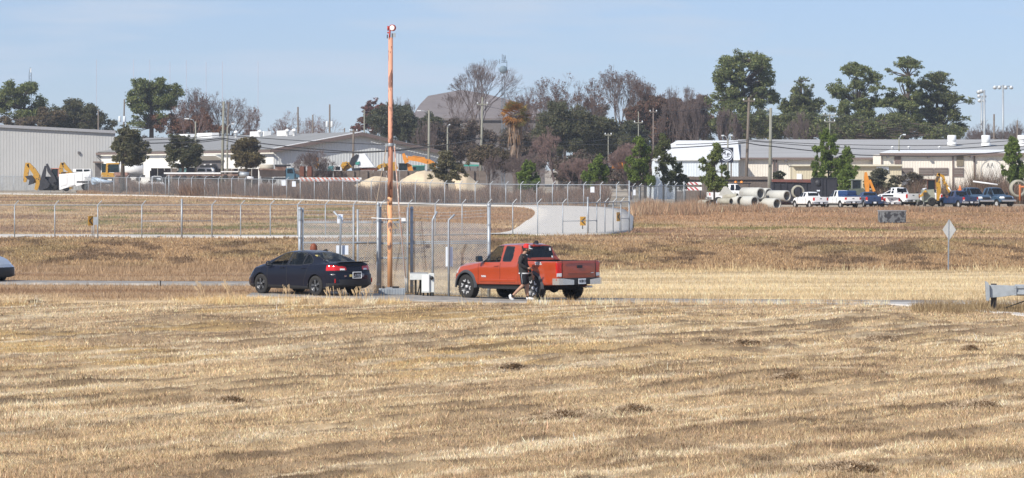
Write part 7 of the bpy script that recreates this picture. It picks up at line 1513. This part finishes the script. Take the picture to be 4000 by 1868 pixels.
# right skyline
leaf_tree('pine_tree', 'big round topped pine standing highest above the white roofs', G1, 600, 0, [(2908, 640), (2906, 520), (2906, 400), (2900, 330), (2896, 250)], rblobs(2905, 330, 115, 130, 34, 22, 161) + rblobs(2908, 285, 122, 96, 52, 22, 61, .25) + rblobs(2900, 390, 150, 60, 30, 20, 62, .45) + rblobs(2820, 470, 70, 60, 14, 20, 63) + rblobs(2990, 480, 70, 50, 12, 20, 64), PINE, 9000, .40, tr=.55)
leaf_tree('pine_tree', 'conical pine between the big round pine and the layered pines', G1, 620, 0, [(3130, 640), (3130, 520), (3130, 400), (3130, 320)], rblobs(3130, 345, 55, 48, 14, 18, 65) + rblobs(3130, 420, 95, 50, 22, 22, 66) + rblobs(3110, 490, 120, 50, 22, 24, 67), PINE + DARK, 6200, .40, tr=.4)
leaf_tree('pine_tree', 'layered pine with flat tiers, left one of the three behind the cream warehouse', G1, 600, 0, [(3356, 640), (3356, 520), (3350, 400), (3346, 290)], rblobs(3350, 275, 72, 28, 16, 20, 68, 0, .55) + [(3250, 335, 26, 14), (3240, 350, 22, 12), (3275, 320, 22, 12), (3420, 300, 30, 20), (3430, 325, 26, 12), (3400, 285, 24, 14)] + rblobs(3345, 370, 95, 110, 20, 22, 169) + rblobs(3340, 360, 105, 26, 16, 20, 69, .2, .5) + rblobs(3330, 430, 110, 40, 18, 22, 70, 0, .6) + rblobs(3340, 500, 130, 42, 24, 26, 71, 0, .6), PINE, 7200, .38, tr=.42)
leaf_tree('pine_tree', 'tallest layered pine with a bare lower trunk behind the cream warehouse', G1, 595, 0, [(3542, 640), (3543, 520), (3546, 400), (3548, 300), (3545, 250)], rblobs(3545, 245, 55, 24, 14, 18, 72, 0, .6) + [(3475, 275, 20, 12), (3490, 285, 18, 10), (3460, 278, 12, 7), (3600, 262, 20, 10), (3510, 310, 22, 12), (3575, 290, 18, 12), (3440, 345, 24, 10), (3480, 350, 26, 10), (3490, 385, 34, 14), (3460, 392, 26, 12), (3530, 340, 10, 14)] + rblobs(3535, 390, 70, 120, 14, 20, 173) + rblobs(3520, 400, 95, 30, 14, 22, 73, .1, .55) + rblobs(3520, 480, 100, 40, 18, 24, 74, 0, .6), PINE, 6400, .38, tr=.45)
leaf_tree('pine_tree', 'spreading layered pine with a long branch reaching towards the floodlights', G1, 602, 0, [(3660, 640), (3660, 520), (3660, 400), (3655, 330)], rblobs(3660, 320, 75, 42, 20, 22, 75, 0, .6) + [(3760, 385, 26, 12), (3790, 390, 22, 14), (3735, 380, 22, 12), (3780, 400, 26, 10), (3770, 465, 26, 14), (3740, 460, 20, 10)] + rblobs(3655, 390, 92, 110, 22, 22, 176) + rblobs(3650, 385, 100, 30, 18, 24, 76, .1, .55) + rblobs(3650, 450, 100, 36, 18, 24, 77, 0, .6) + rblobs(3670, 510, 120, 36, 20, 24, 78, 0, .6), PINE + DARK, 7600, .38, tr=.42)
leaf_tree('oak_tree', 'low dark evergreen row behind the cream warehouse roof', G1, 590, 0, [(3230, 620), (3230, 560), (3230, 530)], rblobs(2960, 490, 170, 60, 34, 26, 179) + rblobs(3100, 495, 130, 60, 30, 26, 79) + rblobs(3270, 500, 120, 55, 28, 26, 80) + rblobs(3470, 500, 130, 52, 30, 26, 81) + rblobs(3660, 515, 110, 36, 20, 24, 181), DARK + PINE, 13000, .42, tr=.3)
bare_tree('pale bare tree thicket below the floodlight masts', G2, 640, 3830, 478, 0, 190, 82, None, 0, BRN, 1.1, 4, 8, .22)
bare_tree('pale bare tree at the far edge behind the roof ventilators', G2, 640, 3960, 480, 0, 170, 83, None, 0, BRN, 1.1, 4, 8, .22)
bare_tree('forked bare tree standing dark against the conical pine', G2, 560, 3132, 440, 0, 140, 84, None, 0, BRN, 1.1, 2, 8, .3)
bare_tree('slim bare trees just left of the tall wooden pole', G2, 560, 2830, 430, 0, 130, 85, None, 0, BRN, .8, 3, 8, .25)
# young pines
def young_pine(lab, D, px_, ytop, ybase_, wpx, tiers, seed, cols=PINEY, n=3200):
    r = random.Random(seed); bl = []; Hp = ybase_ - ytop
    for i in range(tiers):
        f = (i + .5) / tiers; y = ytop + 8 + f * Hp * .80; w_ = wpx / 2 * min(1, .28 + 1.15 * f) * r.uniform(.75, 1.1)
        for k in range(3 + int(5 * f)): x = px_ + r.uniform(-1, 1) * w_; bl.append((x, y + r.uniform(-6, 6), 14 * r.uniform(.8, 1.3), 17 * r.uniform(.8, 1.3)))
    bl.append((px_, ytop + 8, 6, 12)); bl.append((px_ - 4, ytop + 22, 8, 13))
    return leaf_tree('young_pine', lab, G3, D, ybase_, [(px_, ybase_ + 6), (px_, (ytop + ybase_) / 2), (px_, ytop + 10)], bl, cols, n, .20, tr=.11)
young_pine('short young pine behind the far fence below the domed bare tree', 372, 2068, 628, 745, 90, 6, 1)
young_pine('young pine behind the far fence beside a white notice', 372, 2330, 608, 745, 100, 7, 2)
young_pine('tall bushy young pine at the corner of the far fence', 368, 2500, 536, 750, 120, 10, 3, n=5200)
young_pine('thin tall young pine in front of the white shed wall', 372, 2592, 516, 750, 100, 9, 4, [(.045, .06, .022), (.036, .05, .02), (.055, .07, .026)], n=2400)
young_pine('low young pine branch spreading beside the thin one', 374, 2640, 640, 750, 80, 4, 5, [(.045, .06, .022), (.036, .05, .02), (.055, .07, .026)], n=1400)
young_pine('young pine in front of the black sign board', 362, 2790, 560, 780, 128, 10, 6, [(.064, .092, .026), (.05, .074, .022), (.08, .106, .032)], n=4600)
young_pine('tallest young pine in front of the long grey roof', 380, 3236, 500, 745, 145, 10, 7, n=6200)
young_pine('small bright young pine beside the hopper container', 366, 3310, 642, 760, 66, 7, 8, n=2400)
young_pine('second stem of young pine to the side of the tallest one', 379, 3308, 572, 700, 70, 6, 9, n=1900)
young_pine('young pine at the edge of the picture beside the wall emblem', 382, 3958, 540, 740, 100, 9, 10, n=4200)
leaf_tree('shrub', 'dark green shrub in front of the beige outbuilding', None, 395, 0, [(3430, 760), (3430, 720), (3430, 700)], rblobs(3440, 710, 62, 48, 18, 17, 90), [(.06, .07, .045), (.045, .052, .034), (.09, .10, .07)], 2600, .24, tr=.1, cat='shrub')
leaf_tree('shrub', 'dark shrub in front of the louvre windows of the cream warehouse', None, 398, 0, [(3570, 750), (3570, 715), (3570, 700)], rblobs(3560, 715, 66, 40, 16, 17, 91), [(.055, .055, .04), (.045, .045, .034), (.08, .08, .055)], 2200, .24, tr=.1, cat='shrub')
leaf_tree('shrub', 'small dark evergreen shrub beside the black container', None, 385, 0, [(3046, 740), (3046, 705), (3046, 690)], rblobs(3046, 690, 26, 22, 8, 9, 92), DARK, 700, .2, tr=.06, cat='shrub')
# ---------------------------------------------------------------- poles, lamps, masts, wires
M_pole = mat('wood_pole', (.16, .13, .105), .9, var=.2, scale=2, stretch=(3, 3, .3)); M_poleg = mat('green_grey_pole', (.24, .235, .19), .9, var=.15, scale=2, stretch=(3, 3, .3)); M_trf = mat('transformer_grey', (.62, .65, .66), .5, var=.05)
def upole(lab, px0, y0, px1, ytop, D, r_=.15, m=None, arms=(), trf=0, lamp=None, base=None):
    X0 = PX(px0, D); g = float(gz0(X0, D)); t = thing('utility_pole', lab, 'utility pole', (X0, D, g), 0, 'utility poles'); s = D / F; top = Vector(((px1 - px0) * s, 0, ZY(ytop, D) - g))
    b = MB(); b.tube([(0, 0, -.3), top * .5, top], [r_ * 1.15, r_, r_ * .8], 8); b.build('pole', m or M_pole, t)
    for y, hw in arms:
        z = ZY(y, D) - g; c = top.x * z / max(top.z, .1); b = MB(); b.box((c, -.12, z), (hw * 2 * s, .12, .14)); a = b.build('crossarm', m or M_pole, t)
        for q in (-.95, .95):
            i_ = MB(); i_.lathe([(.001, 0), (.09, .0), (.11, .1), (.06, .24), (.001, .28)], 8, off=(c + q * hw * s, -.12, z + .07)); i_.build('insulator', M_trf, a)
    for k in range(trf):
        z = ZY(ytop, D) - g; zt_ = (ZY(0, D) - g) * 0
        b = MB(); yy = ytop + 78; b.lathe([(.001, -.5), (.24, -.5), (.26, -.45), (.26, .45), (.2, .55), (.001, .55)], 14, off=((-.45 if k == 0 else .40), -.05, ZY(yy, D) - g)); b.build('transformer', M_trf, t)
    if lamp:
        dx, dy = lamp; z = ZY(dy, D) - g; b = MB(); L = dx * s; b.tube([(top.x, 0, z - .5), (top.x + L * .35, 0, z), (top.x + L * .8, 0, z + .05)], .05, 6); b.build('lamp_arm', M_galv, t); b = MB(); b.box((top.x + L * .85, 0, z + .05), (abs(L) * .35, .28, .14)); b.build('lamp_head', M_trf, t)
    return t
upole('wooden pole above the grey warehouse with a small lamp', 384, 640, 384, 428, 600)
upole('leaning pole with two white transformers before the broad pine', 478, 660, 486, 388, 590, trf=2, lamp=(22, 405))
upole('tall grey green pole in front of the gabled warehouse roof', 866, 700, 874, 397, 470, .2, M_poleg)
upole('dark thin pole just behind the tall grey green pole', 882, 700, 893, 400, 505, .14)
upole('dark pole behind the roof ventilators', 1164, 640, 1164, 418, 600, .17)
upole('shorter dark pole between the ventilator pole and the transformer pole', 1222, 640, 1222, 449, 605, .15)
upole('pole with two white transformers above the gabled roof', 1288, 640, 1288, 408, 590, .17, trf=2)
upole('short stub pole near the gable ridge', 1346, 640, 1346, 500, 600, .13)
upole('thin pole with a lamp behind the gable peak', 1423, 640, 1423, 428, 560, .12, M_poleg, lamp=(28, 510))
upole('dark pole in front of the white gable wall', 1378, 690, 1381, 505, 470, .17, arms=((514, 14),))
upole('pole with a streetlight arm beside the gable edge', 1674, 690, 1676, 430, 470, .18, M_poleg, lamp=(-46, 434))
upole('tall pole with a crossarm in front of the big brown roof', 1876, 660, 1885, 380, 480, .17, M_poleg, arms=((408, 20),))
upole('small pole with a crossarm in the central trees', 2552, 600, 2552, 422, 520, .12, M_barkp, arms=((438, 13),))
upole('second small pole with crossarm among the dark oaks', 2494, 600, 2494, 436, 520, .09, M_poleg, arms=((480, 16),))
upole('low slender pole with a crossarm before the dark oaks', 2376, 620, 2376, 520, 500, .08, M_poleg, arms=((528, 12),))
upole('tall brown pole with a crossarm beside the sign board', 2912, 690, 2926, 382, 430, .19, arms=((395, 22),))
upole('tall pale pole standing in front of the long roof', 3007, 690, 3011, 422, 432, .22, M_poleg, lamp=(-24, 428))
upole('slim pole with two crossarms before the layered pines', 3241, 600, 3241, 446, 500, .10, M_poleg, arms=((450, 24), (476, 20)))
upole('thick short pole between the floodlight masts', 3883, 640, 3883, 446, 560, .17)
upole('short pole with a dark cap at the end of the roofs', 3974, 600, 3974, 470, 560, .14)
def streetlight(lab, px_, ytop, D, sides, head=26, m=None):
    X0 = PX(px_, D); g = float(gz0(X0, D)); t = thing('street_light', lab, 'street light', (X0, D, g), 0, 'street lights'); s = D / F; H = ZY(ytop, D) - g
    b = MB(); b.tube([(0, 0, -.2), (0, 0, H * .6), (0, 0, H - .4)], [.14, .12, .09], 8); b.build('pole', m or M_poleg, t)
    for q in sides:
        L = head * s * q; b = MB(); b.tube([(0, 0, H - .9), (L * .3, 0, H - .15), (L * .75, 0, H)], .055, 6); b.build('lamp_arm', M_galv, t); b = MB(); b.box((L, 0, H), (abs(L) * .55, .35, .16)); b.build('lamp_head', M_trf, t)
streetlight('street light with a single arm behind the dark dense tree', 764, 464, 470, (-1,), 34)
streetlight('street light leaning against the tall grey green pole', 888, 484, 468, (1.0,), 22)
streetlight('street light with two heads above the black sign board', 2843, 530, 424, (-1, .7), 20)
streetlight('short street light standing on the side of the long roof', 3512, 526, 446, (1,), 20)
streetlight('street light with one long arm beside the big brown roof', 1748, 487, 500, (.6,), 14)
def mast(lab, px_, ytop, D, heads, m=None):
    X0 = PX(px_, D); t = thing('floodlight_mast', lab, 'floodlight mast', (X0, D, .5), 0, 'floodlight masts'); H = ZY(ytop, D) - .5; s = D / F
    b = MB(); b.tube([(0, 0, -.2), (0, 0, H)], [.3, .17], 8); b.build('mast', M_galv, t)
    b = MB(); xs_ = [h[0] for h in heads]; b.tube([(min(xs_ + [0]) * s, 0, H - .25), (max(xs_ + [0]) * s, 0, H - .25)], .1, 6); b.build('crossarm', M_galv, t)
    for dx, dy in heads:
        f = MB(); f.lathe([(.001, .25), (.2, .2), (.42, -.25), (.36, -.28), (.001, -.22)], 12, Matrix.Rotation(R(55), 3, 'X'), off=(dx * s, -.1, H - dy * s)); f.build('floodlight', M_trf, t)
mast('floodlight mast with a wide bar of four lamps against the sky', 3918, 332, 640, ((-32, 8), (-14, 8), (10, 8), (32, 8)))
mast('thick floodlight mast seen from the side with lamps to one side', 3845, 352, 600, ((-22, 6), (-12, 3)))
mast('thin floodlight mast with two rows of lamps behind the thick mast', 3834, 374, 700, ((-10, 0), (12, 0), (-8, 18), (10, 18)))
M_lat = mat('lattice_steel', (.16, .20, .24), .5, metal=.2, var=.1)
D = 620; X0 = PX(1966, D); t = thing('antenna_tower', 'lattice antenna tower with a round dish above the bare tree', 'antenna tower', (X0, D, .5)); s = D / F; H = ZY(216, D) - .5
b = MB(); w_ = .26
for x in (-w_, w_): b.tube([(x, 0, 0), (x, 0, H - 4)], .06, 5)
for k in range(34): z = k * (H - 4) / 34; b.tube([(-w_ if k % 2 else w_, 0, z), (w_ if k % 2 else -w_, 0, z + (H - 4) / 34)], .035, 4)
b.build('lattice', M_lat, t); b = MB(); b.lathe([(.001, -.24), (.48, -.2), (.74, -.07), (.76, .07), (.55, .28), (.001, .35)], 24, off=(0, -.6, ZY(273, D) - .5), axis='Y'); b.build('dish', mat('dish_grey', (.15, .21, .25), .6, var=.1), t)
b = MB()
for dx, y0, y1 in ((-4, 212, 240), (2, 215, 245), (6, 222, 245), (-14, 232, 250), (14, 240, 290), (8, 216, 232)): b.tube([(dx * s, -.2, ZY(y1, D) - .5), (dx * s, -.2, ZY(y0, D) - .5)], .06, 5)
for y in (238, 244): b.tube([(-8 * s, 0, ZY(y, D) - .5), (14 * s, 0, ZY(y, D) - .5)], .05, 5)
b.build('antenna', M_lat, t)
D = 700; X0 = PX(118, D); t = thing('lattice_mast', 'pale triangular lattice mast in front of the round crowned pine', 'mast', (X0, D, .5)); H = ZY(264, D) - .5; w_ = 4.5 * D / F; b = MB()
for x in (-w_, w_): b.tube([(x, 0, 0), (x, 0, H - 1.5), (0, 0, H)], .07, 5)
for k in range(40): z = k * (H - 1.5) / 40; b.tube([(-w_ if k % 2 else w_, 0, z), (w_ if k % 2 else -w_, 0, z + (H - 1.5) / 40)], .04, 4)
tag(b.build('lattice', M_lat, t)); b = MB(); b.box((.1, 0, H - .6), (.25, .2, .9)); b.build('antenna', M_trf, t)
M_mast = mat('distant_mast', (.55, .50, .55), .6, var=.2, scale=.05)
for i, (x, yt) in enumerate(((377, 232), (522, 232), (585, 232), (664, 240), (728, 236), (805, 242), (869, 240), (1008, 240))):
    D = 2600; b = MB(); b.tube([(PX(x, D), D, 0), (PX(x, D), D, ZY(yt, D))], .14, 4); tag(b.build('radio_mast', M_mast), 'one of the thin radio masts standing faint against the sky far beyond the trees', 'radio mast', 'distant radio masts')
M_cable = mat('cable', (.03, .03, .033), .7, var=.1)
def wire(lab, pts, D, r_=.035, sag=6):
    P = []
    for (x0, y0, d0), (x1, y1, d1) in zip([(p[0], p[1], p[2] if len(p) > 2 else D) for p in pts[:-1]], [(p[0], p[1], p[2] if len(p) > 2 else D) for p in pts[1:]]):
        for k in range(12): f = k / 12; P.append(at(lerp(x0, x1, f), lerp(y0, y1, f) + sag * 4 * f * (1 - f), lerp(d0, d1, f)))
    P.append(at(pts[-1][0], pts[-1][1], pts[-1][2] if len(pts[-1]) > 2 else D)); b = MB(); b.tube(P, r_, 5); tag(b.build('overhead_cable', M_cable), lab, 'cable', 'overhead cables')
wire('upper cable running from the dark tree down to the gable pole', [(560, 548), (868, 527), (1378, 560), (1676, 565)], 466, .05, 3)
wire('lower pair cable sagging across the white gable wall', [(560, 560), (868, 540), (1378, 594), (1676, 572), (1880, 540)], 466.5, .07, 5)
wire('lowest thick cable crossing the gabled roof', [(700, 560), (868, 545), (1050, 580), (1378, 598), (1676, 577)], 467, .06, 3)
wire('cable from the gable pole past the tall crossarm pole', [(1676, 500), (1880, 545), (2300, 552), (2920, 470)], 472, .03, 6)
wire('cable across the dark oaks to the brown pole', [(1880, 560), (2300, 565), (2912, 556)], 471, .04, 6)
wire('high thin cable in front of the central trees', [(1880, 412), (2376, 480), (2552, 440), (2922, 398)], 476, .025, 8)
wire('thick black cable falling from the brown pole across the long roof', [(2560, 582), (2917, 558), (3007, 571), (3360, 606), (3720, 610), (4100, 575)], 429, .065, 2)
wire('middle cable running over the long roof past the pale pole', [(2640, 566), (2918, 550), (3360, 582), (3700, 583), (4100, 552)], 428.5, .045, 2)
wire('upper cable running over the long roof', [(2918, 544), (3010, 553), (3330, 566), (3690, 568), (4100, 536)], 428, .04, 2)
wire('thin cable from the pale pole to the slim double crossarm pole', [(2926, 400), (3011, 440), (3241, 455), (3500, 470)], 440, .02, 5)
b = MB(); b.box(at(1852, 548, 470), (.55, .25, .28)); b.build('splice_case', M_blk); tag(C.objects[-1], 'black splice case hanging on the cable beside the crossarm pole', 'splice case', 'splice cases on the cable')
b = MB(); b.box(at(1902, 549, 471), (.55, .25, .28)); b.build('splice_case', M_blk); tag(C.objects[-1], 'black splice case on the palm side of the crossarm pole', 'splice case', 'splice cases on the cable')
digger('excavator', 'orange machine half hidden in the brush under the dark oaks', 440, M_oran, [('arm', [(2395, 646, 5), (2420, 640, 7), (2440, 650, 6)])], None, (2412, 634, 2440, 650), [(2392, 636), (2442, 634), (2446, 660), (2392, 658)], (), cat='excavator')

# ---------------------------------------------------------------- thin winter haze
me = bpy.data.meshes.new('haze'); X0, X1, Y0, Y1, Z0, Z1 = -320., 320., -12., 1150., -5., 60.
me.from_pydata([(x, y, z) for x in (X0, X1) for y in (Y0, Y1) for z in (Z0, Z1)], [], [(0, 1, 3, 2), (4, 6, 7, 5), (0, 4, 5, 1), (2, 3, 7, 6), (0, 2, 6, 4), (1, 5, 7, 3)])
hz = bpy.data.objects.new('haze', me); C.objects.link(hz); tag(hz, 'thin pale haze over the whole field and yard', None, None, 'stuff')
hm = bpy.data.materials.new('haze'); hm.use_nodes = True; n = hm.node_tree.nodes; n.remove(n['Principled BSDF']); v = n.new('ShaderNodeVolumePrincipled'); v.inputs['Color'].default_value = (.80, .86, .95, 1); v.inputs['Density'].default_value = .00015; v.inputs['Anisotropy'].default_value = .1
hm.node_tree.links.new(v.outputs[0], n['Material Output'].inputs['Volume']); me.materials.append(hm)
